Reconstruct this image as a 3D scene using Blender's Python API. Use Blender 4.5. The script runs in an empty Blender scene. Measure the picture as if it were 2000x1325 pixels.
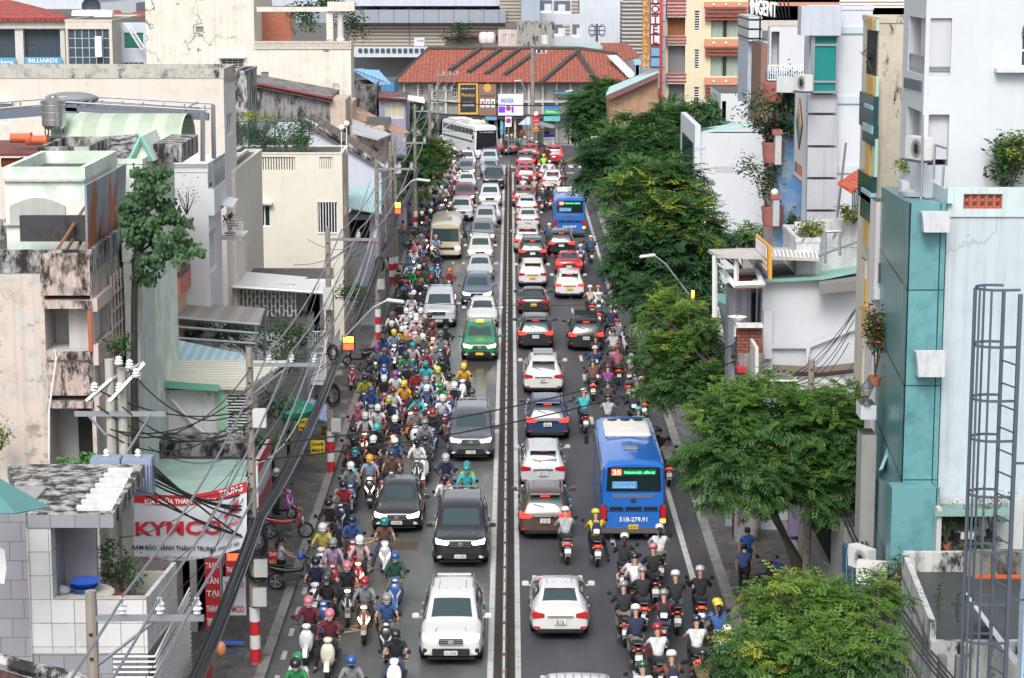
import bpy,bmesh,math,random
import numpy as np
from mathutils import Vector,Matrix
R=math.radians
random.seed(7)
SC=bpy.context.scene
COL=SC.collection
# ---------------------------------------------------------------- camera
CH=21.1;PITCH=R(9.95);FPX=4333.3;YAW=math.atan(3/FPX)
cd=bpy.data.cameras.new('camera');cam=bpy.data.objects.new('camera',cd);COL.objects.link(cam)
cam.location=(0,0,CH);cam.rotation_euler=(math.pi/2-PITCH,0,-YAW)
cd.sensor_width=36;cd.lens=36*FPX/2000;cd.clip_start=0.5;cd.clip_end=3000
SC.camera=cam
# ---------------------------------------------------------------- sky and light
wd=bpy.data.worlds.new('World');SC.world=wd;wd.use_nodes=True
SUN_EL=R(47);SUN_ROT=R(190)
nt=wd.node_tree;bg=nt.nodes['Background']
sk=nt.nodes.new('ShaderNodeTexSky');sk.sky_type='NISHITA';sk.sun_disc=False
sk.sun_elevation=SUN_EL;sk.sun_rotation=SUN_ROT;sk.air_density=1.0;sk.dust_density=4.0;sk.ozone_density=1.0
hs=nt.nodes.new('ShaderNodeHueSaturation');hs.inputs['Saturation'].default_value=0.28
nt.links.new(sk.outputs[0],hs.inputs['Color']);nt.links.new(hs.outputs[0],bg.inputs[0]);bg.inputs[1].default_value=0.145
sl=bpy.data.lights.new('sun','SUN');sl.energy=1.25;sl.angle=R(25);sl.color=(1.0,.97,.93)
so=bpy.data.objects.new('sun',sl);COL.objects.link(so)
sd=Vector((math.sin(SUN_ROT)*math.cos(SUN_EL),math.cos(SUN_ROT)*math.cos(SUN_EL),math.sin(SUN_EL)))
so.rotation_euler=sd.to_track_quat('Z','Y').to_euler();so.location=(0,0,60)
SC.view_settings.view_transform='Standard';SC.view_settings.look='None'
SC.view_settings.exposure=0.66;SC.view_settings.gamma=1
# ---------------------------------------------------------------- where a point of the photograph (2000 px wide) lies in space
_f=Vector((math.sin(YAW)*math.cos(PITCH),math.cos(YAW)*math.cos(PITCH),-math.sin(PITCH)))
_r=Vector((math.cos(YAW),-math.sin(YAW),0));_u=_r.cross(_f)
def ray(px,py):return _f+_r*((px-1000)/FPX)+_u*((662.5-py)/FPX)
def G(px,py,z=0.0):
    d=ray(px,py);t=(z-CH)/d.z;return Vector((d.x*t,d.y*t,z))
def PY(px,py,Y):
    d=ray(px,py);t=Y/d.y;return Vector((d.x*t,Y,CH+d.z*t))
def PX(px,py,X):
    d=ray(px,py);t=X/d.x;return Vector((X,d.y*t,CH+d.z*t))
# ---------------------------------------------------------------- mesh builder
class MB:
    def __init__(s):s.v=[];s.f=[];s.m=[]
    def add(s,vs,fs,m=0):
        n=len(s.v);s.v+=[tuple(v)for v in vs];s.f+=[tuple(i+n for i in f)for f in fs];s.m+=[m]*len(fs);return s
    def box(s,x0,x1,y0,y1,z0,z1,m=0,P=None):
        c=[(x0,y0,z0),(x1,y0,z0),(x1,y1,z0),(x0,y1,z0),(x0,y0,z1),(x1,y0,z1),(x1,y1,z1),(x0,y1,z1)]
        if P:c=[P(*q)for q in c]
        return s.add(c,[(0,3,2,1),(4,5,6,7),(0,1,5,4),(1,2,6,5),(2,3,7,6),(3,0,4,7)],m)
    def obox(s,c,size,rot=None,m=0):
        a,b,d=size[0]/2,size[1]/2,size[2]/2;c=Vector(c)
        q=[(-a,-b,-d),(a,-b,-d),(a,b,-d),(-a,b,-d),(-a,-b,d),(a,-b,d),(a,b,d),(-a,b,d)]
        q=[c+(rot@Vector(p)if rot else Vector(p))for p in q]
        return s.add(q,[(0,3,2,1),(4,5,6,7),(0,1,5,4),(1,2,6,5),(2,3,7,6),(3,0,4,7)],m)
    def slab(s,pts,t,m=0,up=None):
        pts=[Vector(p)for p in pts];n=(pts[1]-pts[0]).cross(pts[-1]-pts[0]).normalized()
        if up is None:up=Vector((0,0,1))
        if n.dot(Vector(up))<0:n=-n
        k=len(pts);q=pts+[p-n*t for p in pts]
        return s.add(q,[tuple(range(k)),tuple(range(2*k-1,k-1,-1))]+[(i,(i+1)%k,k+(i+1)%k,k+i)for i in range(k)],m)
    def prism(s,pts,off,m=0):
        k=len(pts);off=Vector(off);q=[Vector(p)for p in pts];q+=[p+off for p in q]
        return s.add(q,[tuple(range(k)),tuple(range(2*k-1,k-1,-1))]+[(i,(i+1)%k,k+(i+1)%k,k+i)for i in range(k)],m)
    def tube(s,pts,r,n=6,m=0,caps=True):
        pts=[Vector(p)for p in pts];rr=r if isinstance(r,(list,tuple))else[r]*len(pts);rings=[]
        for i,p in enumerate(pts):
            t=(pts[min(i+1,len(pts)-1)]-pts[max(i-1,0)])
            t=t.normalized()if t.length>1e-9 else Vector((0,0,1))
            a=t.cross(Vector((0,0,1))if abs(t.z)<.9 else Vector((0,1,0))).normalized();b=t.cross(a)
            rings.append([p+(a*math.cos(2*math.pi*j/n)+b*math.sin(2*math.pi*j/n))*rr[i]for j in range(n)])
        vs=[v for g in rings for v in g];fs=[]
        for i in range(len(pts)-1):
            for j in range(n):fs.append((i*n+j,i*n+(j+1)%n,(i+1)*n+(j+1)%n,(i+1)*n+j))
        if caps:fs+=[tuple(range(n))[::-1],tuple((len(pts)-1)*n+j for j in range(n))]
        return s.add(vs,fs,m)
    def lathe(s,prof,c=(0,0,0),axis='z',n=12,m=0,arc=2*math.pi,cap=True):
        vs=[];fs=[];c=Vector(c);full=arc>6.28;k=n if full else n+1
        for(r,h)in prof:
            for j in range(k):
                a=arc*j/n;x,y=r*math.cos(a),r*math.sin(a)
                vs.append(c+Vector((x,y,h)if axis=='z' else((h,x,y)if axis=='x' else(x,h,y))))
        for i in range(len(prof)-1):
            for j in range(n if full else n):
                fs.append((i*k+j,i*k+(j+1)%k,(i+1)*k+(j+1)%k,(i+1)*k+j))
        if full and cap:fs+=[tuple(range(k))[::-1],tuple((len(prof)-1)*k+j for j in range(k))]
        return s.add(vs,fs,m)
    def ball(s,c,r,n=8,m=0,sc=(1,1,1)):
        p=[(max(.002,r*math.sin(math.pi*i/n)),-r*math.cos(math.pi*i/n))for i in range(n+1)]
        t=MB().lathe(p,(0,0,0),'z',n+2,m);c=Vector(c)
        return s.add([c+Vector((v[0]*sc[0],v[1]*sc[1],v[2]*sc[2]))for v in t.v],t.f,m)
    def build(s,name,mats,parent=None,smooth=False,origin=None,bevel=0,recalc=True,rel=True,sub=0):
        me=bpy.data.meshes.new(name)
        o0=Vector(origin)if origin is not None else(ROOT.get(parent.name,Vector((0,0,0)))if parent is not None else Vector((0,0,0)))
        if not rel:o0=Vector((0,0,0))
        me.from_pydata([(v[0]-o0[0],v[1]-o0[1],v[2]-o0[2])for v in s.v],[],s.f)
        ms=mats if isinstance(mats,(list,tuple))else[mats]
        for q in ms:me.materials.append(q)
        if len(ms)>1:me.polygons.foreach_set('material_index',s.m)
        if recalc or bevel:
            bm=bmesh.new();bm.from_mesh(me)
            if recalc:bmesh.ops.recalc_face_normals(bm,faces=bm.faces)
            if bevel:bmesh.ops.bevel(bm,geom=[e for e in bm.edges if len(e.link_faces)==2 and e.calc_face_angle(0)>.6],offset=bevel,segments=2,affect='EDGES',clamp_overlap=True)
            bm.to_mesh(me);bm.free()
        o=bpy.data.objects.new(name,me);COL.objects.link(o)
        if sub:
            md=o.modifiers.new('s','SUBSURF');md.levels=sub;md.render_levels=sub
            me2=eval_mesh(o);o.modifiers.clear();o.data=me2;me=me2;me.name=name
        if smooth:
            me.polygons.foreach_set('use_smooth',[True]*len(me.polygons))
            if bevel or smooth=='auto':
                try:me.set_sharp_from_angle(angle=R(35))
                except Exception:pass
        if parent is not None:
            o.parent=parent;ROOT[o.name]=o0
        elif origin is not None:o.location=o0;ROOT[o.name]=o0
        else:ROOT[o.name]=Vector((0,0,0))
        return o
ROOT={}
def eval_mesh(o):
    bpy.context.view_layer.update()
    dg=bpy.context.evaluated_depsgraph_get()
    return bpy.data.meshes.new_from_object(o.evaluated_get(dg))
LABELS={}
def tag(o,label,cat,group=None,kind=None):
    if label:o['label']=label
    if cat:o['category']=cat
    if group:o['group']=group
    if kind:o['kind']=kind
    return o
def thing(name,label,cat,loc=(0,0,0),group=None,rz=0):
    o=bpy.data.objects.new(name,None);COL.objects.link(o);o.empty_display_size=.3
    o.location=loc;o.rotation_euler=(0,0,rz);ROOT[o.name]=Vector(loc)if rz==0 else Vector((0,0,0))
    return tag(o,label,cat,group)
KIDS={}
def dup(o,parent=None,tint=None,deep=True):
    c=o.copy();COL.objects.link(c);c.parent=parent
    for k in KIDS.setdefault(o.name,list(o.children)):dup(k,c,tint)
    if tint and o.type=='MESH' and o.data.materials:
        key=o.data.materials[0].name
        if o.name.split('.')[0]in tint:c.color=tint[o.name.split('.')[0]]
        elif key in tint:c.color=tint[key]
    return c
# ---------------------------------------------------------------- materials
MATS={}
def lin(h):
    if isinstance(h,str):
        h=h.lstrip('#');c=[int(h[i:i+2],16)/255 for i in(0,2,4)]
        return tuple((x/12.92 if x<.04045 else((x+.055)/1.055)**2.4)for x in c)+(1,)
    return tuple(h)+(1,)if len(h)==3 else tuple(h)
def mat(name,col=(.5,.5,.5),rough=.6,metal=0,emit=0,coat=0,objcol=False,spec=None):
    if name in MATS:return MATS[name]
    m=bpy.data.materials.new(name);m.use_nodes=True;MATS[name]=m
    b=m.node_tree.nodes['Principled BSDF'];c=lin(col)
    b.inputs['Base Color'].default_value=c;b.inputs['Roughness'].default_value=rough;b.inputs['Metallic'].default_value=metal
    if coat:b.inputs['Coat Weight'].default_value=coat;b.inputs['Coat Roughness'].default_value=.05
    if emit:b.inputs['Emission Color'].default_value=c;b.inputs['Emission Strength'].default_value=emit
    if objcol:
        oi=m.node_tree.nodes.new('ShaderNodeObjectInfo');m.node_tree.links.new(oi.outputs['Color'],b.inputs['Base Color'])
    return m
class NT:
    def __init__(s,m):s.m=m;s.t=m.node_tree;s.b=s.t.nodes['Principled BSDF']
    def n(s,kind,**kw):
        x=s.t.nodes.new('ShaderNode'+kind)
        for k,v in kw.items():
            if k.startswith('_'):x.inputs[k[1:].replace('_',' ')].default_value=v
            else:setattr(x,k,v)
        return x
    def l(s,a,b):s.t.links.new(a,b)
    def coord(s,scale=(1,1,1),loc=(0,0,0),rot=(0,0,0),kind='Object'):
        tc=s.n('TexCoord');mp=s.n('Mapping');mp.inputs['Scale'].default_value=scale;mp.inputs['Location'].default_value=loc;mp.inputs['Rotation'].default_value=rot
        s.l(tc.outputs[kind],mp.inputs['Vector']);return mp.outputs[0]
    def noise(s,vec,scale=5,detail=5,rough=.6):
        x=s.n('TexNoise');x.inputs['Scale'].default_value=scale;x.inputs['Detail'].default_value=detail;x.inputs['Roughness'].default_value=rough;s.l(vec,x.inputs['Vector']);return x.outputs['Fac']
    def ramp(s,fac,stops):
        r=s.n('ValToRGB');e=r.color_ramp.elements
        while len(e)<len(stops):e.new(.5)
        for q,(p,c)in zip(e,stops):
            q.position=p;q.color=lin(c)if not isinstance(c,(int,float))else(c,c,c,1)
        s.l(fac,r.inputs[0]);return r.outputs[0]
    def mix(s,fac,a,b,mode='MIX'):
        x=s.n('Mix',data_type='RGBA',blend_type=mode)
        for inp,v in((0,fac),(6,a),(7,b)):
            if hasattr(v,'is_linked')or isinstance(v,bpy.types.NodeSocket):s.l(v,x.inputs[inp])
            else:x.inputs[inp].default_value=v if inp==0 else lin(v)
        return x.outputs[2]
    def math(s,op,a,b=0):
        x=s.n('Math',operation=op)
        for i,v in((0,a),(1,b)):
            if isinstance(v,bpy.types.NodeSocket):s.l(v,x.inputs[i])
            else:x.inputs[i].default_value=v
        return x.outputs[0]
    def bump(s,h,strength=.3,dist=.02):
        x=s.n('Bump');x.inputs['Strength'].default_value=strength;x.inputs['Distance'].default_value=dist;s.l(h,x.inputs['Height']);s.l(x.outputs[0],s.b.inputs['Normal'])
def wall(name,col=(.5,.5,.5),dirt=.3,dirtcol='#6b675f',streak=.3,crack=0,peel=0,peelcol='#9a948c',scale=1.0,rough=.85,moss=0,seed=0,varcol=None,var=.5):
    """painted plaster with stains, rain streaks, hairline cracks and peeled patches"""
    if name in MATS:return MATS[name]
    m=mat(name,col,rough);t=NT(m);v=t.coord(loc=(seed*3.1,seed*1.7,seed*.9))
    c=t.mix(t.math('MULTIPLY',t.ramp(t.noise(v,.5*scale,6),[(.35,0),(.7,1)]),.35),col,tuple(x*.86 for x in lin(col)[:3]))
    if varcol:c=t.mix(t.math('MULTIPLY',t.ramp(t.noise(v,.8*scale,5,.6),[(.42,0),(.56,1)]),var),c,varcol)
    if peel:
        f=t.ramp(t.noise(v,1.1*scale,8,.65),[(.62-peel*.2,0),(.64-peel*.2,1)]);c=t.mix(f,c,peelcol)
        f=t.ramp(t.noise(t.coord(loc=(9,4,seed)),1.7*scale,8,.7),[(.66-peel*.18,0),(.68-peel*.18,1)]);c=t.mix(t.math('MULTIPLY',f,.75),c,'#8d8880')
    if streak:
        vs=t.coord(scale=(3.2,3.2,.16),loc=(seed,0,seed));f=t.ramp(t.noise(vs,1.6*scale,5,.6),[(.5,0),(.78,1)])
        c=t.mix(t.math('MULTIPLY',f,streak),c,dirtcol)
    if dirt:
        f=t.ramp(t.noise(v,1.5*scale,9,.72),[(.5,0),(.72,1)]);c=t.mix(t.math('MULTIPLY',f,dirt),c,dirtcol)
    if moss:
        f=t.ramp(t.noise(t.coord(scale=(1.5,1.5,.6),loc=(seed+2,1,0)),1.3*scale,10,.75),[(.62-moss*.25,0),(.70-moss*.2,1)]);c=t.mix(f,c,'#23221f')
    if crack:
        vo=t.n('TexVoronoi',feature='DISTANCE_TO_EDGE');vo.inputs['Scale'].default_value=.55*scale
        nz=t.n('TexNoise');nz.inputs['Scale'].default_value=1.4;nz.inputs['Detail'].default_value=6;t.l(v,nz.inputs['Vector'])
        w=t.mix(.75,v,nz.outputs['Color']);t.l(w,vo.inputs['Vector'])
        f=t.ramp(vo.outputs['Distance'],[(0,1),(.012,.0)]);g=t.ramp(t.noise(t.coord(loc=(5,5,5)),.35,4),[(.45,0),(.6,1)])
        c=t.mix(t.math('MULTIPLY',t.math('MULTIPLY',f,g),crack),c,'#4a4238')
        f=t.ramp(t.noise(v,5.0,8,.75),[(.66,0),(.69,1)]);c=t.mix(t.math('MULTIPLY',f,crack*.6),c,'#5b5145')
    t.l(c,t.b.inputs['Base Color']);t.bump(t.noise(v,9,6),.15,.02)
    return m
def metalroof(name,col=(.5,.5,.5),axis=0,pitch=.16,dirt=.3,dirtcol='#7a6a5a',rust=0,rough=.55):
    """corrugated sheet with ribs running down the slope"""
    if name in MATS:return MATS[name]
    m=mat(name,col,rough);t=NT(m);v=t.coord()
    sp=t.n('SeparateXYZ');t.l(v,sp.inputs[0])
    w=t.math('SINE',t.math('MULTIPLY',sp.outputs[axis],2*math.pi/pitch))
    c=t.mix(t.math('MULTIPLY',t.ramp(t.noise(v,.9,7),[(.4,0),(.7,1)]),dirt),col,dirtcol)
    if rust:c=t.mix(t.ramp(t.noise(v,1.2,9,.7),[(.6-rust*.2,0),(.66-rust*.2,1)]),c,'#8e4a2c')
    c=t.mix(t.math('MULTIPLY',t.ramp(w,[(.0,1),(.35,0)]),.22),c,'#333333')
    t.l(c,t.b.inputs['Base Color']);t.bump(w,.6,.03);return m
def tiled(name,col=(.5,.5,.5),mortar='#888888',su=1,sv=1,axis='xz',vary=.15,rough=.4,msize=.01,off=0.0,blotch=None):
    """wall tiles or bricks laid on a vertical or flat face"""
    if name in MATS:return MATS[name]
    m=mat(name,col,rough);t=NT(m);v=t.coord();sp=t.n('SeparateXYZ');t.l(v,sp.inputs[0]);cb=t.n('CombineXYZ')
    i={'x':0,'y':1,'z':2}
    if axis=='sz':t.l(t.math('ADD',sp.outputs[0],sp.outputs[1]),cb.inputs[0])
    else:t.l(sp.outputs[i[axis[0]]],cb.inputs[0])
    t.l(sp.outputs[i[axis[1]]],cb.inputs[1])
    b=t.n('TexBrick');b.offset=off;b.inputs['Scale'].default_value=1;b.inputs['Mortar Size'].default_value=msize
    b.inputs['Brick Width'].default_value=su;b.inputs['Row Height'].default_value=sv;b.inputs['Bias'].default_value=0
    b.inputs['Color1'].default_value=lin(col);b.inputs['Color2'].default_value=tuple(x*(1-vary)for x in lin(col)[:3])+(1,);b.inputs['Mortar'].default_value=lin(mortar)
    t.l(cb.outputs[0],b.inputs['Vector']);c=b.outputs['Color']
    if blotch:c=t.mix(t.math('MULTIPLY',t.ramp(t.noise(v,1.6,8,.7),[(.45,0),(.7,1)]),.6),c,blotch)
    t.l(c,t.b.inputs['Base Color']);t.bump(b.outputs['Fac'],-.4,.01);return m
def rooftile(name,col='#86402f',axis=0,dark='#3c211d',light='#a8695a'):
    """clay roof tiles: courses across the slope, ribs down it"""
    if name in MATS:return MATS[name]
    m=mat(name,col,.8);t=NT(m);v=t.coord();sp=t.n('SeparateXYZ');t.l(v,sp.inputs[0])
    nz=t.noise(v,.6,3)
    a=t.math('SINE',t.math('MULTIPLY',sp.outputs[axis],2*math.pi/.42))
    z=t.math('FRACT',t.math('MULTIPLY',t.math('ADD',sp.outputs[2],t.math('MULTIPLY',nz,.15)),1/.24))
    c=t.mix(t.ramp(t.noise(v,2.2,8,.75),[(.35,0),(.65,1)]),col,light)
    c=t.mix(t.math('MULTIPLY',t.ramp(t.noise(v,5.5,7,.8),[(.58,0),(.66,1)]),.8),c,dark)
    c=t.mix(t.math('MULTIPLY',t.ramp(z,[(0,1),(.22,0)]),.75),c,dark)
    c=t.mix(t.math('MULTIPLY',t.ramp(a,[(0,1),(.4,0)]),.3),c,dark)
    t.l(c,t.b.inputs['Base Color']);t.bump(t.math('ADD',z,a),.5,.05);return m
GLASS=mat('dark_glass',(.02,.03,.035),.06,0,spec=.6)
GLASS2=mat('blue_glass',(.05,.08,.11),.08)
CARGLASS=mat('car_glass',(.035,.06,.065),.04,coat=.4)
DARK=mat('dark_interior',(.02,.02,.022),.8)
WHITEP=mat('white_frame',(.72,.72,.72),.5)
GREYM=mat('galvanised_steel',(.33,.35,.38),.45,.6)
IRON=mat('grey_painted_iron',(.10,.12,.15),.5,.3)
BLACKR=mat('black_rubber',(.012,.012,.013),.75)
BLACKP=mat('black_plastic',(.018,.018,.02),.4)
CHROME=mat('chrome',(.6,.6,.62),.15,1)
SILV=mat('silver_rim',(.4,.4,.42),.3,.8)
LAMPON=mat('lit_headlamp',(1,.93,.78),.3,emit=2.6)
LAMPWARM=mat('lit_warm_headlamp',(1,.74,.46),.3,emit=3)
LAMPOFF=mat('clear_lamp',(.55,.57,.6),.1,coat=.5)
REDON=mat('lit_brake_lamp',(1,.03,.02),.3,emit=1.8)
REDOFF=mat('red_lamp_lens',(.45,.01,.015),.15,coat=.5)
AMBER=mat('amber_lens',(.8,.25,.02),.2,coat=.5)
AMBERON=mat('lit_amber_lamp',(1,.3,.02),.2,emit=5)
# ---------------------------------------------------------------- lettering
def text(parent,s,c,right,up,w=None,h=None,m=None,name='lettering',depth=.006,bold=0.0,out=None,spacing=1.0):
    """letters as a thin mesh: c is the middle of the line, h its capital height, w its width"""
    cu=bpy.data.curves.new('t','FONT');cu.body=s;cu.align_x='CENTER';cu.align_y='CENTER';cu.extrude=.01;cu.offset=bold;cu.space_character=spacing;cu.resolution_u=2
    o=bpy.data.objects.new('t',cu);COL.objects.link(o);me=eval_mesh(o);COL.objects.unlink(o);bpy.data.objects.remove(o)
    a=np.array([v.co[:]for v in me.vertices])if len(me.vertices)else np.zeros((1,3))
    lo,hi=a.min(0),a.max(0);cx,cy=(lo[0]+hi[0])/2,(lo[1]+hi[1])/2;sw,sh=max(1e-3,hi[0]-lo[0]),max(1e-3,hi[1]-lo[1])
    ky=h/sh if h else(w/sw);kx=w/sw if w else ky
    r=Vector(right).normalized();u=Vector(up).normalized();n=r.cross(u);c=Vector(c)
    o0=ROOT.get(parent.name,Vector((0,0,0)))if parent else Vector((0,0,0))
    for v in me.vertices:
        p=c+r*((v.co.x-cx)*kx)+u*((v.co.y-cy)*ky)+n*(depth if v.co.z>0 else 0);v.co=p-o0
    me.name=name;me.materials.clear();me.materials.append(m)
    q=bpy.data.objects.new(name,me);COL.objects.link(q)
    if parent:q.parent=parent
    ROOT[q.name]=o0
    return q
EX,EY,EZ=Vector((1,0,0)),Vector((0,1,0)),Vector((0,0,1))
# ================================================================ ground, road, pavements
def S(name,mb,m,**k):
    o=mb.build(name,m,**k);o['kind']='structure';return o
m=mat('asphalt',(.075,.078,.085),.7);t=NT(m);v=t.coord(loc=(0,0,0))
sp=t.n('SeparateXYZ');t.l(v,sp.inputs[0])
c=t.mix(t.ramp(t.noise(v,.25,6),[(.35,0),(.7,1)]),(.050,.052,.062),(.078,.080,.090))
c=t.mix(t.math('MULTIPLY',t.ramp(t.noise(v,14,6,.8),[(.45,0),(.75,1)]),.35),c,(.12,.12,.125))
c=t.mix(t.math('MULTIPLY',t.ramp(t.noise(t.coord(scale=(3,.12,1)),.8,5),[(.45,0),(.75,1)]),.4),c,(.03,.032,.036))
c=t.mix(t.math('MULTIPLY',t.ramp(t.noise(t.coord(scale=(.45,.11,1),loc=(7,2,0)),1,2),[(.50,0),(.515,1)]),.35),c,(.045,.046,.05))
c=t.mix(t.math('MULTIPLY',t.ramp(t.noise(v,1.1,9,.8),[(.62,0),(.68,1)]),.45),c,(.022,.022,.024))
# the wet left carriageway: the sky's sheen is put into its paler colour
lf=t.ramp(t.math('ADD',sp.outputs[0],.0),[(0,1),(.001,0)])
pale=t.mix(t.ramp(t.noise(v,.5,7,.7),[(.35,0),(.7,1)]),(.075,.083,.083),(.135,.145,.14))
pale=t.mix(t.math('MULTIPLY',t.ramp(t.noise(t.coord(scale=(.4,.1,1)),1,2),[(.48,0),(.5,1)]),.3),pale,(.06,.065,.065))
pale=t.mix(t.math('MULTIPLY',t.ramp(t.noise(v,10,7,.8),[(.5,0),(.8,1)]),.4),pale,(.05,.055,.05))
c=t.mix(lf,c,pale);t.l(c,t.b.inputs['Base Color'])
wet=t.ramp(t.noise(t.coord(scale=(.5,.06,1),loc=(3,1,0)),.7,3),[(.35,.52),(.65,.27)])
mx=t.mix(lf,(.62,.62,.62),wet);t.l(mx,t.b.inputs['Roughness']);t.bump(t.noise(v,60,4),.12,.01)
ASPH=m
m=mat('pavement_slabs',(.14,.135,.13),.7);t=NT(m);v=t.coord()
b=t.n('TexBrick');b.offset=.5;b.inputs['Brick Width'].default_value=.62;b.inputs['Row Height'].default_value=.62;b.inputs['Scale'].default_value=1;b.inputs['Mortar Size'].default_value=.012
b.inputs['Color1'].default_value=(.12,.118,.115,1);b.inputs['Color2'].default_value=(.085,.083,.08,1);b.inputs['Mortar'].default_value=(.03,.03,.03,1);t.l(v,b.inputs['Vector'])
c=t.mix(t.math('MULTIPLY',t.ramp(t.noise(v,.8,9,.75),[(.45,0),(.62,1)]),.65),b.outputs['Color'],(.035,.035,.035))
c=t.mix(t.math('MULTIPLY',t.ramp(t.noise(v,2.6,9,.8),[(.62,0),(.68,1)]),.8),c,(.20,.19,.18))
t.l(c,t.b.inputs['Base Color']);t.bump(b.outputs['Fac'],-.4,.01)
wr=t.ramp(t.noise(v,.5,3),[(.5,.6),(.62,.15)]);t.l(wr,t.b.inputs['Roughness'])
PAVE=m
KERB=wall('kerb_stone',(.24,.235,.225),dirt=.7,streak=0,dirtcol='#3a3936')
ROADW=wall('road_paint',(.50,.50,.49),dirt=.7,streak=0,dirtcol='#6f6f6c')
ROADY=mat('yellow_road_paint',(.42,.33,.16),.7)
EARTH=wall('dirty_ground',(.10,.097,.09),dirt=.5,streak=0)
S('ground',MB().add([(-500,-40,-.02),(500,-40,-.02),(500,1200,-.02),(-500,1200,-.02)],[(0,1,2,3)]),EARTH,recalc=False)
JY=224.0   # the junction where the road meets the cross street
S('road',MB().add([(-7.2,-40,0),(7.0,-40,0),(7.0,JY,0),(-7.2,JY,0)],[(0,1,2,3)]),ASPH,recalc=False)
S('cross_road',MB().add([(-60,JY,.004),(70,JY,.004),(70,243,.004),(-60,243,.004)],[(0,1,2,3)]),ASPH,recalc=False)
def strip(x0,x1,y0,y1,z0,z1):return MB().box(x0,x1,y0,y1,z0,z1)
S('pavement',strip(-9.6,-7.5,-40,JY-4,-.1,.14),PAVE)
S('pavement',strip(7.35,12.4,-40,JY-4,-.1,.14),PAVE)
S('pavement',strip(-60,70,243.3,252,-.1,.14),PAVE)
for(a,b_)in((-7.5,-7.2),(7.0,7.35)):
    kb=MB();y=-40
    while y<JY-4:kb.box(a,b_,y,y+.97,-.1,.145);y+=1.0
    S('kerb',kb,KERB)
kb=MB();kb.box(-60,70,243,243.3,-.1,.145);S('kerb',kb,KERB)
# white edge lines each side of the divider, dashed lane lines, kerbside lines, stop line and junction hatching
S('gutter',MB().box(-.49,-.27,-40,218,.0,.006).box(-.1,.12,-40,218,.0,.006),wall('dark_gutter_dirt',(.035,.034,.032),dirt=.6,dirtcol='#0c0c0b',streak=0))
S('lane_marking',MB().box(-.69,-.52,-40,219,.001,.009).box(.14,.31,-40,213,.001,.009).box(6.12,6.32,-40,200,.001,.009).box(.33,6.1,212.2,212.9,.001,.008),ROADW)
dsh=MB();y=20
while y<205:
    dsh.box(3.62,3.78,y,y+1.6,.001,.008)
    y+=5.2
y=66
while y<200:dsh.box(-4.0,-3.86,y,y+.9,.001,.008);y+=7
y=62
while y<90:dsh.box(-6.95,-6.8,y,y+.8,.001,.008);y+=2.3
S('lane_marking',dsh,ROADW)
zb=MB()
for x in np.arange(-6.6,6.8,.95):zb.box(x,x+.45,217.5,220.5,.001,.008)
S('crossing_marking',zb,ROADW)
hb=MB()   # worn yellow boxes in the kerbside lane
for(a,b_)in(((600,1234),(700,1222)),((735,1220),(700,1232)),((658,1221),(697,1231)),((655,1238),(700,1232)),((700,1053),(745,1052)),((745,1052),(700,1066)),((715,1105),(735,1109)),((735,1109),(716,1116))):
    p,q=G(*a),G(*b_);d=(q-p);n=Vector((-d.y,d.x,0)).normalized()*.07
    hb.add([p-n+EZ*.007,q-n+EZ*.007,q+n+EZ*.007,p+n+EZ*.007],[(0,1,2,3)])
S('lane_marking',hb,ROADY,recalc=False)
mh=thing('manhole_cover','rectangular iron drain cover in the wet left carriageway','drain cover',G(790,1066))
gp=G(790,1066);g_=MB()
for i in range(9):g_.box(gp.x-.42,gp.x+.42,gp.y-.5+i*.12,gp.y-.42+i*.12,.006,.012)
g_.build('grating',wall('rusty_iron',(.09,.06,.045),dirt=.4,streak=0),mh);MB().box(gp.x-.5,gp.x+.5,gp.y-.58,gp.y+.64,.001,.006).build('cover_frame',mat('iron_plate',(.06,.055,.05),.6),mh)
# water lying in the left carriageway
pd=MB();pts=[]
for i in range(40):
    a=2*math.pi*i/40;rr=1+.22*math.sin(3*a)+.13*math.sin(7*a+1)
    pts.append((-1.75+.85*rr*math.cos(a),113+13*rr*math.sin(a),.0055))
pd.add(pts,[tuple(range(40))]);S('water',pd,mat('puddle_water',(.07,.075,.07),.16),recalc=False)
# ---------------------------------------------------------------- median fence: steel rails with red and amber reflectors
fy0,fy1=-20,214
fn=thing('road_divider','long low steel divider with red and amber reflectors between the carriageways','divider',(-.2,0,0))
cb=MB().box(-.27,-.12,fy0,fy1,0,.10);cb.build('base_kerb',wall('divider_kerb',(.10,.10,.10),dirt=.8,dirtcol='#1a1a1a',streak=0),fn)
ps=MB();y=40
while y<fy1:ps.box(-.225,-.165,y,y+.06,.1,.82);y+=1.55
ps.build('posts',mat('faded_rail_white',(.46,.46,.45),.6),fn)['kind']='stuff'
MB().box(-.225,-.165,fy0,fy1,.70,.76).box(-.21,-.18,fy0,fy1,.38,.43).build('rails',mat('faded_rail_white'),fn)
ra=MB();rb=MB();y=40;k=0
while y<fy1:(ra if k%2 else rb).box(-.24,-.15,y+.6,y+.66,.78,.84);(rb if k%2 else ra).box(-.24,-.15,y+1.25,y+1.33,.60,.70);y+=1.55;k+=1
ra.build('amber_reflectors',mat('amber_reflector',(.34,.19,.06),.5),fn)['kind']='stuff'
rb.build('red_reflectors',mat('red_reflector',(.18,.03,.025),.5),fn)['kind']='stuff'
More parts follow.
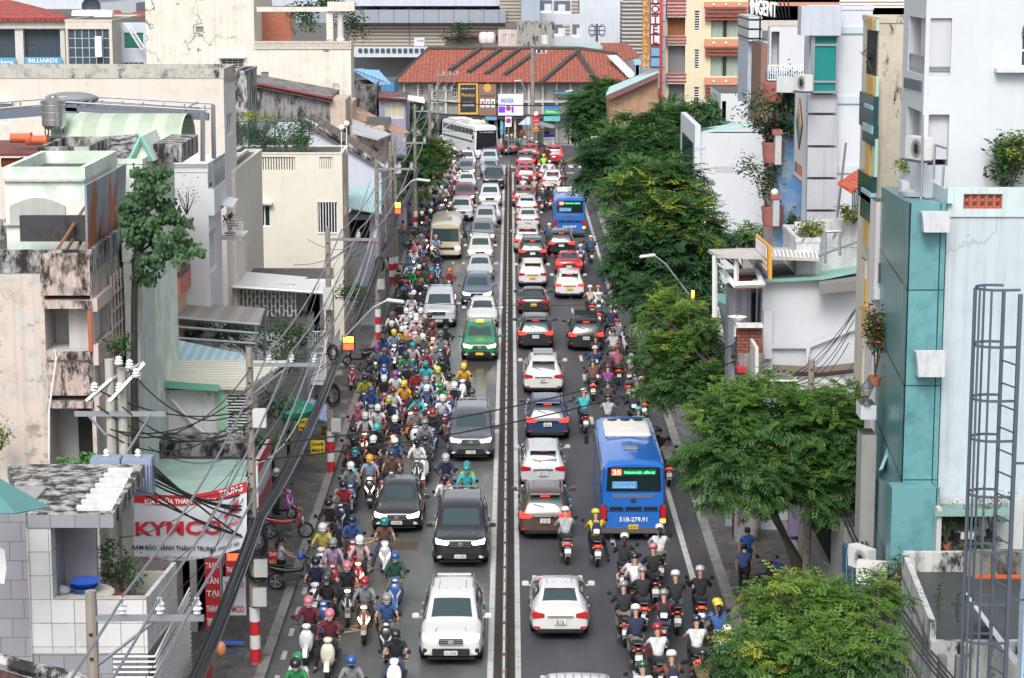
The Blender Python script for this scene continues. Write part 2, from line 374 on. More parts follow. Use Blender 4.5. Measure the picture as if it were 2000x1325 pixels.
# ================================================================ tools for houses
def PFm(Y0):return lambda u,d,z:(u,Y0+d,z)
def PSm(Xs,side):return lambda u,d,z:(Xs-d*side,u,z)
def panel(mb,P,u0,u1,z0,z1,holes=(),rv=.18,m=0):
    us=sorted({u0,u1,*[max(u0,min(u1,h[0]))for h in holes],*[max(u0,min(u1,h[1]))for h in holes]});zs=sorted({z0,z1,*[max(z0,min(z1,h[2]))for h in holes],*[max(z0,min(z1,h[3]))for h in holes]})
    for a,b in zip(us[:-1],us[1:]):
        for c,d in zip(zs[:-1],zs[1:]):
            mu,mz=(a+b)/2,(c+d)/2
            if b-a<1e-4 or d-c<1e-4 or any(h[0]<mu<h[1]and h[2]<mz<h[3]for h in holes):continue
            mb.add([P(a,0,c),P(b,0,c),P(b,0,d),P(a,0,d)],[(0,1,2,3)],m)
    for h in holes:
        r=h[4]if len(h)>4 else rv
        a,b,c,d=h[:4]
        for q in([(a,0,c),(a,r,c),(a,r,d),(a,0,d)],[(b,0,c),(b,r,c),(b,r,d),(b,0,d)],[(a,0,c),(b,0,c),(b,r,c),(a,r,c)],[(a,0,d),(b,0,d),(b,r,d),(a,r,d)]):
            mb.add([P(*x)for x in q],[(0,1,2,3)],m)
def rectF(Y0,r):a=PY(r[0],(r[1]+r[3])/2,Y0);b=PY(r[2],(r[1]+r[3])/2,Y0);xm=(r[0]+r[2])/2;return(a.x,b.x,PY(xm,r[3],Y0).z,PY(xm,r[1],Y0).z)
def rectS(Xs,r):
    ym=(r[1]+r[3])/2;a=PX(r[0],ym,Xs).y;b=PX(r[2],ym,Xs).y;xm=(r[0]+r[2])/2
    return(min(a,b),max(a,b),PX(xm,r[3],Xs).z,PX(xm,r[1],Xs).z)
def win(t,P,r,nx=2,nz=1,fm=None,gm=None,d=.14,bars=0,name='window',fw=.05,hb=0,sill=False,barm=None):
    u0,u1,z0,z1=r[:4];fm=fm or WHITEP;gm=gm or GLASS;f=MB()
    for i in range(nx+1):u=u0+(u1-u0)*i/nx;w=fw if i in(0,nx)else fw*.6;f.box(max(u0,u-w),min(u1,u+w),d-.05,d,z0,z1,P=P)
    for i in range(nz+1):z=z0+(z1-z0)*i/nz;w=fw if i in(0,nz)else fw*.6;f.box(u0,u1,d-.047,d-.003,max(z0,z-w),min(z1,z+w),P=P)
    w_=f.build(name,fm,t)
    MB().box(u0,u1,d,d+.02,z0,z1,P=P).build('pane',gm,w_)
    if bars:
        g=MB()
        for i in range(1,bars):u=u0+(u1-u0)*i/bars;g.box(u-.02,u+.02,-.05,-.02,z0,z1,P=P)
        for z in np.linspace(z0,z1,hb+2):g.box(u0,u1,-.052,-.028,z-.018,z+.018,P=P)
        g.build('bars',barm or WHITEP,w_)
    if sill:MB().box(u0-.15,u1+.15,-.35,.0,z1+.08,z1+.2,P=P).build('canopy',fm if sill==2 else WALLC,w_)
    return w_
def recess(t,P,r,depth=1.4,m=None,name='balcony_recess',door=True,dm=None):
    """an open loggia: floor, ceiling, side and back walls behind the wall's opening"""
    u0,u1,z0,z1=r[:4];b=MB();e=.01
    k=r[4]if len(r)>4 else.18;k+=.001;depth=max(depth,k+.1);b.add([P(u0,k,z0),P(u0,depth,z0),P(u0,depth,z1),P(u0,k,z1)],[(0,1,2,3)]);b.add([P(u1,k,z0),P(u1,depth,z0),P(u1,depth,z1),P(u1,k,z1)],[(0,1,2,3)])
    b.add([P(u0,k,z0),P(u1,k,z0),P(u1,depth,z0),P(u0,depth,z0)],[(0,1,2,3)]);b.add([P(u0,k,z1),P(u1,k,z1),P(u1,depth,z1),P(u0,depth,z1)],[(0,1,2,3)])
    b.add([P(u0,depth,z0),P(u1,depth,z0),P(u1,depth,z1),P(u0,depth,z1)],[(0,1,2,3)])
    o=b.build(name,m or WALLC,t,recalc=False)
    if door:
        w=u1-u0;MB().box(u0+w*.45,u1-.06,depth-.06,depth-.01,z0+.02,z0+(z1-z0)*.86,P=P).build('door',dm or DARK,t)
    return o
WALLC=wall('plain_white_wall',(.62,.62,.61),dirt=.2)
ROOFD=wall('dark_flat_roof',(.09,.09,.088),dirt=.6,dirtcol='#1d1d1c',streak=0,moss=.3)
def house(name,label,Y0,xl,xr,ytop,Y1,side,wm,z0=0,hf=(),hs=(),roofm=None,par=.5,cat='building',street=True,sm=None,capm=None,Xs=None,group=None,zt=None,xe=None):
    """box building: the wall facing the camera lies at depth Y0 between two image columns; side=+1: street on its right"""
    A=PY(xl,ytop,Y0);B=PY(xr,ytop,Y0);zt=zt if zt is not None else A.z;X0,X1=A.x,B.x
    Xs=X1 if side>0 else X0
    if xe is not None:Y1=PX(xe,ytop+6,Xs).y
    t=thing(name,label,cat,((X0+X1)/2,Y0,0),group)
    HF=[rectF(Y0,r)+tuple(r[4:5])for r in hf];HS=[rectS(Xs,r)+tuple(r[4:5])for r in hs]
    w=MB();P=PFm(Y0);panel(w,P,X0,X1,z0,zt,HF)
    Q=PSm(Xs,side);s_=w if not sm else MB();panel(s_,Q,Y0,Y1,z0,zt,HS)
    Xo=X0 if side>0 else X1
    w.add([(Xo,Y0,z0),(Xo,Y1,z0),(Xo,Y1,zt),(Xo,Y0,zt)],[(0,1,2,3)]);w.add([(X0,Y1,z0),(X1,Y1,z0),(X1,Y1,zt),(X0,Y1,zt)],[(0,1,2,3)])
    w.build('wall',wm,t,recalc=False)
    if sm:s_.build('street_front',sm,t,recalc=False)
    rf=MB().box(X0+.003,X1-.003,Y0+.003,Y1-.003,zt-par-.2,zt-par);rf.build('roof',roofm or ROOFD,t)
    if par:
        k=.14;c=MB()
        for(a,b,d,e)in((X0-.03,X1+.03,Y0-.03,Y0+k),(X0-.03,X1+.03,Y1-k,Y1+.03),(X0-.03,X0+k,Y0+k,Y1-k),(X1-k,X1+.03,Y0+k,Y1-k)):
            c.box(a,b,d,e,zt-par-.01,zt+.05)
        c.build('parapet',capm or wm,t)
    t_=dict(t=t,P=P,Q=Q,X0=X0,X1=X1,Y0=Y0,Y1=Y1,z=zt,HF=HF,HS=HS,Xs=Xs)
    return t_
def roofslab(name,label,pts,m,th=.08,cat='roof',parent=None,edge=None):
    q=[PY(*p)for p in pts];b=MB().slab(q,th)
    if parent is not None:return b.build(name,m,parent)
    o=b.build(name,m);tag(o,label,cat);return o
def plant(name,label,c,r,h,n=260,m=None,leaf=.12,cat='plant',pot=None,seed=0,group=None,flow=None,droop=0):
    """a bush of separate leaves round a few stems; optional pot"""
    rg=random.Random(seed+int(abs(c[0]*7+c[1]*3)))
    t=thing(name,label,cat,c,group);c=Vector(c);b=MB();ph=0
    if pot:ph=pot[1];MB().lathe([(pot[0]*.7,0),(pot[0],ph),(pot[0]*.86,ph),(pot[0]*.84,ph-.05)],c,'z',12).build('pot',pot[2],t,smooth='auto')
    st=MB()
    for i in range(5):
        a=rg.random()*6.28;q=c+Vector((math.cos(a)*r*.55,math.sin(a)*r*.55,ph+h*rg.uniform(.6,.9)));st.tube([c+EZ*ph*.8,(c+q)/2+EZ*ph*.4+Vector((rg.uniform(-.1,.1)*r,rg.uniform(-.1,.1)*r,0)),q],[.025,.018,.008],5)
    st.build('stem',BARK,t)
    cl=[(Vector((rg.uniform(-1,1)*r*.7,rg.uniform(-1,1)*r*.7,ph+h*rg.uniform(.25,.95))))for _ in range(9)]
    fl=MB()
    leaf*=.85;n=int(n*(2.6 if r>.6 else 1.7))
    for i in range(n):
        k=rg.choice(cl);p=c+k+Vector((rg.gauss(0,.22)*r,rg.gauss(0,.22)*r,rg.gauss(0,.13)*h));p.z=max(p.z,c.z+ph*.6)
        d=Vector((rg.uniform(-1,1),rg.uniform(-1,1),rg.uniform(-.6-droop,.5))).normalized();w=d.cross(Vector((rg.uniform(-1,1),rg.uniform(-1,1),1))).normalized()
        L=leaf*rg.uniform(.7,1.4);(fl if flow and rg.random()<.1 else b).add([p,p+d*L*.5+w*L*.3,p+d*L,p+d*L*.5-w*L*.3],[(0,1,2,3)])
    b.build('foliage',m or LEAF,t,recalc=False)
    if flow and fl.v:fl.build('flowers',flow,t,recalc=False)
    return t
def leafmat(name,a,b_,c_=None,tr=.25):
    if name in MATS:return MATS[name]
    m=mat(name,a,.55);t=NT(m);v=t.coord()
    c=t.mix(t.ramp(t.noise(v,.9,4),[(.38,0),(.62,1)]),a,b_);c=t.mix(t.math('MULTIPLY',t.ramp(t.noise(v,5,3),[(.4,0),(.7,1)]),.5),c,c_ or b_)
    t.l(c,t.b.inputs['Base Color'])
    ts=t.n('BsdfTranslucent');t.l(c,ts.inputs[0]);mx=t.n('MixShader');mx.inputs[0].default_value=tr
    out=t.t.nodes['Material Output'];t.l(t.b.outputs[0],mx.inputs[1]);t.l(ts.outputs[0],mx.inputs[2]);t.l(mx.outputs[0],out.inputs[0]);return m
LEAF=leafmat('leaf_green',(.035,.085,.02),(.07,.15,.03),(.02,.06,.02))
LEAFD=leafmat('leaf_dark_green',(.02,.055,.02),(.04,.09,.025),(.012,.04,.018))
LEAFY=leafmat('leaf_yellow_green',(.16,.22,.03),(.26,.30,.04),(.10,.18,.03))
BARK=wall('grey_bark',(.11,.09,.075),dirt=.5,dirtcol='#1f1a15',streak=.2)
PINKF=mat('pink_flower',(.65,.12,.18),.6);REDF=mat('red_flower',(.5,.03,.03),.6)
TERRA=mat('terracotta',(.38,.13,.07),.8)
def aircon(label,c,side=(0,-1),w=.85,parent=None,group='air conditioner units'):
    t=thing('air_conditioner',label,'air conditioner',c,group);c=Vector(c);n=Vector((side[0],side[1],0)).normalized();r=n.cross(EZ);rot=Matrix((r,-n,EZ)).transposed()
    MB().obox(c+EZ*.3,(w,.32,.6),rot).build('casing',mat('aircon_white',(.6,.6,.58),.5),t,bevel=.015)
    g=MB()
    for k in range(12):a=k*math.pi/12;g.obox(c+EZ*.3+n*.165+r*(-.12),(.5,.012,.012),Matrix.Rotation(a,3,n)@rot)
    g.build('fan_grille',BLACKP,t);MB().obox(c+EZ*-.03-n*.0,(w*.9,.4,.05),rot).build('bracket',IRON,t);return t
def railing(t,P,u0,u1,z0,z1,d=-.03,nb=12,m=None,name='railing',rails=2,vb=True,th=.02):
    g=MB()
    for z in np.linspace(z0,z1,rails):g.box(u0,u1,d-th,d+th,z-th,z+th,P=P)
    if vb:
        for u in np.linspace(u0,u1,nb):g.box(u-th*.7,u+th*.7,d-th*.9,d+th*.9,z0,z1,P=P)
    return g.build(name,m or WHITEP,t)
# ================================================================ houses along the left side, near to far
BLK=mat('black_letter',(.015,.015,.018),.5);WHT=mat('white_letter',(.8,.8,.8),.5);REDL=mat('red_letter',(.55,.02,.03),.5);BLUL=mat('blue_letter',(.03,.05,.4),.5)
REDB=mat('red_board',(.5,.02,.03),.5);YELB=mat('yellow_board',(.75,.55,.03),.5);YELL=mat('yellow_letter',(.8,.6,.05),.5)
# ---- marble and grey tile house with balcony and louvred canopy
MARB=tiled('marble_tiles',(.60,.60,.59),'#77797c',.58,.62,'xz',.25,.25,.012,blotch='#c9ccd0');MARBS=tiled('marble_side_tiles',(.58,.58,.57),'#77797c',.58,.62,'yz',.22,.25,.012,blotch='#c9ccd0')
GTILE=tiled('grey_tiles',(.28,.28,.31),'#5d5e62',.62,.5,'xz',.15,.3,.01,off=.5)
Y0=54.0
t=thing('tiled_house','near house faced in grey tiles and white marble with an open balcony','building',PY(150,1325,Y0)*1.0)
T=t;t.location.z=0;ROOT[t.name]=Vector(t.location)
P=PFm(Y0);r_=rectF(Y0,(-160,990,58,1500));zt=PY(60,995,Y0).z
w=MB();panel(w,PFm(Y0-.12),r_[0],PY(60,1200,Y0).x,0,zt);w.box(r_[0],PY(60,1200,Y0).x-.01,Y0-.11,Y0+2.5,zt-.2,zt-.02)
xR=PY(60,1200,Y0).x;xM=PY(105,1200,Y0).x;xE=PY(286,1170,Y0).x;zB=PY(200,1170,Y0).z;zF=PY(200,1276,Y0).z;zC0,zC1=PY(140,1030,Y0).z,PY(140,1003,Y0).z
w.build('wall',GTILE,t,recalc=False)
w=MB();panel(w,P,xR,xE,0,zF-.02);w.add([(xE-.6,Y0,0),(xE-.6,Y0+10,0),(xE-.6,Y0+10,zF),(xE-.6,Y0,zF)],[(0,1,2,3)]);w.build('lower_wall',GTILE,t,recalc=False)
MB().box(xR,xM,Y0-.02,Y0+.5,zF,zC0).build('pillar',MARB,t)
YB=Y0+3.4
MB().box(xM,xE,Y0-.02,Y0+.12,zF,zB).build('balcony_front',MARB,t)
sd_=MB();sd_.add([(xE-.12,Y0,zF),(xE,Y0,zF),(xE+.25,YB,zF),(xE+.13,YB,zF),(xE-.12,Y0,zB),(xE,Y0,zB),(xE+.25,YB,zB),(xE+.13,YB,zB)],[(0,3,2,1),(4,5,6,7),(0,1,5,4),(1,2,6,5),(2,3,7,6),(3,0,4,7)])
sd_.build('balcony_side',MARBS,t)
ZF=zB-.85;MB().box(xR,xE,Y0+.13,YB,ZF-.1,ZF).build('balcony_floor',wall('balcony_floor_grime',(.2,.19,.17),dirt=.5,streak=0),t)
MB().box(xM-.1,PY(165,1100,Y0).x,Y0+1.6,Y0+1.8,zF,zC0).box(xM-.1,xM,Y0+.5,Y0+1.6,zF,zC0).build('back_wall',mat('grey_render',(.20,.20,.22),.7),t)
MB().box(PY(165,1100,Y0).x,xE+.1,YB,YB+.15,zF,zF+1.15).build('rear_parapet',wall('grey_beige_render',(.38,.36,.33),dirt=.3),t)
MB().box(xM+.05,xE+.0,Y0-.04,Y0+.16,zB,zB+.04).build('coping',wall('rusty_coping',(.42,.38,.34),dirt=.6,dirtcol='#6b3b22'),t)
# louvred concrete canopy over it
a,b_,c_,d_=PY(50,1003,Y0),PY(222,1003,Y0),PY(280,934,Y0+5.2),PY(118,938,Y0+5.2);zt=a.z
MOLD=wall('mould_streaked_concrete',(.42,.42,.42),dirt=.5,dirtcol='#2b2b29',moss=.75,streak=.5)
cn=thing('louvred_canopy','mould-stained flat concrete canopy with white louvres over the marble balcony','canopy',(a.x,Y0,a.z))
fr=MB();th=zt-zC0
q=[Vector((a.x,Y0-.03,zt)),Vector((b_.x,Y0-.03,zt)),Vector((c_.x,Y0+5.4,zt)),Vector((d_.x-1.5,Y0+5.4,zt))]
q2=[Vector((a.x+1.15,Y0+.25,zt)),Vector((b_.x-.1,Y0+.25,zt)),Vector((c_.x-.2,Y0+5.1,zt)),Vector((d_.x+1.4,Y0+5.1,zt))]
vs=[p for p in q]+[p for p in q2]+[p-EZ*th for p in q]+[p-EZ*th for p in q2]
fr.add(vs,[(0,1,5,4),(1,2,6,5),(2,3,7,6),(3,0,4,7),(8,9,13,12),(9,10,14,13),(10,11,15,14),(11,8,12,15),(0,1,9,8),(1,2,10,9),(2,3,11,10),(3,0,8,11),(4,5,13,12),(5,6,14,13),(6,7,15,14),(7,4,12,15)])
fr.build('slab',MOLD,cn)
MB().box(a.x,b_.x,Y0-.06,Y0-.035,zt-th,zt-.03).build('fascia',GTILE,cn)
lv=MB()
for i in range(8):
    k=(i+.5)/8;y=Y0+.3+k*4.7;lv.box(q2[0].x+(q2[3].x-q2[0].x)*k,q2[1].x+(q2[2].x-q2[1].x)*k,y,y+.16,zt-th*.8,zt+.03)
lv.build('louvres',wall('white_louvre',(.66,.66,.66),dirt=.35),cn)
# things on the balcony
bx0=PY(150,1140,Y0+1)
t=thing('round_table','round pale table with washing bowls on the marble balcony','table',(bx0.x+.15,Y0+1.2,ZF));c=Vector(t.location)
MB().lathe([(.75,.62),(.78,.66),(.75,.7)],c,'z',24).build('tabletop',wall('old_tabletop',(.5,.47,.4),dirt=.3,streak=0),t,smooth='auto')
for k in range(4):a_=k*1.57+.7;MB().tube([c+Vector((math.cos(a_)*.6,math.sin(a_)*.6,0)),c+Vector((math.cos(a_)*.5,math.sin(a_)*.5,.64))],.03).build('leg',GREYM,t)
t=thing('plastic_basin','blue plastic basin standing in a second on the balcony table','basin',c+Vector((0,-.1,.7)),'washing bowls');c2=Vector(t.location);BLUP=mat('blue_plastic',(.04,.13,.55),.4)
MB().lathe([(.22,0),(.34,.16),(.37,.17),(.33,.16),(.21,.02)],c2,'z',20).build('bowl',BLUP,t,smooth='auto');MB().lathe([(.24,.17),(.38,.30),(.41,.31),(.37,.3),(.22,.19)],c2+Vector((.04,0,0)),'z',20).build('bowl',BLUP,t,smooth='auto')
o=MB().ball(c+Vector((-.55,-.2,.78)),.22,8,sc=(1.2,.9,.6)).build('laundry_bundle',mat('grey_blue_cloth',(.35,.38,.42),.8),smooth=True);tag(o,'bundle of grey checked cloth beside the blue basins','laundry')
p=PY(262,1150,Y0+3.4);plant('potted_shrub','leafy shrub in a red pot behind the marble balcony parapet',(p.x-.2,Y0+2.6,ZF),.6,1.2,420,leaf=.13,pot=(.22,.3,TERRA))
# ground floor window grille and shop sign running along the street side
g=MB();gx0,gx1,gz0,gz1=PY(222,1280,Y0).x,xE+.2,0.6,zF-.05
for i in range(22):z=gz0+(gz1-gz0)*i/21;g.box(gx0,gx1,Y0-.13,Y0-.09,z-.02,z+.02);g.box(gx1-.02,gx1+.02,Y0-.1,Y0+6,z-.02,z+.02)
g.build('window_grille',WHITEP,T)
# long shop sign of that house along the street
sg=thing('shop_sign','red, yellow and green shop sign board along the marble house front','sign',(-8.6,Y0+1,2))
p0,p1=PX(372,1325,-8.5),PX(413,1240,-8.5)
for k,(c_,zz0,zz1)in enumerate(((REDB,.0,.55),(YELB,.55,.68),(mat('green_board',(.03,.2,.06),.5),.68,1.15),(WHT,1.15,1.2))):
    MB().box(-8.58,-8.5,p0.y-3,p1.y,p1.z-1.2+zz0,p1.z-1.2+zz1).build('board',c_,sg)
text(sg,'CHI TIẾT',(-8.49,(p0.y+p1.y)/2-1,p1.z-.32),(0,1,0),(0,0,1),w=4,h=.26,m=WHT)
# teal awning at the left edge, hanging laundry, old tin roof at the bottom left corner
o=MB().slab([PY(-60,900,52),PY(96,990,52),PY(30,1003,50.5),PY(-60,1001,50)],.03).build('awning',wall('teal_canvas',(.10,.26,.26),dirt=.3,streak=0));tag(o,'faded teal canvas awning at the far left edge beside the canopy','awning')
o=MB().slab([PY(-3,1070,51.8),PY(9,1075,51.8),PY(13,1110,51.8),PY(8,1142,51.8),PY(-4,1138,51.8)],.06,up=(0,-1,0)).build('laundry',mat('white_cloth',(.65,.66,.68),.8));tag(o,'white shirt hung out to dry at the left edge','laundry')
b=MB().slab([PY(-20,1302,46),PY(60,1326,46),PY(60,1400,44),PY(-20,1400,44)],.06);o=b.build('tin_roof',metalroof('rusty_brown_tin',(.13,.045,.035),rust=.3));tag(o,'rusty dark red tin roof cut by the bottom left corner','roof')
b=MB().tube([PY(-10,1286,46),PY(40,1303,45.8),PY(145,1325,45.6),PY(180,1345,45.5)],.16,6);o=b.build('roof_ridge',MOLD);tag(o,'mossy mortar ridge on the tin roof at the bottom left','roof')
# ---- weathered pink apartment house
PINK=wall('peeling_pink_plaster',(.55,.46,.41),dirt=.35,dirtcol='#5e564e',peel=.45,peelcol='#b9b6b0',streak=.3,seed=2,crack=.4)
PINKM=wall('mouldy_pink_plaster',(.50,.40,.36),dirt=.4,dirtcol='#4a4540',peel=.2,moss=.55,streak=.75,seed=5)
PINKS=wall('streaked_street_plaster',(.47,.42,.38),dirt=.4,dirtcol='#33302d',moss=.3,streak=.85,seed=8)
H=house('apartment_house','old pink plaster apartment house, peeling and streaked with black mould',63,-160,177,492,72.5,1,PINK,
    hf=[(87,577,176,586),(88,603,176,686),(96,773,182,783),(97,797,182,960)],sm=PINKS,hs=[(188,584,211,672),(221,545,246,650)],xe=264,par=.6,capm=MOLD)
t=H['t'];P,Q=H['P'],H['Q']
for k,r in enumerate(H['HF']):
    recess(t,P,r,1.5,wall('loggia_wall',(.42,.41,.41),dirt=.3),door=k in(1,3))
f=MB()
for(x0,y0,x1,y1)in((80,494,176,576),(85,587,177,602),(90,686,178,702),(92,707,181,771),(93,783,182,796)):
    r=rectF(63,(x0,y0,x1,y1));f.box(r[0],r[1]+.02,62.86,62.997,r[2],r[3])
f.build('loggia_parapet',PINKM,t)
r=rectF(63,(173,600,181,686));MB().box(r[0],r[1],62.9,63.05,r[2],r[3]).build('post',wall('rust_red_post',(.36,.10,.05),dirt=.5,dirtcol='#8a6a5a'),t)
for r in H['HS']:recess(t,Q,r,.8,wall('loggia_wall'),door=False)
f=MB();X=H['Xs']
for(x0,y0,x1,y1)in((180,570,212,596),(182,660,212,700),(184,760,214,795)):
    r=rectS(X,(x0,y0,x1,y1));f.box(X+.003,X+.14,r[0],r[1],r[2],r[3])
f.build('street_balcony',wall('street_balcony_plaster',(.55,.46,.41),dirt=.4,streak=.4),t)
f=MB();r=rectS(X,(214,560,252,690));
for u in np.linspace(r[0],r[1],7):f.box(X+.05,X+.1,u-.04,u+.04,r[2],r[3]+.6)
for z in np.linspace(r[2],r[3],5):f.box(X+.052,X+.098,r[0],r[1],z-.04,z+.04)
f.build('stair_grille',wall('pale_grille',(.48,.42,.38),dirt=.4),t)
MB().tube([PY(106,683,62.8),PY(110,700,62.7),PY(96,800,62.75),PY(96,900,62.8)],.03).build('drain_pipe',WHITEP,t)
MB().box(*rectF(62.95,(5,440,165,492))[:2],65.2,65.4,*rectF(62.95,(5,440,165,492))[2:]).build('dark_roof_room',wall('sooty_wall',(.05,.05,.055),dirt=.4,dirtcol='#2c2c2c',moss=.5),t)
# mint green roof room behind its parapet, boarded arch window
MINT=wall('mint_plaster',(.50,.60,.50),dirt=.25,dirtcol='#8a9a86',varcol='#dfe5de',var=.7,streak=.15)
H2=house('roof_room','mint green plastered roof room on top of the pink apartment house',66.5,8,164,330,72,1,MINT,z0=11.5,par=.35)
r=rectF(66.5,(20,402,128,436));ar=MB();pts=[Vector((r[0],66.42,r[2])),Vector((r[1],66.42,r[2]))]+[Vector((r[1]+(r[0]-r[1])*i/8,66.42,r[3]+.25*math.sin(math.pi*i/8)))for i in range(9)]
ar.prism(pts,(0,.1,0));ar.build('boarded_arch',wall('grey_board',(.42,.42,.40),dirt=.3),H2['t'])
f=MB()
for y in(352,438):q=rectF(66.5,(8,y-3,164,y+2));f.box(q[0],q[1],66.38,66.498,q[2],q[3])
f.build('ledge',wall('ledge_plaster',(.52,.55,.50),dirt=.5),H2['t'])
H3=house('mint_house','taller mint green house block behind the roof room',73,166,277,314,80,1,MINT,par=.1)
# peeling rusty hoarding along the street edge
pa=[(165,362,62.9),(243,320,71),(240,438,71.3),(168,490,63.1)]
hz=thing('hoarding','blue grey sheet metal hoarding with big rust patches above the pink house','hoarding',PY(*pa[3]))
m=mat('rusted_blue_sheet',(.20,.25,.30),.6);tt=NT(m);v=tt.coord();spz=tt.n('SeparateXYZ');tt.l(v,spz.inputs[0])
c=tt.mix(tt.ramp(tt.noise(v,.8,6),[(.4,0),(.6,1)]),(.19,.24,.29),(.26,.31,.36));c=tt.mix(tt.ramp(tt.math('SUBTRACT',tt.noise(tt.coord(scale=(1,1,.45)),1.1,8,.65),tt.math('MULTIPLY',spz.outputs[2],.06)),[(.43,0),(.47,1)]),c,'#9c5a34');c=tt.mix(tt.math('MULTIPLY',tt.ramp(tt.noise(v,2.4,8,.7),[(.55,0),(.62,1)]),tt.ramp(spz.outputs[2],[(.0,1),(.3,0)])),c,'#5a6d80');tt.l(c,tt.b.inputs['Base Color'])
MB().slab([PY(*p)for p in pa],.06,up=(0,-1,0)).build('sheet',m,hz)
f=MB()
for(a,b)in(((112,488,64),(166,405,66)),((130,490,64.5),(166,430,66.5)),((150,490,65),(166,455,66))):f.tube([PY(*a),PY(*b)],.05,5)
f.build('brace',wall('rusty_bar',(.25,.12,.07),dirt=.5),hz)
# roofs and roof clutter behind
GREENV=metalroof('pale_green_vault',(.46,.56,.44),axis=0,pitch=1.0,dirt=.25)
v0,v1=PY(97,292,80),PY(190,292,80);va=MB();n=14;zc=v0.z
vl=[(v0.x-.0,80),(v1.x+3.2,80)];pts=[]
for i in range(n+1):a=math.pi*i/n;pts.append((80+2.0-2.0*math.cos(a),zc+1.15*math.sin(a)))
for(y,z),(y2,z2)in zip(pts[:-1],pts[1:]):va.add([(v0.x,y,z),(v1.x+3.0,y,z),(v1.x+3.0,y2,z2),(v0.x,y2,z2)],[(0,1,2,3)])
va.add([(v0.x,y,z)for y,z in pts],[tuple(range(n+1))])
o=va.build('vaulted_roof',GREENV,recalc=False);tag(o,'pale green barrel-vaulted metal roof beside the steel tank','roof')
gb=thing('gabled_dormer','mould-spotted concrete gable roof edged in mint green','roof',PY(290,330,74.5))
a,b,c,d=PY(172,312,74),PY(255,312,74),PY(270,262,78),PY(188,268,78);MB().slab([a,b,c,d],.15).build('slope',MOLD,gb)
e,f_=PY(255,313,74),PY(305,300,74.6);top=PY(287,262,75)
MB().prism([e,Vector((f_.x,e.y,e.z-.05)),Vector((top.x,e.y,top.z))],(0,3.0,0)).build('gable',MINT,gb)
for(p,q)in((e,Vector((top.x,e.y-.1,top.z))),(Vector((top.x,e.y-.1,top.z)),Vector((f_.x,e.y-.1,e.z)))):MB().tube([p-EY*.1,q],.09,4).build('trim',mat('mint_trim',(.25,.5,.42),.6),gb)
H4=house('roof_block','black-stained low roof block with a slatted white top behind the hoarding',72,76,172,290,76,1,MOLD,z0=12.5,par=.25)
o=MB().box(*rectF(75,(300,282,355,318))[:2],75,79,*rectF(75,(300,282,355,318))[2:]).build('roof_block',MOLD);tag(o,'small stained concrete box with a dark open top right of the gable','roof')
o=MB().slab([PY(-30,300,78),PY(92,300,78),PY(105,272,83),PY(-30,275,83)],.1).build('tin_roof',metalroof('dark_red_tin',(.17,.045,.04),rust=.25));tag(o,'dark red corrugated tin roof left of the steel water tank','roof')
for k,(x,y)in enumerate(((37,270),(68,274),(20,318))):
    c=PY(x,y,79);o=MB().tube([c-EX*.3,c+EX*.3,c+EX*.45],[.17,.17,.22],10).build('clay_pipe',mat('orange_clay',(.5,.12,.05),.7),smooth='auto');tag(o,'orange clay pipe lying on the dark red tin roof, %s'%('left of the next','closest to the water tank','lowest, by the mint wall')[k],'pipe','clay pipes on the roof')
# water tank
t=thing('water_tank','stainless steel water tank on a stand before the beige wall','water tank',PY(106,262,80));c=PY(106,262,80);s=46/2/55.
STEEL=mat('stainless_steel',(.55,.56,.56),.22,.9);R_=.43
c=PY(106,252,80)
MB().lathe([(.1,-.05),(R_*.75,0),(R_,.14),(R_,.34),(R_*.96,.36),(R_,.38),(R_,.6),(R_*.96,.62),(R_,.64),(R_,.86),(R_*.96,.88),(R_,.9),(R_,1.02),(R_*.5,1.14),(.14,1.17),(.14,1.21),(.02,1.22)],c,'z',24).build('tank',STEEL,t,smooth='auto')
f=MB()
for k in range(4):a=k*1.57+.78;f.tube([c+Vector((math.cos(a)*.4,math.sin(a)*.4,-.7)),c+Vector((math.cos(a)*.38,math.sin(a)*.38,.1))],.025,4)
f.lathe([(.4,-.02),(.43,0),(.4,.02)],c+EZ*-.3,'z',16);f.build('stand',IRON,t)
# steel roof deck frame with guard rails and posts
fr=thing('steel_roof_frame','long grey steel canopy frame with guard rails across the rooftops','frame',PY(200,240,84))
GP=mat('blue_grey_steel',(.13,.16,.21),.5,.3);GR_=mat('grey_rail',(.33,.34,.37),.5,.4)
def pl(*p):return[PY(*q)for q in p]
MB().slab(pl((-60,217,83),(150,205,83),(150,222,83),(-60,238,83)),.5,up=(0,-1,0)).build('beam',GP,fr);MB().slab(pl((128,207,83),(407,222,83),(407,236,83),(128,217,83)),.3,up=(0,-1,0)).build('beam',GP,fr)
MB().slab(pl((130,207,83),(407,222,83),(390,212,86),(150,198,87)),.06).build('deck',metalroof('grey_deck',(.12,.13,.15),pitch=.4),fr)
f=MB()
for(a,b)in(((-60,205,83),(130,190,83)),((-60,218,83),(130,200,83)),((130,200,83),(405,216,83)),((165,188,86.5),(418,203,86.5)),((165,196,86.5),(418,212,86.5)),((190,190,86),(165,207,83)),((378,203,86),(355,220,83)),((385,200,86.5),(380,204,86))):f.tube(pl(a,b),.035,5)
for i in range(12):x=-40+i*40;f.tube(pl((x,203-(x*.07 if x<130 else 11-(x-130)*.05),83),(x,215-(x*.07 if x<130 else 11-(x-130)*.05),83)),.03,4)
f.build('guard_rail',GR_,fr)
for(a,b)in(((396,218,83),(396,315,83)),((416,205,86),(418,310,86)),((145,215,84),(146,262,84))):MB().tube(pl(a,b),.09,4).build('post',GR_,fr)
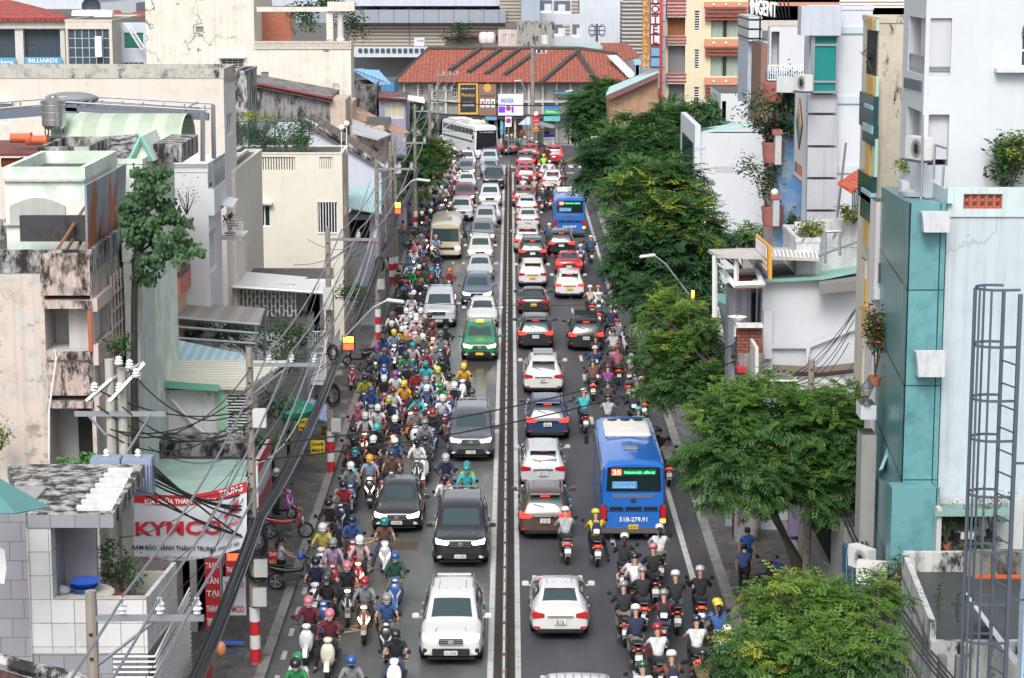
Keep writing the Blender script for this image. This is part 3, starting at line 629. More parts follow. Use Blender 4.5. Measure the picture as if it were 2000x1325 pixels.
o=MB().ball(PY(140,193,85),.75,8,sc=(1.4,1,.35)).build('tarpaulin',mat('grey_tarp',(.2,.21,.22),.6),smooth=True);tag(o,'crumpled grey tarpaulin folded on the steel roof frame','tarpaulin')
# ---- narrow houses between the climbing tree and the white block
H=house('narrow_house','narrow pale green house with street windows behind the climbing plant',67.5,240,268,480,73.8,1,wall('pale_green_plaster',(.5,.56,.52),dirt=.35,streak=.3),xe=300,hs=[(269,500,277,650),(271,740,282,830)])
for r in H['HS']:win(H['t'],H['Q'],r,3,3)
MB().slab(pl((277,582,70),(300,612,70),(300,616,72),(280,604,72)),.05).build('awning_window',mat('pale_sheet',(.55,.62,.62),.5),H['t'])
H=house('peach_house','peach house with an iron balcony and mossy gable wall',88,300,337,440,94,1,wall('mossy_peach',(.52,.42,.30),dirt=.4,moss=.25,streak=.4),sm=mat('peach_paint',(.6,.42,.25),.8),hs=[(340,535,352,580)],xe=362)
railing(H['t'],H['Q'],H['Y0']+.2,H['Y0']+2.8,8.2,9.1,d=-.25,nb=9,m=IRON)
MB().box(H['Xs'],H['Xs']+.25,H['Y0'],H['Y1'],7.4,8.1).build('balcony',mat('coral_paint',(.5,.17,.13),.7),H['t'])
o=MB().slab(pl((298,555,72.8),(328,535,75),(325,520,75.2),(298,530,73)),.05).build('awning',metalroof('mint_awning',(.3,.5,.45)));tag(o,'small mint corrugated awning between two narrow houses','awning')
H=house('white_house','tall narrow lilac-white house with glazed street strip',91,296,405,322,87.5,1,wall('lilac_white',(.64,.65,.68),dirt=.12,dirtcol='#8a8d96',streak=.1),hs=[(409,352,425,415),(409,448,424,530)],xe=430,par=.3)
for r in H['HS']:win(H['t'],H['Q'],r,4,2,gm=GLASS2)
P=H['P'];railing(H['t'],PFm(90.9),PY(310,300,91).x,PY(405,300,91).x,H['z'],H['z']+.05,rails=1,nb=2,m=IRON)
railing(H['t'],H['Q'],91,H['Y1'],H['z']-1.0,H['z']+.1,d=-.2,nb=24,m=GREYM)
MB().box(H['Xs'],H['Xs']+.25,91,H['Y1'],H['z']-2.1,H['z']-1.0).build('roof_terrace_edge',wall('lilac_white'),H['t'])
# bay sheet canopy and small planter balcony on the white house
o=MB().slab(pl((408,395,93),(455,405,93),(465,388,95),(430,382,95)),.04).build('glass_awning',mat('clear_plastic_sheet',(.5,.53,.54),.15));tag(o,'curved clear plastic awning over the small planter balcony','awning')
bl=thing('planter_balcony','little white railed balcony beside the lilac-white house','balcony',PY(440,470,95));r=rectF(95,(432,448,452,476));MB().box(r[0],r[1]+.5,95,97,r[2]+.15,r[2]+.3).build('slab',WALLC,bl);railing(bl,PFm(95),r[0],r[1]+.5,r[2]+.3,r[3]+.3,nb=2,rails=7)
plant('balcony_plant','dark balcony plant in a terracotta trough on the railed balcony',PY(449,462,95.5),.35,.75,160,LEAFD,.12,pot=(.25,.2,TERRA))
# bougainvillea twig
plant('bougainvillea','sparse pink bougainvillea twigs reaching past the white house',PY(365,420,79),.6,1.2,60,LEAF,.09,flow=PINKF)
# ---- large beige block with street front
BEIGE=wall('beige_block_plaster',(.60,.56,.50),dirt=.15,streak=.12,seed=3)
H=house('beige_block','very wide plain beige block with one barred window and stained top edge',99,-60,436,137,116,1,BEIGE,hf=[(255,233,285,259),(-20,205,20,243)],hs=[(443,222,455,265)],xe=459,par=.35,capm=wall('stained_coping',(.45,.43,.40),dirt=.8,dirtcol='#2a2927',moss=.3),sm=wall('white_street_plaster',(.64,.63,.61),dirt=.2))
r=H['HF'][0];win(H['t'],H['P'],r,2,1,bars=7,hb=1,sill=1);win(H['t'],H['P'],H['HF'][1],2,1,gm=mat('pale_blind',(.5,.56,.6),.4),sill=2)
win(H['t'],H['Q'],H['HS'][0],3,1,gm=GLASS2)
f=MB()
for i in range(6):
    r=rectS(H['Xs'],(439+i*3,150+i*-.5,441+i*3,158));f.box(H['Xs']+.003,H['Xs']+.08,r[0],r[1],r[2],r[3])
f.build('vent_blocks',wall('grey_vents',(.3,.3,.3),dirt=.3),H['t'])
o=MB().slab(pl((441,207,104),(470,220,104),(472,212,106),(445,203,108)),.05).build('tin_awning',wall('stained_sheet',(.5,.48,.46),dirt=.6,dirtcol='#7a2a22'));tag(o,'small stained sheet awning over the beige block side window','awning')
H=house('beige_annex','plain beige wall with an air grille under the white street strip',101,425,459,335,112,1,BEIGE,par=.1)
# ---- low roofs between the pole with transformers and the cream house
o=MB().slab(pl((300,712,80.5),(492,712,80.5),(470,690,82.5),(345,664,84),(300,664,84)),.08).build('tin_roof',metalroof('pale_blue_tin',(.42,.62,.68),axis=0,pitch=.35,dirt=.12));tag(o,'pale blue corrugated roof below the grey sheet canopy','roof')
o=MB().slab(pl((300,752,76.6),(478,758,76.6),(558,708,79.5),(562,704,79.7),(300,705,80)),.09).build('tin_roof',metalroof('cream_tin',(.62,.60,.52),axis=1,pitch=.3,dirt=.15));tag(o,'cream corrugated roof sloping towards the cable poles','roof')
o=MB().slab(pl((300,742,76.5),(429,752,76.5),(428,765,76.4),(300,757,76.4)),.03,up=(0,-1,0)).build('canvas_flap',mat('green_canvas',(.09,.28,.20),.7));tag(o,'rolled green canvas flap hanging from the cream roof edge','awning')
DW=wall('dirty_white_wall',(.68,.69,.68),dirt=.3,dirtcol='#6a665e',moss=.2,streak=.4,seed=4)
H=house('low_house','low dirty white house with a green barred window under the cream roof',77,296,486,762,80.2,1,DW,hf=[(443,770,484,842)],par=0)
r=H['HF'][0];recess(H['t'],H['P'],(r[0]-.15,r[1],r[2],r[3]),.9,mat('green_room_paint',(.15,.36,.20),.7),door=False)
g=MB()
for z in np.linspace(r[2],r[3],13):g.box(r[0],r[1],76.9,76.94,z-.018,z+.018)
for u in(r[0],r[1]):g.box(u-.03,u+.03,76.89,76.95,r[2],r[3])
g.build('window_bars',WHITEP,H['t'])
MB().box(*rectF(76.8,(424,757,442,842))[:2],76.85,76.99,*rectF(76.8,(424,757,442,842))[2:]).build('green_column',mat('green_column_paint',(.28,.5,.36),.7),H['t'])
MB().tube(pl((335,780,76.8),(380,832,76.8),(420,862,76.8),(490,885,76.7)),.05).build('drain_pipe',WHITEP,H['t'])
o=MB().slab(pl((285,930,69),(480,930,69),(487,898,71.5),(288,896,71.5)),.08).build('tin_roof',metalroof('mint_tin',(.38,.54,.49),axis=1,pitch=.22,dirt=.3,dirtcol='#4b4b3f'));tag(o,'mint corrugated roof covered in cables above the white banner','roof')
o=MB().slab(pl((285,962,66.5),(480,962,66.5),(487,932,68.5),(288,930,68.5)),.08).build('tin_roof',metalroof('mint_tin'));tag(o,'lower strip of mint corrugated roof right behind the banner','roof')
o=MB().box(*rectF(74.6,(268,868,486,893))[:2],74.7,76.5,*rectF(74.6,(268,868,486,893))[2:]).build('stained_ledge',MOLD);tag(o,'stained concrete ledge above the mint roof','ledge')
H=house('repair_shop','repair shop front behind the banner with an open interior',67,275,428,975,71,1,wall('shop_wall',(.3,.3,.29),dirt=.5),hf=[(340,1096,372,1250),(385,1090,420,1250)],hs=[(436,1090,452,1200),(462,1040,476,1120)],par=0,roofm=metalroof('mint_tin'))
for r in H['HF']:recess(H['t'],H['P'],r,2,DARK,door=False)
# ---- cream canopy house
H=house('canopy_house','white house with a lattice screen and a pale sheet canopy',104,412,640,545,116,1,wall('offwhite_plaster',(.60,.59,.57),dirt=.2),hf=[(600,575,625,660)],xe=652,par=0)
recess(H['t'],H['P'],H['HF'][0],1.5,DARK,door=False)
cn=thing('sheet_canopy','pale translucent sheet canopy before the cream three-storey wall','canopy',PY(530,560,100));SHEET=mat('translucent_sheet',(.58,.60,.60),.3)
MB().slab(pl((410,556,100.5),(648,572,100.5),(656,546,104.6),(425,526,104.6)),.05).build('sheet',SHEET,cn);f=MB()
f.tube(pl((410,558,100.4),(648,574,100.4)),.07,4)
for x in(420,650):f.tube([PY(x if x<600 else 636,565,100.4),PY(x if x<600 else 636,760,100.4)],.06,4)
f.build('frame',WHITEP,cn)
lt=thing('lattice_screen','tall white steel lattice screen of interlocking rectangles','screen',PY(500,600,101));g=MB();X0_,X1_=PY(412,560,101.5).x,PY(577,560,101.5).x;z0_,z1_=PY(500,645,101.5).z,PY(500,558,101.5).z
nu=22
for i in range(nu):
    u=X0_+(X1_-X0_)*i/(nu-1);g.box(u-.025,u+.025,101.45,101.5,z0_,z1_)
    if i<nu-1:
        for k in range(5):z=z0_+(z1_-z0_)*((k+.5*(i%2))/4.6);g.box(u,X0_+(X1_-X0_)*(i+1)/(nu-1),101.455,101.495,min(z1_-.02,z)-.025,min(z1_-.02,z)+.025)
g.build('lattice',WHITEP,lt);MB().box(X0_,X1_,101.9,102,z0_,z1_).build('backing',wall('taupe_wall',(.40,.37,.34),dirt=.2),lt)
cn=thing('sheet_canopy','brownish grey sheet canopy on a steel frame over the rubbish yard','canopy',PY(430,620,92))
MB().slab(pl((336,618,88),(508,633,88),(518,602,91.5),(370,592,91.5)),.05).build('sheet',metalroof('grey_beige_sheet',(.34,.32,.30),pitch=.8,dirt=.15),cn);f=MB()
for(a,b)in(((336,620,88),(508,635,88)),((336,638,88),(505,652,88)),((336,660,88),(500,672,88)),((336,620,88),(336,665,88)),((500,635,88),(500,720,88)),((517,605,91.4),(517,700,91.4))):f.tube(pl(a,b),.06,4)
f.build('frame',GREYM,cn)
H=house('yard_wall','low pale wall with shrubs and junk under the brownish canopy',97,330,590,650,103,1,wall('pale_blue_grey_plaster',(.52,.56,.57),dirt=.35),par=0)
for k,(x,y,r_,h_,l_)in enumerate(((360,672,1.2,.9,'dark creeper heap under the left half of the brownish canopy'),(430,668,1.3,.8,'tangled dry vines and creeper behind the canopy rail'),(480,690,1.2,1.1,'leafy bush at the edge of the pale blue tin roof'),(548,705,1.5,1.9,'broad-leaved bush growing below the lattice screen'),(575,690,.7,1.4,'thin upright branch with leaves near the white railed balcony'))):
    plant('bush',l_,PY(x,y,91+k),r_,h_,300,LEAF if k>1 else LEAFD,.16,seed=k)
wb=thing('corner_balcony','white railed corner balcony under the canopy at the street','balcony',PY(620,745,101));r=rectF(101,(598,690,640,742));MB().box(r[0],r[1],101,108,r[2]-.25,r[2]).build('slab',WHITEP,wb);railing(wb,PFm(101),r[0],r[1],r[2],r[3],nb=10);railing(wb,PSm(r[1],1),101,108,r[2],r[3],nb=26);railing(wb,PFm(101.1),r[0],r[1],r[3]+.3,r[3]+1.0,nb=10)
# ---- cream three-storey house
CREAM=wall('cream_plaster',(.64,.61,.52),dirt=.12,streak=.1,seed=6)
H=house('cream_house','cream three-storey house with roof balustrade and a barred window',119,452,668,300,128,1,CREAM,hf=[(462,307,576,333,.35),(624,307,650,331,.35),(494,402,528,443),(620,394,659,456)],xe=680,par=.02,hs=[(671,350,678,420),(671,450,677,520)],sm=wall('peach_street_plaster',(.55,.43,.35),dirt=.3))
for k in(0,1):
    r=H['HF'][k];g=MB();n=22 if k==0 else 6
    for i in range(n):u=r[0]+(r[1]-r[0])*(i+.5)/n;g.box(u-.045,u+.045,119.05,119.2,r[2],r[3])
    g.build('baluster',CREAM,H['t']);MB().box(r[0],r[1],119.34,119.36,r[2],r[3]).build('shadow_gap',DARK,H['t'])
win(H['t'],H['P'],H['HF'][2],3,1,sill=1);win(H['t'],H['P'],H['HF'][3],1,1,bars=7,hb=0)
for r in H['HS']:win(H['t'],H['Q'],r,3,2)
tr=thing('roof_trellis','green roof garden enclosure of wire and posts on the cream house','trellis',PY(520,300,119.5));f=MB()
for x in(460,486,537,591):f.tube(pl((x,300,119.4),(x,240,119.4)),.035,4)
f.tube(pl((455,238,119.4),(592,238,119.4)),.03,4);f.build('posts',mat('dark_green_post',(.03,.09,.06),.6),tr)
g=MB()
for i in range(46):
    x=458+i*2.9;g.tube(pl((x,241,119.5),(x+14,298,119.5)),.006,3);g.tube(pl((x+14,241,119.5),(x,298,119.5)),.006,3)
g.build('wire_mesh',mat('green_wire',(.12,.22,.18),.5),tr)
for k,(x,r_,h_,mm,lb)in enumerate(((480,1.1,1.2,LEAFD,'low dark hedge plant at the left of the roof garden'),(508,1.1,1.2,LEAFD,'low dark hedge plant in the middle of the roof garden'),(560,1.0,1.8,LEAF,'rounded shrub beside the last trellis post'),(598,.9,2.6,LEAF,'thin frangipani-like shrub at the right of the roof garden'),(585,.5,.8,LEAFY,'small yellow-leaved plant on the roof garden edge'))):
    plant('roof_plant',lb,PY(x,296,120),r_,h_,260,mm,.17,seed=k)
plant('creeper','yellow-green creeper along the top wire of the roof garden',PY(490,240,119.6),1.6,.5,200,LEAFY,.14)
for k,x in enumerate((667,677)):
    t=thing('globe_lamp',('left','right')[k]+' white globe lamp on a thin post at the roof corner','lamp',PY(x,300,119.3),'globe lamps');MB().tube([PY(x,300,119.3+k*2),PY(x,256-k*8,119.3+k*2)],.03).build('post',WHITEP,t);MB().ball(PY(x,250-k*8,119.3+k*2),.17).build('globe',mat('white_globe',(.75,.75,.75),.2),t,smooth=True)
# ---- lilac gabled house and its long dark tiled roof
LIL=wall('pale_lilac',(.50,.54,.62),dirt=.12,streak=.1)
t=thing('gabled_house','pale lilac gabled house with a long blackened tile roof','building',PY(640,400,131));Y=131
pts=pl((520,300,Y),(598,238,Y),(745,330,Y),(745,520,Y),(520,520,Y));MB().prism(pts,(0,4.5,0)).build('wall',LIL,t)
OLDT=rooftile('blackened_tiles','#4f4843',axis=1,dark='#1c1a19',light='#8c8079')
a,b=PY(598,236,Y),PY(750,332,Y);c,d=PY(620,234,Y+11),PY(765,322,Y+11)
MB().slab([a+Vector((-.1,-.3,.05)),b+Vector((.3,-.3,.02)),Vector((b.x+.3,Y+5,b.z)),Vector((a.x,Y+5,a.z+.05))],.22).build('roof',OLDT,t)
f=MB().tube([a+Vector((0,-.25,.1)),(a+b)/2+Vector((0,-.25,.12)),b+Vector((.2,-.25,.05))],.17,5);f.build('verge',MOLD,t)
o=MB().slab(pl((520,262,129),(560,272,129),(600,240,135),(545,238,135)),.1).build('low_roof',wall('white_lilac_roof',(.55,.56,.6),dirt=.3));tag(o,'small pale gable roof seen through the roof garden wire','roof')
o=MB().slab(pl((680,405,123),(745,418,123),(745,365,129),(680,365,129)),.06).build('awning',metalroof('mint_blue_awning',(.42,.62,.62),dirt=.05));tag(o,'large flat mint awning sheet beside the cream house','awning')
H=house('shop_house','shuttered shop with a red edged grey board beneath the mint awning',124,680,742,420,131,1,wall('grey_shutter_wall',(.30,.31,.33),dirt=.4),hf=[(683,430,722,466)],xe=752,par=0);recess(H['t'],H['P'],H['HF'][0],1.2,DARK,door=False)
H['t'].location=H['t'].location
o=MB().box(*rectF(122,(698,472,738,560))[:2],122,122.2,*rectF(122,(698,472,738,560))[2:]).build('grey_board',mat('slate_board',(.16,.18,.21),.5));tag(o,'tall slate grey board with a red top rail beside the pole','sign')
o=MB().box(*rectF(121.9,(698,468,738,472))[:2],121.9,122.3,*rectF(121.9,(698,468,738,472))[2:]).build('red_rail',REDB);tag(o,'thin red rail on top of the slate grey board','sign')
# ---- mossy dark house with sloping top
t=thing('mossy_house','windowless house wall blackened by mould under a sloping tile edge','building',PY(560,300,146));Y=146
MB().prism(pl((470,158,Y),(645,190,Y),(645,330,Y),(470,330,Y)),(0,8,0)).build('wall',wall('black_mould_wall',(.24,.23,.23),dirt=.5,dirtcol='#161616',moss=.55,streak=.7,seed=9),t)
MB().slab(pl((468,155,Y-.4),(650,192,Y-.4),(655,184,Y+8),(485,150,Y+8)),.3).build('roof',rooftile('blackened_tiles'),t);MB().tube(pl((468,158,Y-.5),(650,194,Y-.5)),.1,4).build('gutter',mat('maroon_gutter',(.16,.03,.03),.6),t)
MB().box(*rectF(Y,(645,195,675,250))[:2],Y,Y+5,*rectF(Y,(645,195,675,250))[2:]).build('side_room',wall('pinkish_render',(.50,.40,.33),dirt=.3),t)
H=house('ruined_corner','tiny ruined stained wall between the beige block and the mossy house',128,458,482,140,133,1,MOLD,par=.1)
# ---- huge cracked cream wall
CRK=wall('cracked_cream_wall',(.64,.61,.55),dirt=.28,dirtcol='#6e6452',crack=1.0,streak=.25,scale=.7,seed=1)
t=thing('cracked_building','tall cream building covered in cracks with an open columned roof terrace','building',PY(500,270,156));Y=156
A=PY(283,0,Y);xa=A.x;xb=PY(497,80,Y).x;xc=PY(685,80,Y).x;zt=PY(560,82,Y).z;zT=PY(300,-40,Y).z;z0=PY(500,300,Y).z-4
w=MB();hf=[rectF(Y,(382,52,398,64)),rectF(Y,(432,116,476,135)),rectF(Y,(510,141,525,154))]
panel(w,PFm(Y),xa,xb,0,zT,hf[:2]);panel(w,PFm(Y),xb,xc,0,zt,hf[2:]);w.add([(xc,Y,0),(xc,Y+3.2,0),(xc,Y+3.2,zt),(xc,Y,zt)],[(0,1,2,3)]);w.add([(xb,Y,zt),(xb,Y+12,zt),(xb,Y+12,zT),(xb,Y,zT)],[(0,1,2,3)]);w.add([(xb,Y,zt-.5),(xc,Y,zt-.5),(xc,Y+3.2,zt-.5),(xb,Y+12,zt-.5)],[(0,1,2,3)]);w.add([(xa,Y,0),(xa,Y+12,0),(xa,Y+12,zT),(xa,Y,zT)],[(0,1,2,3)])
w.build('wall',CRK,t,recalc=False)
for k,r in enumerate(hf):win(t,PFm(Y),r,1 if k!=1 else 4,4,fm=wall('grey_louvre',(.4,.4,.38),dirt=.3),sill=k==1)
f=MB();zp=PY(600,24,Y).z;zq=PY(600,2,Y).z
f.box(xb+.2,xc,Y-.1,Y+.3,PY(600,23,Y).z,PY(600,14,Y).z);f.box(PY(640,20,Y).x,xc+.3,Y-.2,Y+.6,PY(600,22,Y).z,PY(660,4,Y).z)
f.box(PY(637,20,Y).x,PY(650,20,Y).x,Y,Y+.5,zt,zp);f.build('beam',CRK,t)
MB().lathe([(.32,0),(.32,.15),(.24,.25),(.21,zp-zt-.4),(.3,zp-zt-.15),(.36,zp-zt)],(PY(664,50,Y).x,Y+.4,zt),'z',14).build('column',wall('white_column',(.62,.60,.57),dirt=.3),t,smooth='auto')
railing(t,PFm(Y),xb,xc,zt-.45,zt,nb=60,m=wall('cream_baluster',(.55,.50,.44),dirt=.4),th=.05,rails=2)
o=MB().box(*rectF(161,(503,24,570,80))[:2],161,161.3,*rectF(161,(503,24,570,80))[2:]).build('brick_wall',tiled('red_brick',(.42,.13,.07),'#8d7a6e',.35,.12,'xz',.3,.8,.012,off=.5,blotch='#a9553c'));tag(o,'bare red brick wall seen through the cracked building terrace','wall')
for k,(x,y,r_,h_,l_)in enumerate(((577,55,1.6,2.2,'dark potted tree beside the red brick wall on the terrace'),(676,70,1.5,2.4,'bushy tree growing past the white terrace column'),(630,6,1.6,.8,'creeper spilling over the terrace beam'))):
    plant('terrace_tree',l_,PY(x,y+14,159+k),r_,h_,260,LEAFD,.25,seed=k)
# ---- jumble beyond it
HB=house('mould_wall_house','low house with black mould-streaked parapet left of the blue roof',170,680,735,166,176,1,wall('black_mould_wall'),par=.3)
o=MB().slab(pl((688,135,176),(740,137,176),(765,165,174),(740,166,172),(710,134,180)),.1).build('tin_roof',metalroof('bright_blue_tin',(.22,.42,.62),axis=0,pitch=.3,dirt=.05));tag(o,'bright blue tin roof left of the long red tiled roof','roof')
H=house('blue_wall_house','small house painted deep blue under the blue tin roof',181,688,770,160,188,1,mat('deep_blue_paint',(.06,.22,.40),.8),par=0)
H=house('purple_house','small purple-trimmed house with big cream blinds and a red roof edge',168,740,792,190,175,1,wall('lilac_house_paint',(.40,.37,.52),dirt=.2),hf=[(752,200,788,232)],xe=800,par=0)
win(H['t'],H['P'],H['HF'][0],3,1,gm=mat('cream_blind',(.60,.57,.45),.6))
o=MB().slab(pl((738,190,167.5),(798,194,167.5),(795,184,172),(742,177,172)),.1).build('tin_roof',metalroof('maroon_tin',(.22,.05,.05)));tag(o,'maroon roof edge on the purple-trimmed house','roof')
o=MB().slab(pl((796,193,167),(830,200,167),(828,190,170),(797,186,170)),.1).build('white_awning',WHITEP);tag(o,'small white flat awning jutting from the purple house','awning')
for k,(pp,mm,lb)in enumerate(((((690,205,162),(800,258,150),(790,262,148),(690,230,150)),metalroof('rust_orange_tin',(.45,.28,.18),axis=1,rust=.1),'long rusty orange tin roof sloping to the street trees'),(((688,232,148),(765,262,146),(740,272,143),(688,258,143)),metalroof('white_grey_tin',(.5,.52,.55),axis=1),'pale grey tin roof below the rusty orange one'))):
    o=MB().slab(pl(*pp),.12).build('tin_roof',mm);tag(o,lb,'roof')
H=house('peeled_wall_house','stained ochre plaster wall with peeled patches below the grey tin roof',146.5,684,752,245,154,1,wall('peeled_ochre',(.48,.40,.32),dirt=.4,peel=.4,peelcol='#6b5b4b',moss=.2),par=0)
H=house('pink_tall_house','slim pinkish house wall with pipes beside the cracked building',150,655,688,200,154,1,wall('pinkish_render'),par=.1)
# ================================================================ houses along the right side, near to far
COLDW=wall('cold_white_wall',(.55,.58,.62),dirt=.1,streak=.12,dirtcol='#8d939c')
OLDW=wall('stained_cold_white',(.46,.52,.56),dirt=.35,streak=.6,dirtcol='#8b9499',scale=.8,crack=.3);TEALS=tiled('teal_side_panels',(.12,.29,.32),'#06191c',.8,2.5,'yz',.12,.3,.045)
# ---- pale blue clapboard house at the right edge
CLAP=tiled('blue_clapboard',(.42,.56,.68),'#5f7c93',6.0,.62,'sz',.05,.5,.02)
t=thing('clapboard_house','pale blue clapboard house cut by the right picture edge','building',(9.6,36,0));XC=PY(1983,700,40.6).x+.42;zC=PY(1985,640,40).z
w=MB();q=rectS(XC,(1989,1165,2012,1290));panel(w,PSm(XC,-1),26,41,0,zC,[q]);w.add([(XC,41,0),(XC+6,41,0),(XC+6,41,zC),(XC,41,zC)],[(0,1,2,3)]).add([(XC,26,zC),(XC+6,26,zC),(XC+6,41,zC),(XC,41,zC)],[(0,1,2,3)]);w.build('wall',CLAP,t,recalc=False)
win(t,PSm(XC,-1),q,2,5,gm=mat('green_glass_dark',(.02,.09,.07),.1));MB().box(XC-.04,XC+.1,40.7,41.03,0,zC+.05).build('corner_board',mat('pale_blue_paint',(.5,.66,.78),.5),t)
# caged ladder
t=thing('caged_ladder','tall grey steel ladder inside a safety cage at the right edge','ladder',PY(1945,1300,40));L0=39.7
def lx(y):return 1990-(y-600)*.021
f=MB();top,bot=566,1420
xl_,xr_=PY(1975,620,L0+.5),PY(1993,600,L0)
f.box(PY(1990,620,L0).x-.02,PY(1990,620,L0).x+.05,L0-.04,L0+.04,-0.2,PY(1990,575,L0).z);f.box(PY(1972,620,L0).x-.02,PY(1972,620,L0).x+.04,L0+.55,L0+.62,-.2,PY(1990,575,L0).z)
xr0=PY(1990,620,L0).x+.015;xl0=PY(1972,620,L0).x;cx,rad=xl0-.2,.36
f.build('stile',IRON,t);g=MB();z=.2;ztop=PY(1950,567,L0).z
while z<ztop-1.2:g.tube([(xr0,L0,z),(xl0+.01,L0+.58,z)],.018,5);z+=.42
g.build('rungs',IRON,t)
z=ztop;k=0
while z>1:
    h=MB();pts=[(xr0,L0,z)]+[(cx-.02-.36*math.sin(a)*1.0,L0+.29-.33*math.cos(a),z)for a in np.linspace(0,math.pi,11)]+[(xl0,L0+.58,z)]
    for p,q in zip(pts[:-1],pts[1:]):
        p,q=Vector(p),Vector(q);h.add([p-EZ*.025,q-EZ*.025,q+EZ*.025,p+EZ*.025,p*1-EZ*.025+EY*.012,q-EZ*.025+EY*.012,q+EZ*.025+EY*.012,p+EZ*.025+EY*.012],[(0,1,2,3),(4,5,6,7),(0,1,5,4),(3,2,6,7)])
    h.build('hoop',IRON,t);z-=(1.05,1.0,.75,1.05)[k%4];k+=1
h=MB()
for a in(.35,1.0,1.57,2.2,2.8):x,y=cx-.02-.375*math.sin(a),L0+.29-.345*math.cos(a);h.box(x-.02,x+.02,y-.012,y+.012,1,ztop)
h.build('cage_bar',IRON,t)
for zz in(6.5,9.2,11.8):MB().box(xr0,xr0+.5,L0-.02,L0+.02,zz,zz+.04).build('bracket',IRON,t)
# ---- white tower with recessed balconies (upper right)
H=house('white_tower','big cold-white house with recessed balconies and an arched window',58.5,1812,2200,-60,67,-1,COLDW,
  hf=[(1816,36,1858,148),(1812.5,224,1853,325),(1994,66,2040,132,.15)],hs=[(1774,34,1806,143),(1770,213,1799,305)],xe=1768,par=.1)
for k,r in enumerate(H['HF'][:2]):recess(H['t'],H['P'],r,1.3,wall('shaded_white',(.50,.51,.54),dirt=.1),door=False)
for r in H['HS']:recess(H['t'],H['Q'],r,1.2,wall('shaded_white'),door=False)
P,Q=H['P'],H['Q'];r=H['HF'][0];railing(H['t'],P,r[0],r[1],r[2]+.15,r[2]+.22,d=.05,nb=2,m=GREYM);
ov=MB();c=PY(1829,87,59.2);ov.lathe([(.36,0),(.36,.12),(.26,.12),(.26,0)],(0,0,0),'y',22)
ov.v=[(c.x+v[0]*.55,59.75+v[1],c.z+v[2]*1.35)for v in ov.v];ov.build('oval_window',mat('oval_frame',(.3,.3,.33),.4),H['t']);
r=H['HF'][2];win(H['t'],P,r,2,2,gm=GLASS2)
MB().prism([Vector((r[0]+(r[1]-r[0])*(.5-.5*math.cos(a)),58.47,r[3]+.45*math.sin(a)))for a in np.linspace(0,math.pi,9)],(0,-.03,0)).build('arch_pane',GLASS2,H['t'])
q=rectF(58.5,(1942,133,2060,141));MB().box(q[0],q[1],58.2,58.49,q[2],q[3]).build('sill',COLDW,H['t'])
r=H['HS'][0];railing(H['t'],Q,r[0],r[1],r[2]+.1,r[2]+.45,d=.05,nb=8,m=GREYM)
f=MB()
for i in range(5):
    q=rectS(H['Xs'],(1768.5+i*7,152+i*1.6,1773+i*7,172+i*1.6));f.box(H['Xs']-.05,H['Xs']-.003,q[0],q[1],q[2],q[3])
f.build('vent_blocks',IRON,H['t'])
r=H['HS'][1];MB().box(H['Xs']+.9,H['Xs']+.95,r[0]+.3,r[1]-.3,r[2]+.1,r[2]+1.6).build('blue_window',mat('blue_green_glass',(.03,.12,.16),.1),H['t'])
r=H['HF'][1];f=MB()
for i in range(2):
    for j in range(2):x=r[0]+.12+i*.3;f.box(x,x+.17,59.65,59.7,r[3]-.4-j*.75,r[3]-.05-j*.75)
f.build('panelled_door',mat('door_grey',(.16,.16,.18),.5),H['t'])
aircon('air conditioner in the recessed balcony of the white tower',PY(1794,312,58.0),(-1,-.4))
b=thing('roof_gutter','pair of thin grey pipes standing against the white tower','pipe',PY(1805,380,57));
for(x0,y0,x1,y1)in((1802,225,1800,385),(1826,282,1823,350),(1843,325,1838,400)):MB().tube([PY(x0,y0,57.5),PY(x1,y1,57.5)],.035,5).build('pipe',GREYM,b)
MB().tube([PY(1826,283,57.5),PY(1848,290,57.6)],.03,5).build('pipe',GREYM,b)
# ---- terrace house with teal panel front
H=house('terrace_house','stained pale wall house whose street side is clad in teal panels',56.5,1850,2200,422,63.6,-1,OLDW,par=0)
Xs=H['Xs'];t=H['t']
pr=rectF(56.5,(1850,372,2060,422));hs_=[rectF(56.5,(1881,379,1957,408))];w=MB();PP=PFm(56.45);panel(w,PP,pr[0],pr[1],H['z']-.02,pr[3],hs_,.2);w.box(pr[0],pr[1],56.45,56.7,pr[3]-.0,pr[3]+.06)
w.add([(pr[0],56.45,H['z']),(pr[0],63,H['z']),(pr[0],63,pr[3]),(pr[0],56.45,pr[3])],[(0,1,2,3)]);w.build('terrace_parapet',wall('pale_green_parapet',(.50,.60,.60),dirt=.15),t,recalc=False)
def breeze(t,Y,r):
    g=MB();u0,u1,z0,z1=r;n=5;w=(u1-u0)/n
    for i in range(n):
        for j in range(2):
            c=Vector((u0+w*(i+.5),Y,z0+(z1-z0)*(j+.5)/2));a,b=w/2,(z1-z0)/4
            g.box(c.x-a,c.x+a,Y,Y+.08,c.z-b,c.z-b+.03);g.box(c.x-a,c.x-a+.03,Y+.002,Y+.078,c.z-b,c.z+b);g.box(c.x+a-.03,c.x+a,Y+.002,Y+.078,c.z-b,c.z+b)
            for k in range(4):
                p,q=c+Vector((math.cos(k*1.571)*a*.9,.04,math.sin(k*1.571)*b*.9)),c+Vector((math.cos((k+1)*1.571)*a*.9,.04,math.sin((k+1)*1.571)*b*.9));g.tube([p,q],.025,4)
    g.build('breeze_blocks',wall('red_breeze_block',(.42,.10,.06),dirt=.3),t);MB().box(u0,u1,Y+.15,Y+.17,z0,z1).build('block_backing',wall('pale_green_parapet'),t)
breeze(t,56.5,hs_[0])
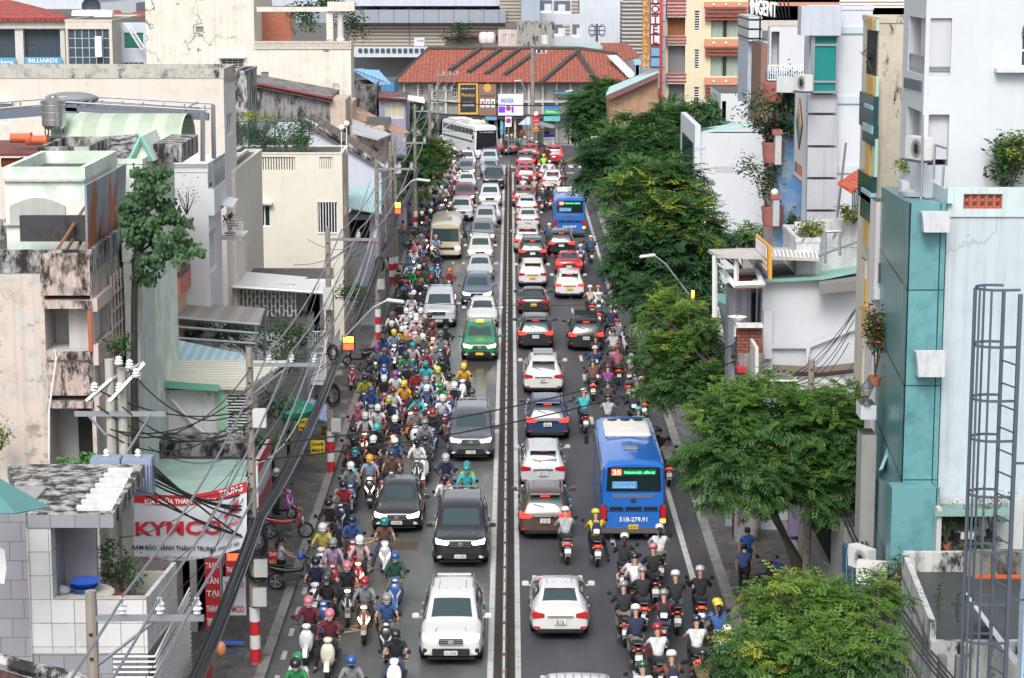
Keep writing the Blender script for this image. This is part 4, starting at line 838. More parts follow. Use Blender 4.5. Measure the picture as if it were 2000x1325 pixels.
bw=rectF(61.5,(1802,338,1990,372));w=MB();hb_=[rectF(61.5,(1829,350,1898,364))];panel(w,PFm(61.5),bw[0],bw[1],bw[2]-1.5,bw[3],hb_,.2);w.box(bw[0],bw[1],61.5,61.7,bw[3],bw[3]+.05);w.build('rear_parapet',wall('pale_green_parapet'),t,recalc=False);breeze(t,61.55,hb_[0])
# teal cladding: bevelled panels standing proud of the street wall, with a projecting corner box
TEAL=tiled('teal_panels',(.13,.31,.33),'#0d2e33',1.25,2.5,'xz',.08,.3,.016,blotch='#2d6069');TEALD=mat('teal_edge',(.10,.25,.27),.35)
zt1=PY(1850,396,56.4).z
cl=MB();xo=PY(1735,367,63.9).x;xi=PY(1850,400,56.3).x;xn=PY(1780,395,56.3).x
cl.box(xn,xi-.02,56.28,57.0,PY(1790,955,56.3).z,zt1);cl.build('corner_cladding',TEAL,t)
XN=xn
zb=PY(1700,1112,62).z
w=MB();a,b=PY(1777,398,56.3),PY(1735,367,64.0);w.add([(a.x,56.28,3.3),(b.x-.15,64.3,3.3),(b.x-.15,64.3,b.z),(a.x,56.28,a.z)],[(0,1,2,3)]);w.add([(a.x,56.28,a.z),(b.x-.15,64.3,b.z),(Xs+.1,64.3,b.z),(Xs+.1,56.3,a.z)],[(0,1,2,3)]);w.add([(b.x-.15,64.3,3.3),(Xs+.1,64.3,3.3),(Xs+.1,64.3,b.z),(b.x-.15,64.3,b.z)],[(0,1,2,3)])
w.build('street_cladding',TEALS,t,recalc=False)
def br(px0,py0,px1,py1,Y=56.2):
    r=rectF(Y,(px0,py0,px1,py1));MB().prism([Vector((r[0],Y,r[3])),Vector((r[1],Y,r[3])),Vector((r[1],Y,r[2])),Vector((r[0]+.1*(r[1]-r[0]),Y,r[2])),Vector((r[0]+.07*(r[1]-r[0]),Y,(r[2]+r[3])/2))],(0,-.35,0)).build('bracket_box',wall('white_bracket',(.52,.54,.56),dirt=.4,streak=.5),t)
br(1795,412,1850,451);br(1784,684,1841,732);br(1780,950,1830,964,56.2)
# lower part: a wider oriel with a tilted open flap
lo=MB();r=rectF(55.6,(1740,954,1830,1120));lo.box(r[0],r[1],55.6,56.27,r[2],r[3]);lo.build('oriel',TEAL,t)
a,b=PY(1742,954,55.6),PY(1712,920,62);w=MB();w.add([(a.x,55.6,3.0),(b.x,62,3.0),(b.x,62,b.z-.2),(a.x,55.6,a.z)],[(0,1,2,3)]);w.add([(a.x,55.6,a.z),(b.x,62,b.z-.2),(Xs,62,b.z-.2),(Xs,55.6,a.z)],[(0,1,2,3)]);w.build('oriel_side',TEALS,t,recalc=False)
fl=MB().slab([PY(1716,920,60),PY(1724,916,60),PY(1754,838,60.5),PY(1746,836,60.5)],.5,up=(0,-1,0));fl.build('open_flap',TEALD,t)
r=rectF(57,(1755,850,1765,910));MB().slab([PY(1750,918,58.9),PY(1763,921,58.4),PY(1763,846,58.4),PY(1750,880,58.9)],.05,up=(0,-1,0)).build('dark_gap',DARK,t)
# green tarp strip, plant shelf balcony below the big wall
BW=wall('old_white_balcony',(.5,.52,.52),dirt=.5,moss=.2,streak=.5)
pb=thing('plant_balcony','potted plant balcony in a niche below the stained pale wall','balcony',PY(1880,1110,55.0));r=rectF(55.5,(1826,990,1965,1112))
MB().box(r[0],r[0]+.12,55.3,56.4,r[2]-.4,r[3]).build('post',BW,pb);MB().box(r[0],r[1]+1,56.3,56.45,r[2]-.4,r[3]).build('back_wall',BW,pb);MB().slab([PY(1826,1000,55.2),PY(1970,1000,55.2),PY(1970,984,56.3),PY(1826,984,56.3)],.12).build('canvas',mat('sage_canvas',(.18,.30,.26),.6),pb)
MB().box(r[0]+.1,r[1],55.9,56.28,PY(1880,1053,56).z-.05,PY(1880,1053,56).z).build('shelf',IRON,pb);MB().box(r[0],r[1]+1,55.2,55.3,r[2]-.4,r[2]+.15).build('front_wall',BW,pb)
WP=mat('white_pot',(.6,.6,.6),.5)
for k,(x,y,rr,hh,mm,fl_,pt,lb)in enumerate(((1846,1075,.34,1.0,LEAF,None,TERRA,'tall bushy plant at the left post of the niche'),(1845,1100,.3,.4,LEAF,PINKF,TERRA,'pink flowering plant low at the left of the niche'),(1881,1052,.24,.5,LEAFD,None,WP,'bonsai in a white pot on the shelf, left one'),(1897,1052,.24,.45,LEAFD,None,WP,'bonsai in a white pot on the shelf, right one'),(1868,1053,.25,.55,LEAFD,None,BLACKP,'thin bonsai in a black pot on the shelf'),(1935,1050,.5,1.0,LEAF,REDF,BLACKP,'large dark bush at the right end of the shelf'),(1890,1100,.45,.55,LEAF,None,TERRA,'broad-leaved plants in the lower trough'),(1915,1105,.4,.5,LEAF,None,TERRA,'light green plant in the lower trough beside the ladder'),(1872,1112,.25,.4,LEAFY,PINKF,TERRA,'small yellow-green plant on the parapet corner'))):
    plant('potted_plant',lb,PY(x,y,55.7),rr,hh,150,mm,.09,pot=(.15,.2,pt),seed=k,flow=fl_,group='plants in the niche')
# terrace plants on top
plant('terrace_tree','leafy shrub growing on the terrace above the breeze blocks',PY(1975,368,58),.75,1.3,420,LEAF,.15,seed=3)
plant('terrace_tree','feathery branch reaching from the right edge above the terrace',PY(2005,330,58),.9,.9,260,LEAFY,.12,seed=4)
fp=thing('planter_box','long white planter box of grassy herbs at the teal roof corner','planter',PY(1770,360,60));r=rectF(61,(1752,350,1800,365));MB().box(r[0],r[1],60.2,61,r[2],r[3]).build('trough',COLDW,fp)
plant('herb_bush','fine-leaved green herb bush in the white planter',PY(1777,352,60.6),.5,.5,380,LEAFY,.09)
# steel frame shelf over the teal top
sf=thing('bar_rack','rusty steel frames and a round basin lying on the teal roof edge','frame',PY(1820,400,57));f=MB()
for i in range(6):f.tube([PY(1775+i*12,375+i*5,60-i*.6),PY(1805+i*9,372+i*5,60-i*.6)],.035,4)
f.tube([PY(1770,372,60.5),PY(1835,402,56.6)],.04,4);f.tube([PY(1800,370,60.5),PY(1850,398,56.6)],.04,4);f.build('bars',IRON,sf)
MB().lathe([(.4,0),(.46,.12),(.44,.12),(.38,.02)],PY(1790,382,59),'z',16).build('basin',mat('pale_basin',(.55,.57,.58),.4),sf)
st=thing('stair_rail','slim white handrail in front of the terrace rear parapet','railing',PY(1820,370,59));MB().tube([PY(1806,347,60),PY(1850,372,57)],.03).tube([PY(1806,358,60),PY(1850,384,57)],.03).build('rail',WHITEP,st)
# ---- flat roof house at the bottom right
t=thing('flat_roof_house','low house with a black water-stained flat roof and mouldy parapets','building',PY(1870,1325,48));WB=wall('mouldy_white_parapet',(.50,.51,.50),dirt=.5,moss=.45,streak=.6,seed=2);t.location.z=0;ROOT[t.name]=Vector(t.location)
a,b,c,d=PY(1829,1216,48.5),PY(1772,1118,54.4),PY(1885,1113,54.9),PY(1962,1216,48.5);zr=a.z-.5
MB().add([(a.x,48.5,zr),(b.x,54.4,zr),(d.x+2,54.8,zr),(d.x+2,48.5,zr)],[(0,1,2,3)]).build('roof',wall('wet_black_roof',(.045,.048,.05),dirt=.3,dirtcol='#17120f',streak=0,rough=.5),t,recalc=False)
w=MB();w.add([(a.x,48.5,zr-.2),(a.x,48.5,zr+.5),(b.x-.0,54.4,zr+.5),(b.x,54.4,zr-.2),(a.x-.14,48.5,zr-.2),(a.x-.14,48.5,zr+.5),(b.x-.14,54.4,zr+.5),(b.x-.14,54.4,zr-.2)],[(0,1,2,3),(4,5,6,7),(1,2,6,5),(0,1,5,4)])
w.add([(a.x-.14,48.5,0),(b.x-.14,54.4,0),(b.x-.14,54.4,zr),(a.x-.14,48.5,zr)],[(0,1,2,3)]);w.box(a.x-.14,d.x+2,48.35,48.5,0,zr+.1);w.box(b.x-.1,d.x+2,54.4,54.6,zr-.2,zr+.5);w.build('parapet',WB,t)
r=rectF(54.2,(1885,1076,1965,1125));MB().box(r[0],r[1]+1,54.0,54.35,r[2],r[3]).build('stair_head',wall('black_stained_block',(.16,.16,.15),dirt=.5,moss=.5),t);r=rectF(53.9,(1901,1124,1960,1140));MB().box(r[0],r[1]+1,53.8,53.98,r[2],r[3]).build('orange_board',mat('orange_sheet',(.5,.10,.03),.6),t)
MB().slab([PY(1880,1155,50),PY(1884,1152,50),PY(1990,1290,45),PY(1982,1300,45)],.9).build('sloped_wall',COLDW,t)
plant('weed','thin weed sprouting at the left of the black flat roof',PY(1833,1205,49.6),.12,.7,40,LEAFD,.08);plant('weed','thin weed sprouting at the middle of the black flat roof',PY(1870,1215,49),.12,.6,40,LEAFD,.08)
for k,x in enumerate((1832,1866)):o=MB().box(PY(x,1300,47.5).x,PY(x+16,1300,47.5).x,47.4,47.6,0,zr+.05).build('concrete_post',wall('weathered_post',(.22,.21,.2),dirt=.5));tag(o,('brown weathered','white tiled')[k]+' square post below the flat roof','post')
# AC units and pots beside teal base
aircon('cream air conditioner on the wall at the foot of the teal front',PY(1683,1110,57.5),(-1,-.6),.8);aircon('white air conditioner box lying lower, among the pink flowers',PY(1703,1140,56.0),(-.3,-1),.8)
plant('flowering_shrub','pink flowering desert-rose shrub below the teal front',PY(1757,1180,54.8),.5,1.1,160,LEAF,.11,flow=PINKF,pot=(.2,.25,BLACKP))
plant('flowering_shrub','second shrub with pink blossoms beside the air conditioner',PY(1735,1165,55.6),.5,.9,160,LEAF,.11,flow=PINKF)
# ---- narrow colourful house
MOTT=wall('mottled_beige',(.55,.50,.41),dirt=.45,dirtcol='#8d8675',moss=.12,streak=.3,varcol='#b5ae9c',var=.6)
H=house('narrow_tower','narrow house with a patchwork of yellow, mint and glass on its edge',66.5,1718,1800,38,70.8,-1,MOTT,xe=1686,par=.1,sm=wall('cream_strip',(.56,.52,.44),dirt=.3))
t=H['t'];Xs=H['Xs']
def sidepatch(nm,r,m,d=.12,X=None):
    q=rectS(X or Xs,r);return MB().box((X or Xs)-d,(X or Xs)-.004,q[0],q[1],q[2],q[3]).build(nm,m,t)
YP=mat('ochre_panel',(.55,.34,.08),.6);MP=mat('mint_panel',(.40,.55,.46),.6);TG=mat('teal_dark_glass',(.02,.07,.08),.1)
for r in((1702,35,1712,59),(1700,148,1713,184),(1697,265,1706,340),(1694,425,1703,480),(1690,600,1700,640)):sidepatch('ochre_panel',r,YP)
for r in((1713,38,1718,60),(1714,150,1717,200),(1709,270,1715,345),(1703,400,1714,500)):sidepatch('mint_panel',r,MP,.1)
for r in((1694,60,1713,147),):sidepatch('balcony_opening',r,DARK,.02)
for r in((1688,183,1716,250),(1694,240,1716,280),(1685,338,1712,390),(1690,380,1712,430)):sidepatch('glass',r,TG,.16)
for r in((1700,205,1716,212),(1697,242,1716,258),(1694,372,1712,380)):sidepatch('glass_band',r,mat('pale_blue_panel',(.3,.45,.52),.4),.2)
plant('balcony_plant','dark plant on the balcony of the patchwork house',PY(1704,140,67.5),.35,.6,160,LEAFD,.1)
# lower part of the same strip (cream box with yellow)
H=house('cream_low_house','slim cream and ochre house front below the patchwork tower',67.5,1690,1722,510,72,-1,wall('cream_strip'),xe=1680,par=0)
sidepatch.__defaults__;t=H['t'];Xs=H['Xs']
MB().box(*rectF(67.4,(1688,545,1700,640))[:2],67.3,67.48,*rectF(67.4,(1688,545,1700,640))[2:]).build('ochre_panel',YP,t)
# pinkish white house with little gable and flower balcony (1700-1735, 390-760)
H=house('gable_front_house','white house front with a red-trimmed gable and flower balcony',62.5+2,1712,1745,395,66.4,-1,wall('rosy_white',(.60,.57,.58),dirt=.15),xe=1700,par=0)
t=H['t'];Y=64.4;c_=PY(1722,600,64.3)
MB().prism(pl((1703,660,Y),(1712,625,Y),(1727,612,Y),(1732,660,Y)),(0,-.25,0)).build('gable',WALLC,t);MB().tube(pl((1700,665,Y-.3),(1713,622,Y-.3),(1727,610,Y-.3),(1735,690,Y-.3)),.11,4).build('trim',mat('brick_red_trim',(.42,.12,.08),.7),t)
q=rectF(Y,(1702,560,1730,600));MB().box(q[0],q[1],Y-.5,Y-.05,q[2]+.3,q[3]).build('cornice',WALLC,t)
railing(t,PFm(Y-.6),*rectF(Y-.6,(1716,515,1732,552)),nb=8,m=IRON);
plant('climbing_plant','dense hanging creeper with small flowers on the rosy white house',PY(1708,755,62),.45,1.8,600,LEAF,.13,flow=REDF,pot=(.2,.3,TERRA))
t=thing('post_lantern','black street lantern on a white balcony pillar','lantern',PY(1693,790,61));c=PY(1693,790,61)
MB().lathe([(.12,0),(.05,.08),(.04,.2),(.1,.26)],c,'z',10).build('post',IRON,t);MB().lathe([(.09,.26),(.16,.42),(.16,.5)],c,'z',8).build('glass',mat('lantern_glass',(.3,.3,.28),.2),t);MB().lathe([(.2,.5),(.1,.62),(.03,.68),(.02,.76)],c,'z',8).build('cap',IRON,t)
H=house('balcony_pillar_house','white balcony corner with pillar under the black lantern',61,1682,1712,792,64,-1,COLDW,z0=8.1,xe=1672,par=0);H=house('dark_shop_base','dark shop wall below the black lantern',61.1,1684,1712,850,64,-1,wall('shop_wall'),xe=1674,par=0)
# ---- bluish white block with teal glass bay
H=house('bluish_block','bluish white block with grey stained panels and a teal glass bay',83,1583,1705,14,90,-1,COLDW,xe=1574,par=.1)
t=H['t'];PNL=wall('grey_stained_panel',(.40,.41,.45),dirt=.15,streak=.4,dirtcol='#3d3d40')
f=MB()
for(y0,y1)in((183,221),(223,284),(286,346),(348,409),(411,470)):q=rectF(82.8,(1576+(y0-180)*-.01,y0,1633,y1));f.box(q[0],q[1],82.5,82.98,q[2]+.03,q[3]-.03)
f.build('panel',PNL,t);q=rectF(82.6,(1586,70,1634,180));w=MB().box(q[0],q[1],82.3,82.98,q[2],q[3]);w.build('bay_glass',mat('teal_glass',(.02,.20,.19),.08),t)
f=MB()
for y in(70,88,160,180):z=PY(1600,y,82.3).z;f.box(q[0]-.03,q[1]+.03,82.24,82.299,z-.04,z+.04)
for x in(1585,1589,1634):xx=PY(x,120,82.3).x;f.box(xx-.03,xx+.03,82.23,82.29,q[2],q[3])
f.build('bay_frame',GREYM,t);q=rectF(82.4,(1562,12,1640,69));MB().box(q[0],q[1],82.0,82.98,q[2],q[3]).build('bay_top',wall('bluish_panel',(.45,.49,.56),dirt=.15),t)
f=MB()
for(y0,y1)in((53,66),(189,203),(325,339)):q=rectF(82.9,(1635,y0,1700,y1));f.box(q[0],q[1],82.93,82.995,q[2],q[3])
f.build('string_course',wall('bluish_course',(.48,.56,.62),dirt=.1),t)
f=MB();q=rectF(84,(1640,2,1770,14));
for z in(q[2],(q[2]+q[3])/2,q[3]):f.box(q[0],q[1],84,84.05,z-.03,z+.03)
f.build('roof_rail',WHITEP,t)
aircon('air conditioner hanging beside the teal glass bay',PY(1568,178,81.5),(-1,-.5),.8);aircon('second air conditioner below the balcony with white rails',PY(1572,465,83),(0,-1),.8)
# orange tiled porch roof, antenna pole
o=MB().slab(pl((1637,356,79),(1665,374,78.6),(1684,362,80),(1683,326,82)),.1).build('porch_roof',rooftile('orange_porch_tiles','#c4512c',axis=1,dark='#7e3018'));tag(o,'small bright orange tiled porch roof','roof')
g=MB();r=rectF(81,(1665,375,1682,430))
for u in np.linspace(r[0],r[1],6):g.box(u-.02,u+.02,81,81.04,r[2],r[3])
for z in np.linspace(r[2],r[3],3):g.box(r[0],r[1],80.99,81.05,z-.02,z+.02)
o=g.build('gate_grille',IRON);tag(o,'dark barred grille beneath the orange porch roof','grille')
o=MB().tube(pl((1652,279,80),(1635,425,80)),.045,5).build('antenna_pole',wall('rusty_pole',(.2,.16,.14),dirt=.4));tag(o,'thin leaning rusty pole before the bluish block','pole')
# ---- planters house with painted blue wall, and hanging light-box sign
H=house('planter_house','house with red-rimmed balcony planters and a cloud-blue painted side wall',92,1516,1575,150,95.5,-1,wall('cloud_blue_wall',(.10,.24,.50),dirt=.2,varcol='#9aa9ad',var=.8,streak=0,scale=.7),xe=1497,par=.3,sm=wall('rosy_front',(.48,.38,.38),dirt=.3))
t=H['t']
def tub(px,py,w=.48):
    c=PY(px+3,py,91.6);b=MB().lathe([(w*.75,-.75),(w*.9,-.45),(w*.92,-.1),(w,0),(w,.1),(w*.9,.1),(w*.85,0)],c,'z',18,arc=2*math.pi);return b.build('planter_tub',mat('red_rim_tub',(.34,.13,.11),.6),t,smooth='auto')
for(x,y)in((1508,165),(1507,282),(1506,408)):tub(x,y)
f=MB()
for(x0,y0,x1,y1)in((1512,262,1524,320),(1515,150,1550,180),(1508,388,1520,440)):q=rectF(91.4,(x0,y0,x1,y1));f.box(q[0],q[1],91,91.9,q[2],q[3])
f.build('pier',wall('pale_stained_pier',(.5,.53,.54),dirt=.4),t)
for(x0,y0,x1,y1)in((1510,253,1524,262),(1507,380,1522,388)):q=rectF(91.3,(x0,y0,x1,y1));MB().box(q[0]-.05,q[1]+.05,90.95,91.95,q[2],q[3]).build('pier_cap',mat('red_rim_tub'),t)
MB().ball(PY(1513,376,91.4),.16).build('globe',mat('white_globe',(.75,.75,.75),.2),t,smooth=True)
railing(t,PFm(91.2),*rectF(91.2,(1500,128,1568,156)),nb=16,m=WHITEP);railing(t,PFm(91.2),*rectF(91.2,(1520,260,1540,275)),nb=3,m=IRON)
for k,(x,y,rr,hh,mm,lb)in enumerate(((1500,250,1.3,1.9,LEAF,'big bushy plant spilling from the top balcony with palm leaves behind'),(1535,235,1.1,1.8,LEAFD,'dark palm-like plant at the back of the top balcony'),(1540,272,.5,.8,LEAF,'low plant in a white pot on the middle balcony'),(1502,282,.7,1.0,LEAFD,'dark foliage with red blossom on the middle planter'),(1496,402,1.1,1.9,LEAF,'dense shrub growing from the lowest red-rimmed planter'),(1555,470,.4,1.2,LEAF,'ivy creeping up behind the cloud-blue wall foot'))):
    plant('balcony_shrub',lb,PY(x,y,91.8),rr,hh,380,mm,.17,seed=k,flow=REDF if k==3 else None)
sg=thing('light_box_sign','tall hanging white light-box sign with a diamond emblem','sign',PY(1560,360,88));Xg=PY(1574,200,87).x
a,b=PX(1574,360,Xg),PX(1545,345,Xg-.2);YA,YB_=87.0,90.2;zA,zB_=PY(1574,362,87).z,PY(1574,178,87).z
MB().box(Xg,Xg+.4,YA,YB_,zA,zB_).build('box',wall('sign_white',(.62,.64,.66),dirt=.15),sg,bevel=.02);f=MB()
f.box(Xg-.03,Xg,YA,YA+.07,zA,zB_).box(Xg-.03,Xg,YB_-.07,YB_,zA,zB_).box(Xg-.03,Xg,YA,YB_,zA,zA+.1).build('frame',GREYM,sg)
cy,cz=(YA+YB_)/2,zA+(zB_-zA)*.62
for s_,m_ in((1.0,mat('sign_maroon',(.25,.03,.03),.5)),(.82,mat('sign_white'))):MB().prism([(Xg-.03-.01*(1-s_),cy-1.0*s_,cz),(Xg-.03-.01*(1-s_),cy,cz-1.05*s_),(Xg-.03-.01*(1-s_),cy+1.0*s_,cz),(Xg-.03-.01*(1-s_),cy,cz+1.05*s_)],(-.012,0,0)).build('emblem',m_,sg)
for(dy,dz,m_)in((.0,.45,mat('sign_gold',(.6,.4,.12),.5)),(.38,0,mat('sign_teal',(.03,.2,.2),.5)),(-.38,0,mat('sign_gold')),(0,-.45,mat('sign_teal'))):MB().prism([(Xg-.055,cy+dy-.33,cz+dz),(Xg-.055,cy+dy,cz+dz-.36),(Xg-.055,cy+dy+.33,cz+dz),(Xg-.055,cy+dy,cz+dz+.36)],(-.01,0,0)).build('emblem',m_,sg)
MB().box(Xg-.02,Xg-.003,YA+.4,YB_-1.0,cz-2.0,cz-1.6).build('colour_band',mat('salmon_band',(.6,.2,.15),.5),sg);MB().box(Xg-.02,Xg-.003,YB_-1.0,YB_-.4,cz-2.0,cz-1.6).build('colour_band',mat('sign_teal'),sg)
MB().box(Xg+.4,Xg+.75,YA+.1,YB_,zA+.2,zB_-.1).build('backing',mat('navy_backing',(.01,.015,.03),.6),sg)
# ---- roof clutter: white terrace, frames, mossy boxes
H=house('white_terrace','white roof terrace with mould-stained walls and grass tufts',81,1585,1695,435,86,-1,wall('grimy_white_terrace',(.55,.56,.57),dirt=.5,moss=.12,streak=.5),xe=1580,par=.9)
H2=house('stair_tower','small mould-stained white stair block with grass on top',80,1556,1602,468,84,-1,wall('grimy_white_terrace'),par=.1)
for k,(x,y,lb)in enumerate(((1583,465,'grass tuft on the stained white stair block'),(1668,440,'grass tuft at the right end of the white roof terrace'))):plant('grass_tuft',lb,PY(x,y-2,80.5),.5,.6,240,LEAFY,.16)
pg=thing('pergola','dirty white concrete pergola with open slats behind the orange sign','pergola',PY(1480,500,80));DWP=wall('dirty_pergola',(.46,.45,.42),dirt=.6,dirtcol='#5b4a38',streak=.2)
MB().slab(pl((1383,487,80),(1400,498,78),(1600,504,78),(1575,482,83)),.12).build('slab',DWP,pg);f=MB()
for(x,y0,y1)in((1396,500,620),(1438,500,560)):f.tube(pl((x,y0,78.3),(x,y1,78.3)),.09,4)
f.build('post',WHITEP,pg);f=MB()
for i in range(14):f.slab(pl((1490+i*8,500,78.1),(1494+i*8,500,78.1),(1490+i*8,488,80.5),(1486+i*8,488,80.5)),.15)
f.build('slats',WHITEP,pg)
fr=thing('scaffold_frame','grey pipe frame standing on the roof beside the grass tufts','frame',PY(1610,500,79));f=MB()
for(a,b)in(((1612,452,79),(1612,515,79)),((1640,452,79),(1640,500,79)),((1612,453,79),(1642,452,79)),((1570,510,79),(1680,470,80.5))):f.tube(pl(a,b),.05,5)
f.build('pipes',GREYM,fr)
# ---- white gable wall house with teal roof
H=house('white_wall_house','big smooth white side wall with a faint raised band under a teal roof',79,1490,1680,546,86,-1,wall('smooth_white',(.55,.57,.60),dirt=.12,streak=.1,scale=.7),par=0)
t=H['t'];P=H['P']
MB().slab(pl((1470,547,78.6),(1610,540,78.6),(1615,560,78.6),(1475,566,78.6))[:2]+pl((1679,526,79.0),(1679,503,85),(1560,518,85)),.12).build('roof',mat('teal_roof_paint',(.22,.42,.37),.6),t)
SM=wall('smooth_white')
for(a,b,w_)in(((1490,606,78.9),(1507,606,78.9),0),):q=rectF(78.9,(1490,606,1507,700));MB().box(q[0],q[1],78.75,78.99,q[2],q[3]).build('buttress',SM,t)
MB().prism(pl((1507,672,78.9),(1578,670,78.9),(1680,634,78.9),(1680,640,78.9),(1582,678,78.9),(1576,710,78.9),(1574,710,78.9),(1574,680,78.9),(1507,680,78.9)),(0,-.1,0)).build('raised_band',SM,t)
o=MB().slab(pl((1600,556,78),(1680,548,78),(1680,535,79.5),(1598,540,79.5)),.35).build('eave_planks',wall('old_grey_planks',(.22,.21,.2),dirt=.5));tag(o,'weathered grey plank eave on the white side wall','eave')
fb=thing('steel_canopy_frame','white steel canopy frame with a rusty red deck beside the white wall','canopy',PY(1460,555,78));r0=pl((1416,533,80),(1435,557,77.5),(1490,555,77.5),(1480,530,80));f=MB()
for a,b in zip(r0,r0[1:]+r0[:1]):f.tube([a,b],.12,4)
f.build('frame',WHITEP,fb);MB().slab([p-EZ*.12 for p in r0],.05).build('deck',mat('rust_red_deck',(.16,.05,.04),.7),fb)
H=house('corrugated_shed','grey corrugated sheet shed corner between tree and white wall',79.5,1424,1478,562,83,-1,metalroof('grey_corrugated',(.28,.30,.34),axis=0,pitch=.35),hf=[(1466,565,1476,690)],xe=1418,par=0)
H=house('brick_parapet_house','little red brick parapet under a washbasin ledge',77.5,1440,1489,640,79.5,-1,tiled('old_red_brick',(.28,.09,.06),'#2d2622',.3,.12,'xz',.3,.9,.012,off=.5,blotch='#1a1614'),xe=1436,par=0,capm=WALLC)
o=MB().box(*rectF(77.3,(1439,692,1491,900))[:2],77.3,77.48,0,rectF(77.3,(1439,692,1491,900))[3]).build('black_wall',wall('black_mould_wall'));tag(o,'black mouldy wall below the little brick parapet','wall');o=MB().box(*rectF(77.3,(1438,634,1490,640))[:2],77.2,77.7,*rectF(77.3,(1438,634,1490,640))[2:]).build('ledge',WALLC);tag(o,'white ledge on top of the little brick parapet','ledge')
c=PY(1440,625,78);t=thing('washbasin','white washbasin on a pedestal at the balcony','basin',c);MB().lathe([(.12,-.6),(.1,-.2),(.25,0),(.36,.12),(.33,.12),(.2,.02)],c,'z',14).build('bowl',mat('porcelain',(.7,.7,.7),.2),t,smooth='auto');MB().tube([c+Vector((0,.2,.1)),c+Vector((0,.2,.3)),c+Vector((0,.05,.3))],.02).build('tap',CHROME,t)
sg=thing('shop_sign','orange framed shop sign edge-on above the teal roof','sign',PY(1490,500,77));a=pl((1475,459,81),(1501,482,76),(1501,546,76),(1476,520,81));MB().slab(a,.12,up=(-1,0,0)).build('board',mat('orange_sign',(.6,.30,.03),.5),sg)
n=(a[1]-a[0]).cross(a[3]-a[0]).normalized();n=n if n.x<0 else-n
def onq(q,u,v,k=.03):return(q[0]*(1-u)+q[1]*u)*(1-v)+(q[3]*(1-u)+q[2]*u)*v+n*k
for(v0,v1)in((.05,.42),(.5,.6),(.66,.76)):MB().slab([onq(a,.1,v0),onq(a,.9,v0),onq(a,.9,v1),onq(a,.1,v1)],.02,up=(-1,0,0)).build('lettering_panel',WHT,sg)
MB().slab([onq(a,0,.9),onq(a,1,.9),onq(a,1,1),onq(a,0,1)],.02,up=(-1,0,0)).build('blue_band',BLUL,sg)
sg=thing('shop_sign','white vertical shop sign panel with dark writing by the brick parapet','sign',PY(1465,700,77));a=pl((1455,645,79.5),(1475,680,75.5),(1475,752,75.5),(1454,748,79.5));MB().slab(a,.12,up=(-1,0,0)).build('board',wall('cream_sign',(.6,.59,.54),dirt=.1),sg);n=(a[1]-a[0]).cross(a[3]-a[0]).normalized();n=n if n.x<0 else-n
text(sg,'HỒNG',onq(a,.45,.5,.03),-(a[3]-a[0]),-(a[1]-a[0])*-1 if False else(a[0]-a[1]),w=2.6,h=.5,m=BLK)
o=MB().slab(pl((1424,648,82),(1440,720,77),(1440,728,77),(1424,656,82)),.3,up=(-1,0,0)).build('red_awning',REDB);tag(o,'red shop awning edge between tree and white sign','awning')
# ---- white tin roof & black wall below the white side wall
o=MB().slab(pl((1570,798,70),(1690,786,70),(1690,734,78),(1556,742,78)),.1).build('tin_roof',metalroof('white_tin',(.58,.60,.62),axis=0,pitch=.5,dirt=.12));tag(o,'wide white tin roof below the smooth white side wall','roof')
o=MB().tube(pl((1510,722,78.4),(1600,726,78.4),(1690,716,78.4)),.2,5).build('debris_ledge',wall('rubble_ledge',(.15,.11,.09),dirt=.6));tag(o,'ledge of dark rubble at the foot of the white side wall','ledge')
o=MB().box(*rectF(74,(1488,744,1554,775))[:2],74,76,*rectF(74,(1488,744,1554,775))[2:]).build('dark_wall',wall('black_mould_wall'));tag(o,'low mouldy dark wall block above the big tree','wall')
o=MB().slab(pl((1490,742,73.9),(1556,742,73.9),(1556,737,76.2),(1490,737,76.2)),.06).build('coping',WALLC);tag(o,'white coping of the mouldy dark wall block','coping')
o=MB().slab(pl((1393,590,88),(1425,600,86),(1425,576,90),(1395,572,91)),.08).build('tin_awning',metalroof('teal_tin',(.15,.36,.36)));tag(o,'teal sheet awning between the trees and the shed','awning')
o=MB().slab(pl((1402,588,86),(1424,598,84),(1440,690,78),(1422,700,80)),.1,up=(-1,0,0)).build('mesh_fence',mat('slate_net',(.08,.10,.12),.8));tag(o,'dark slate net screen running behind the street trees','screen')
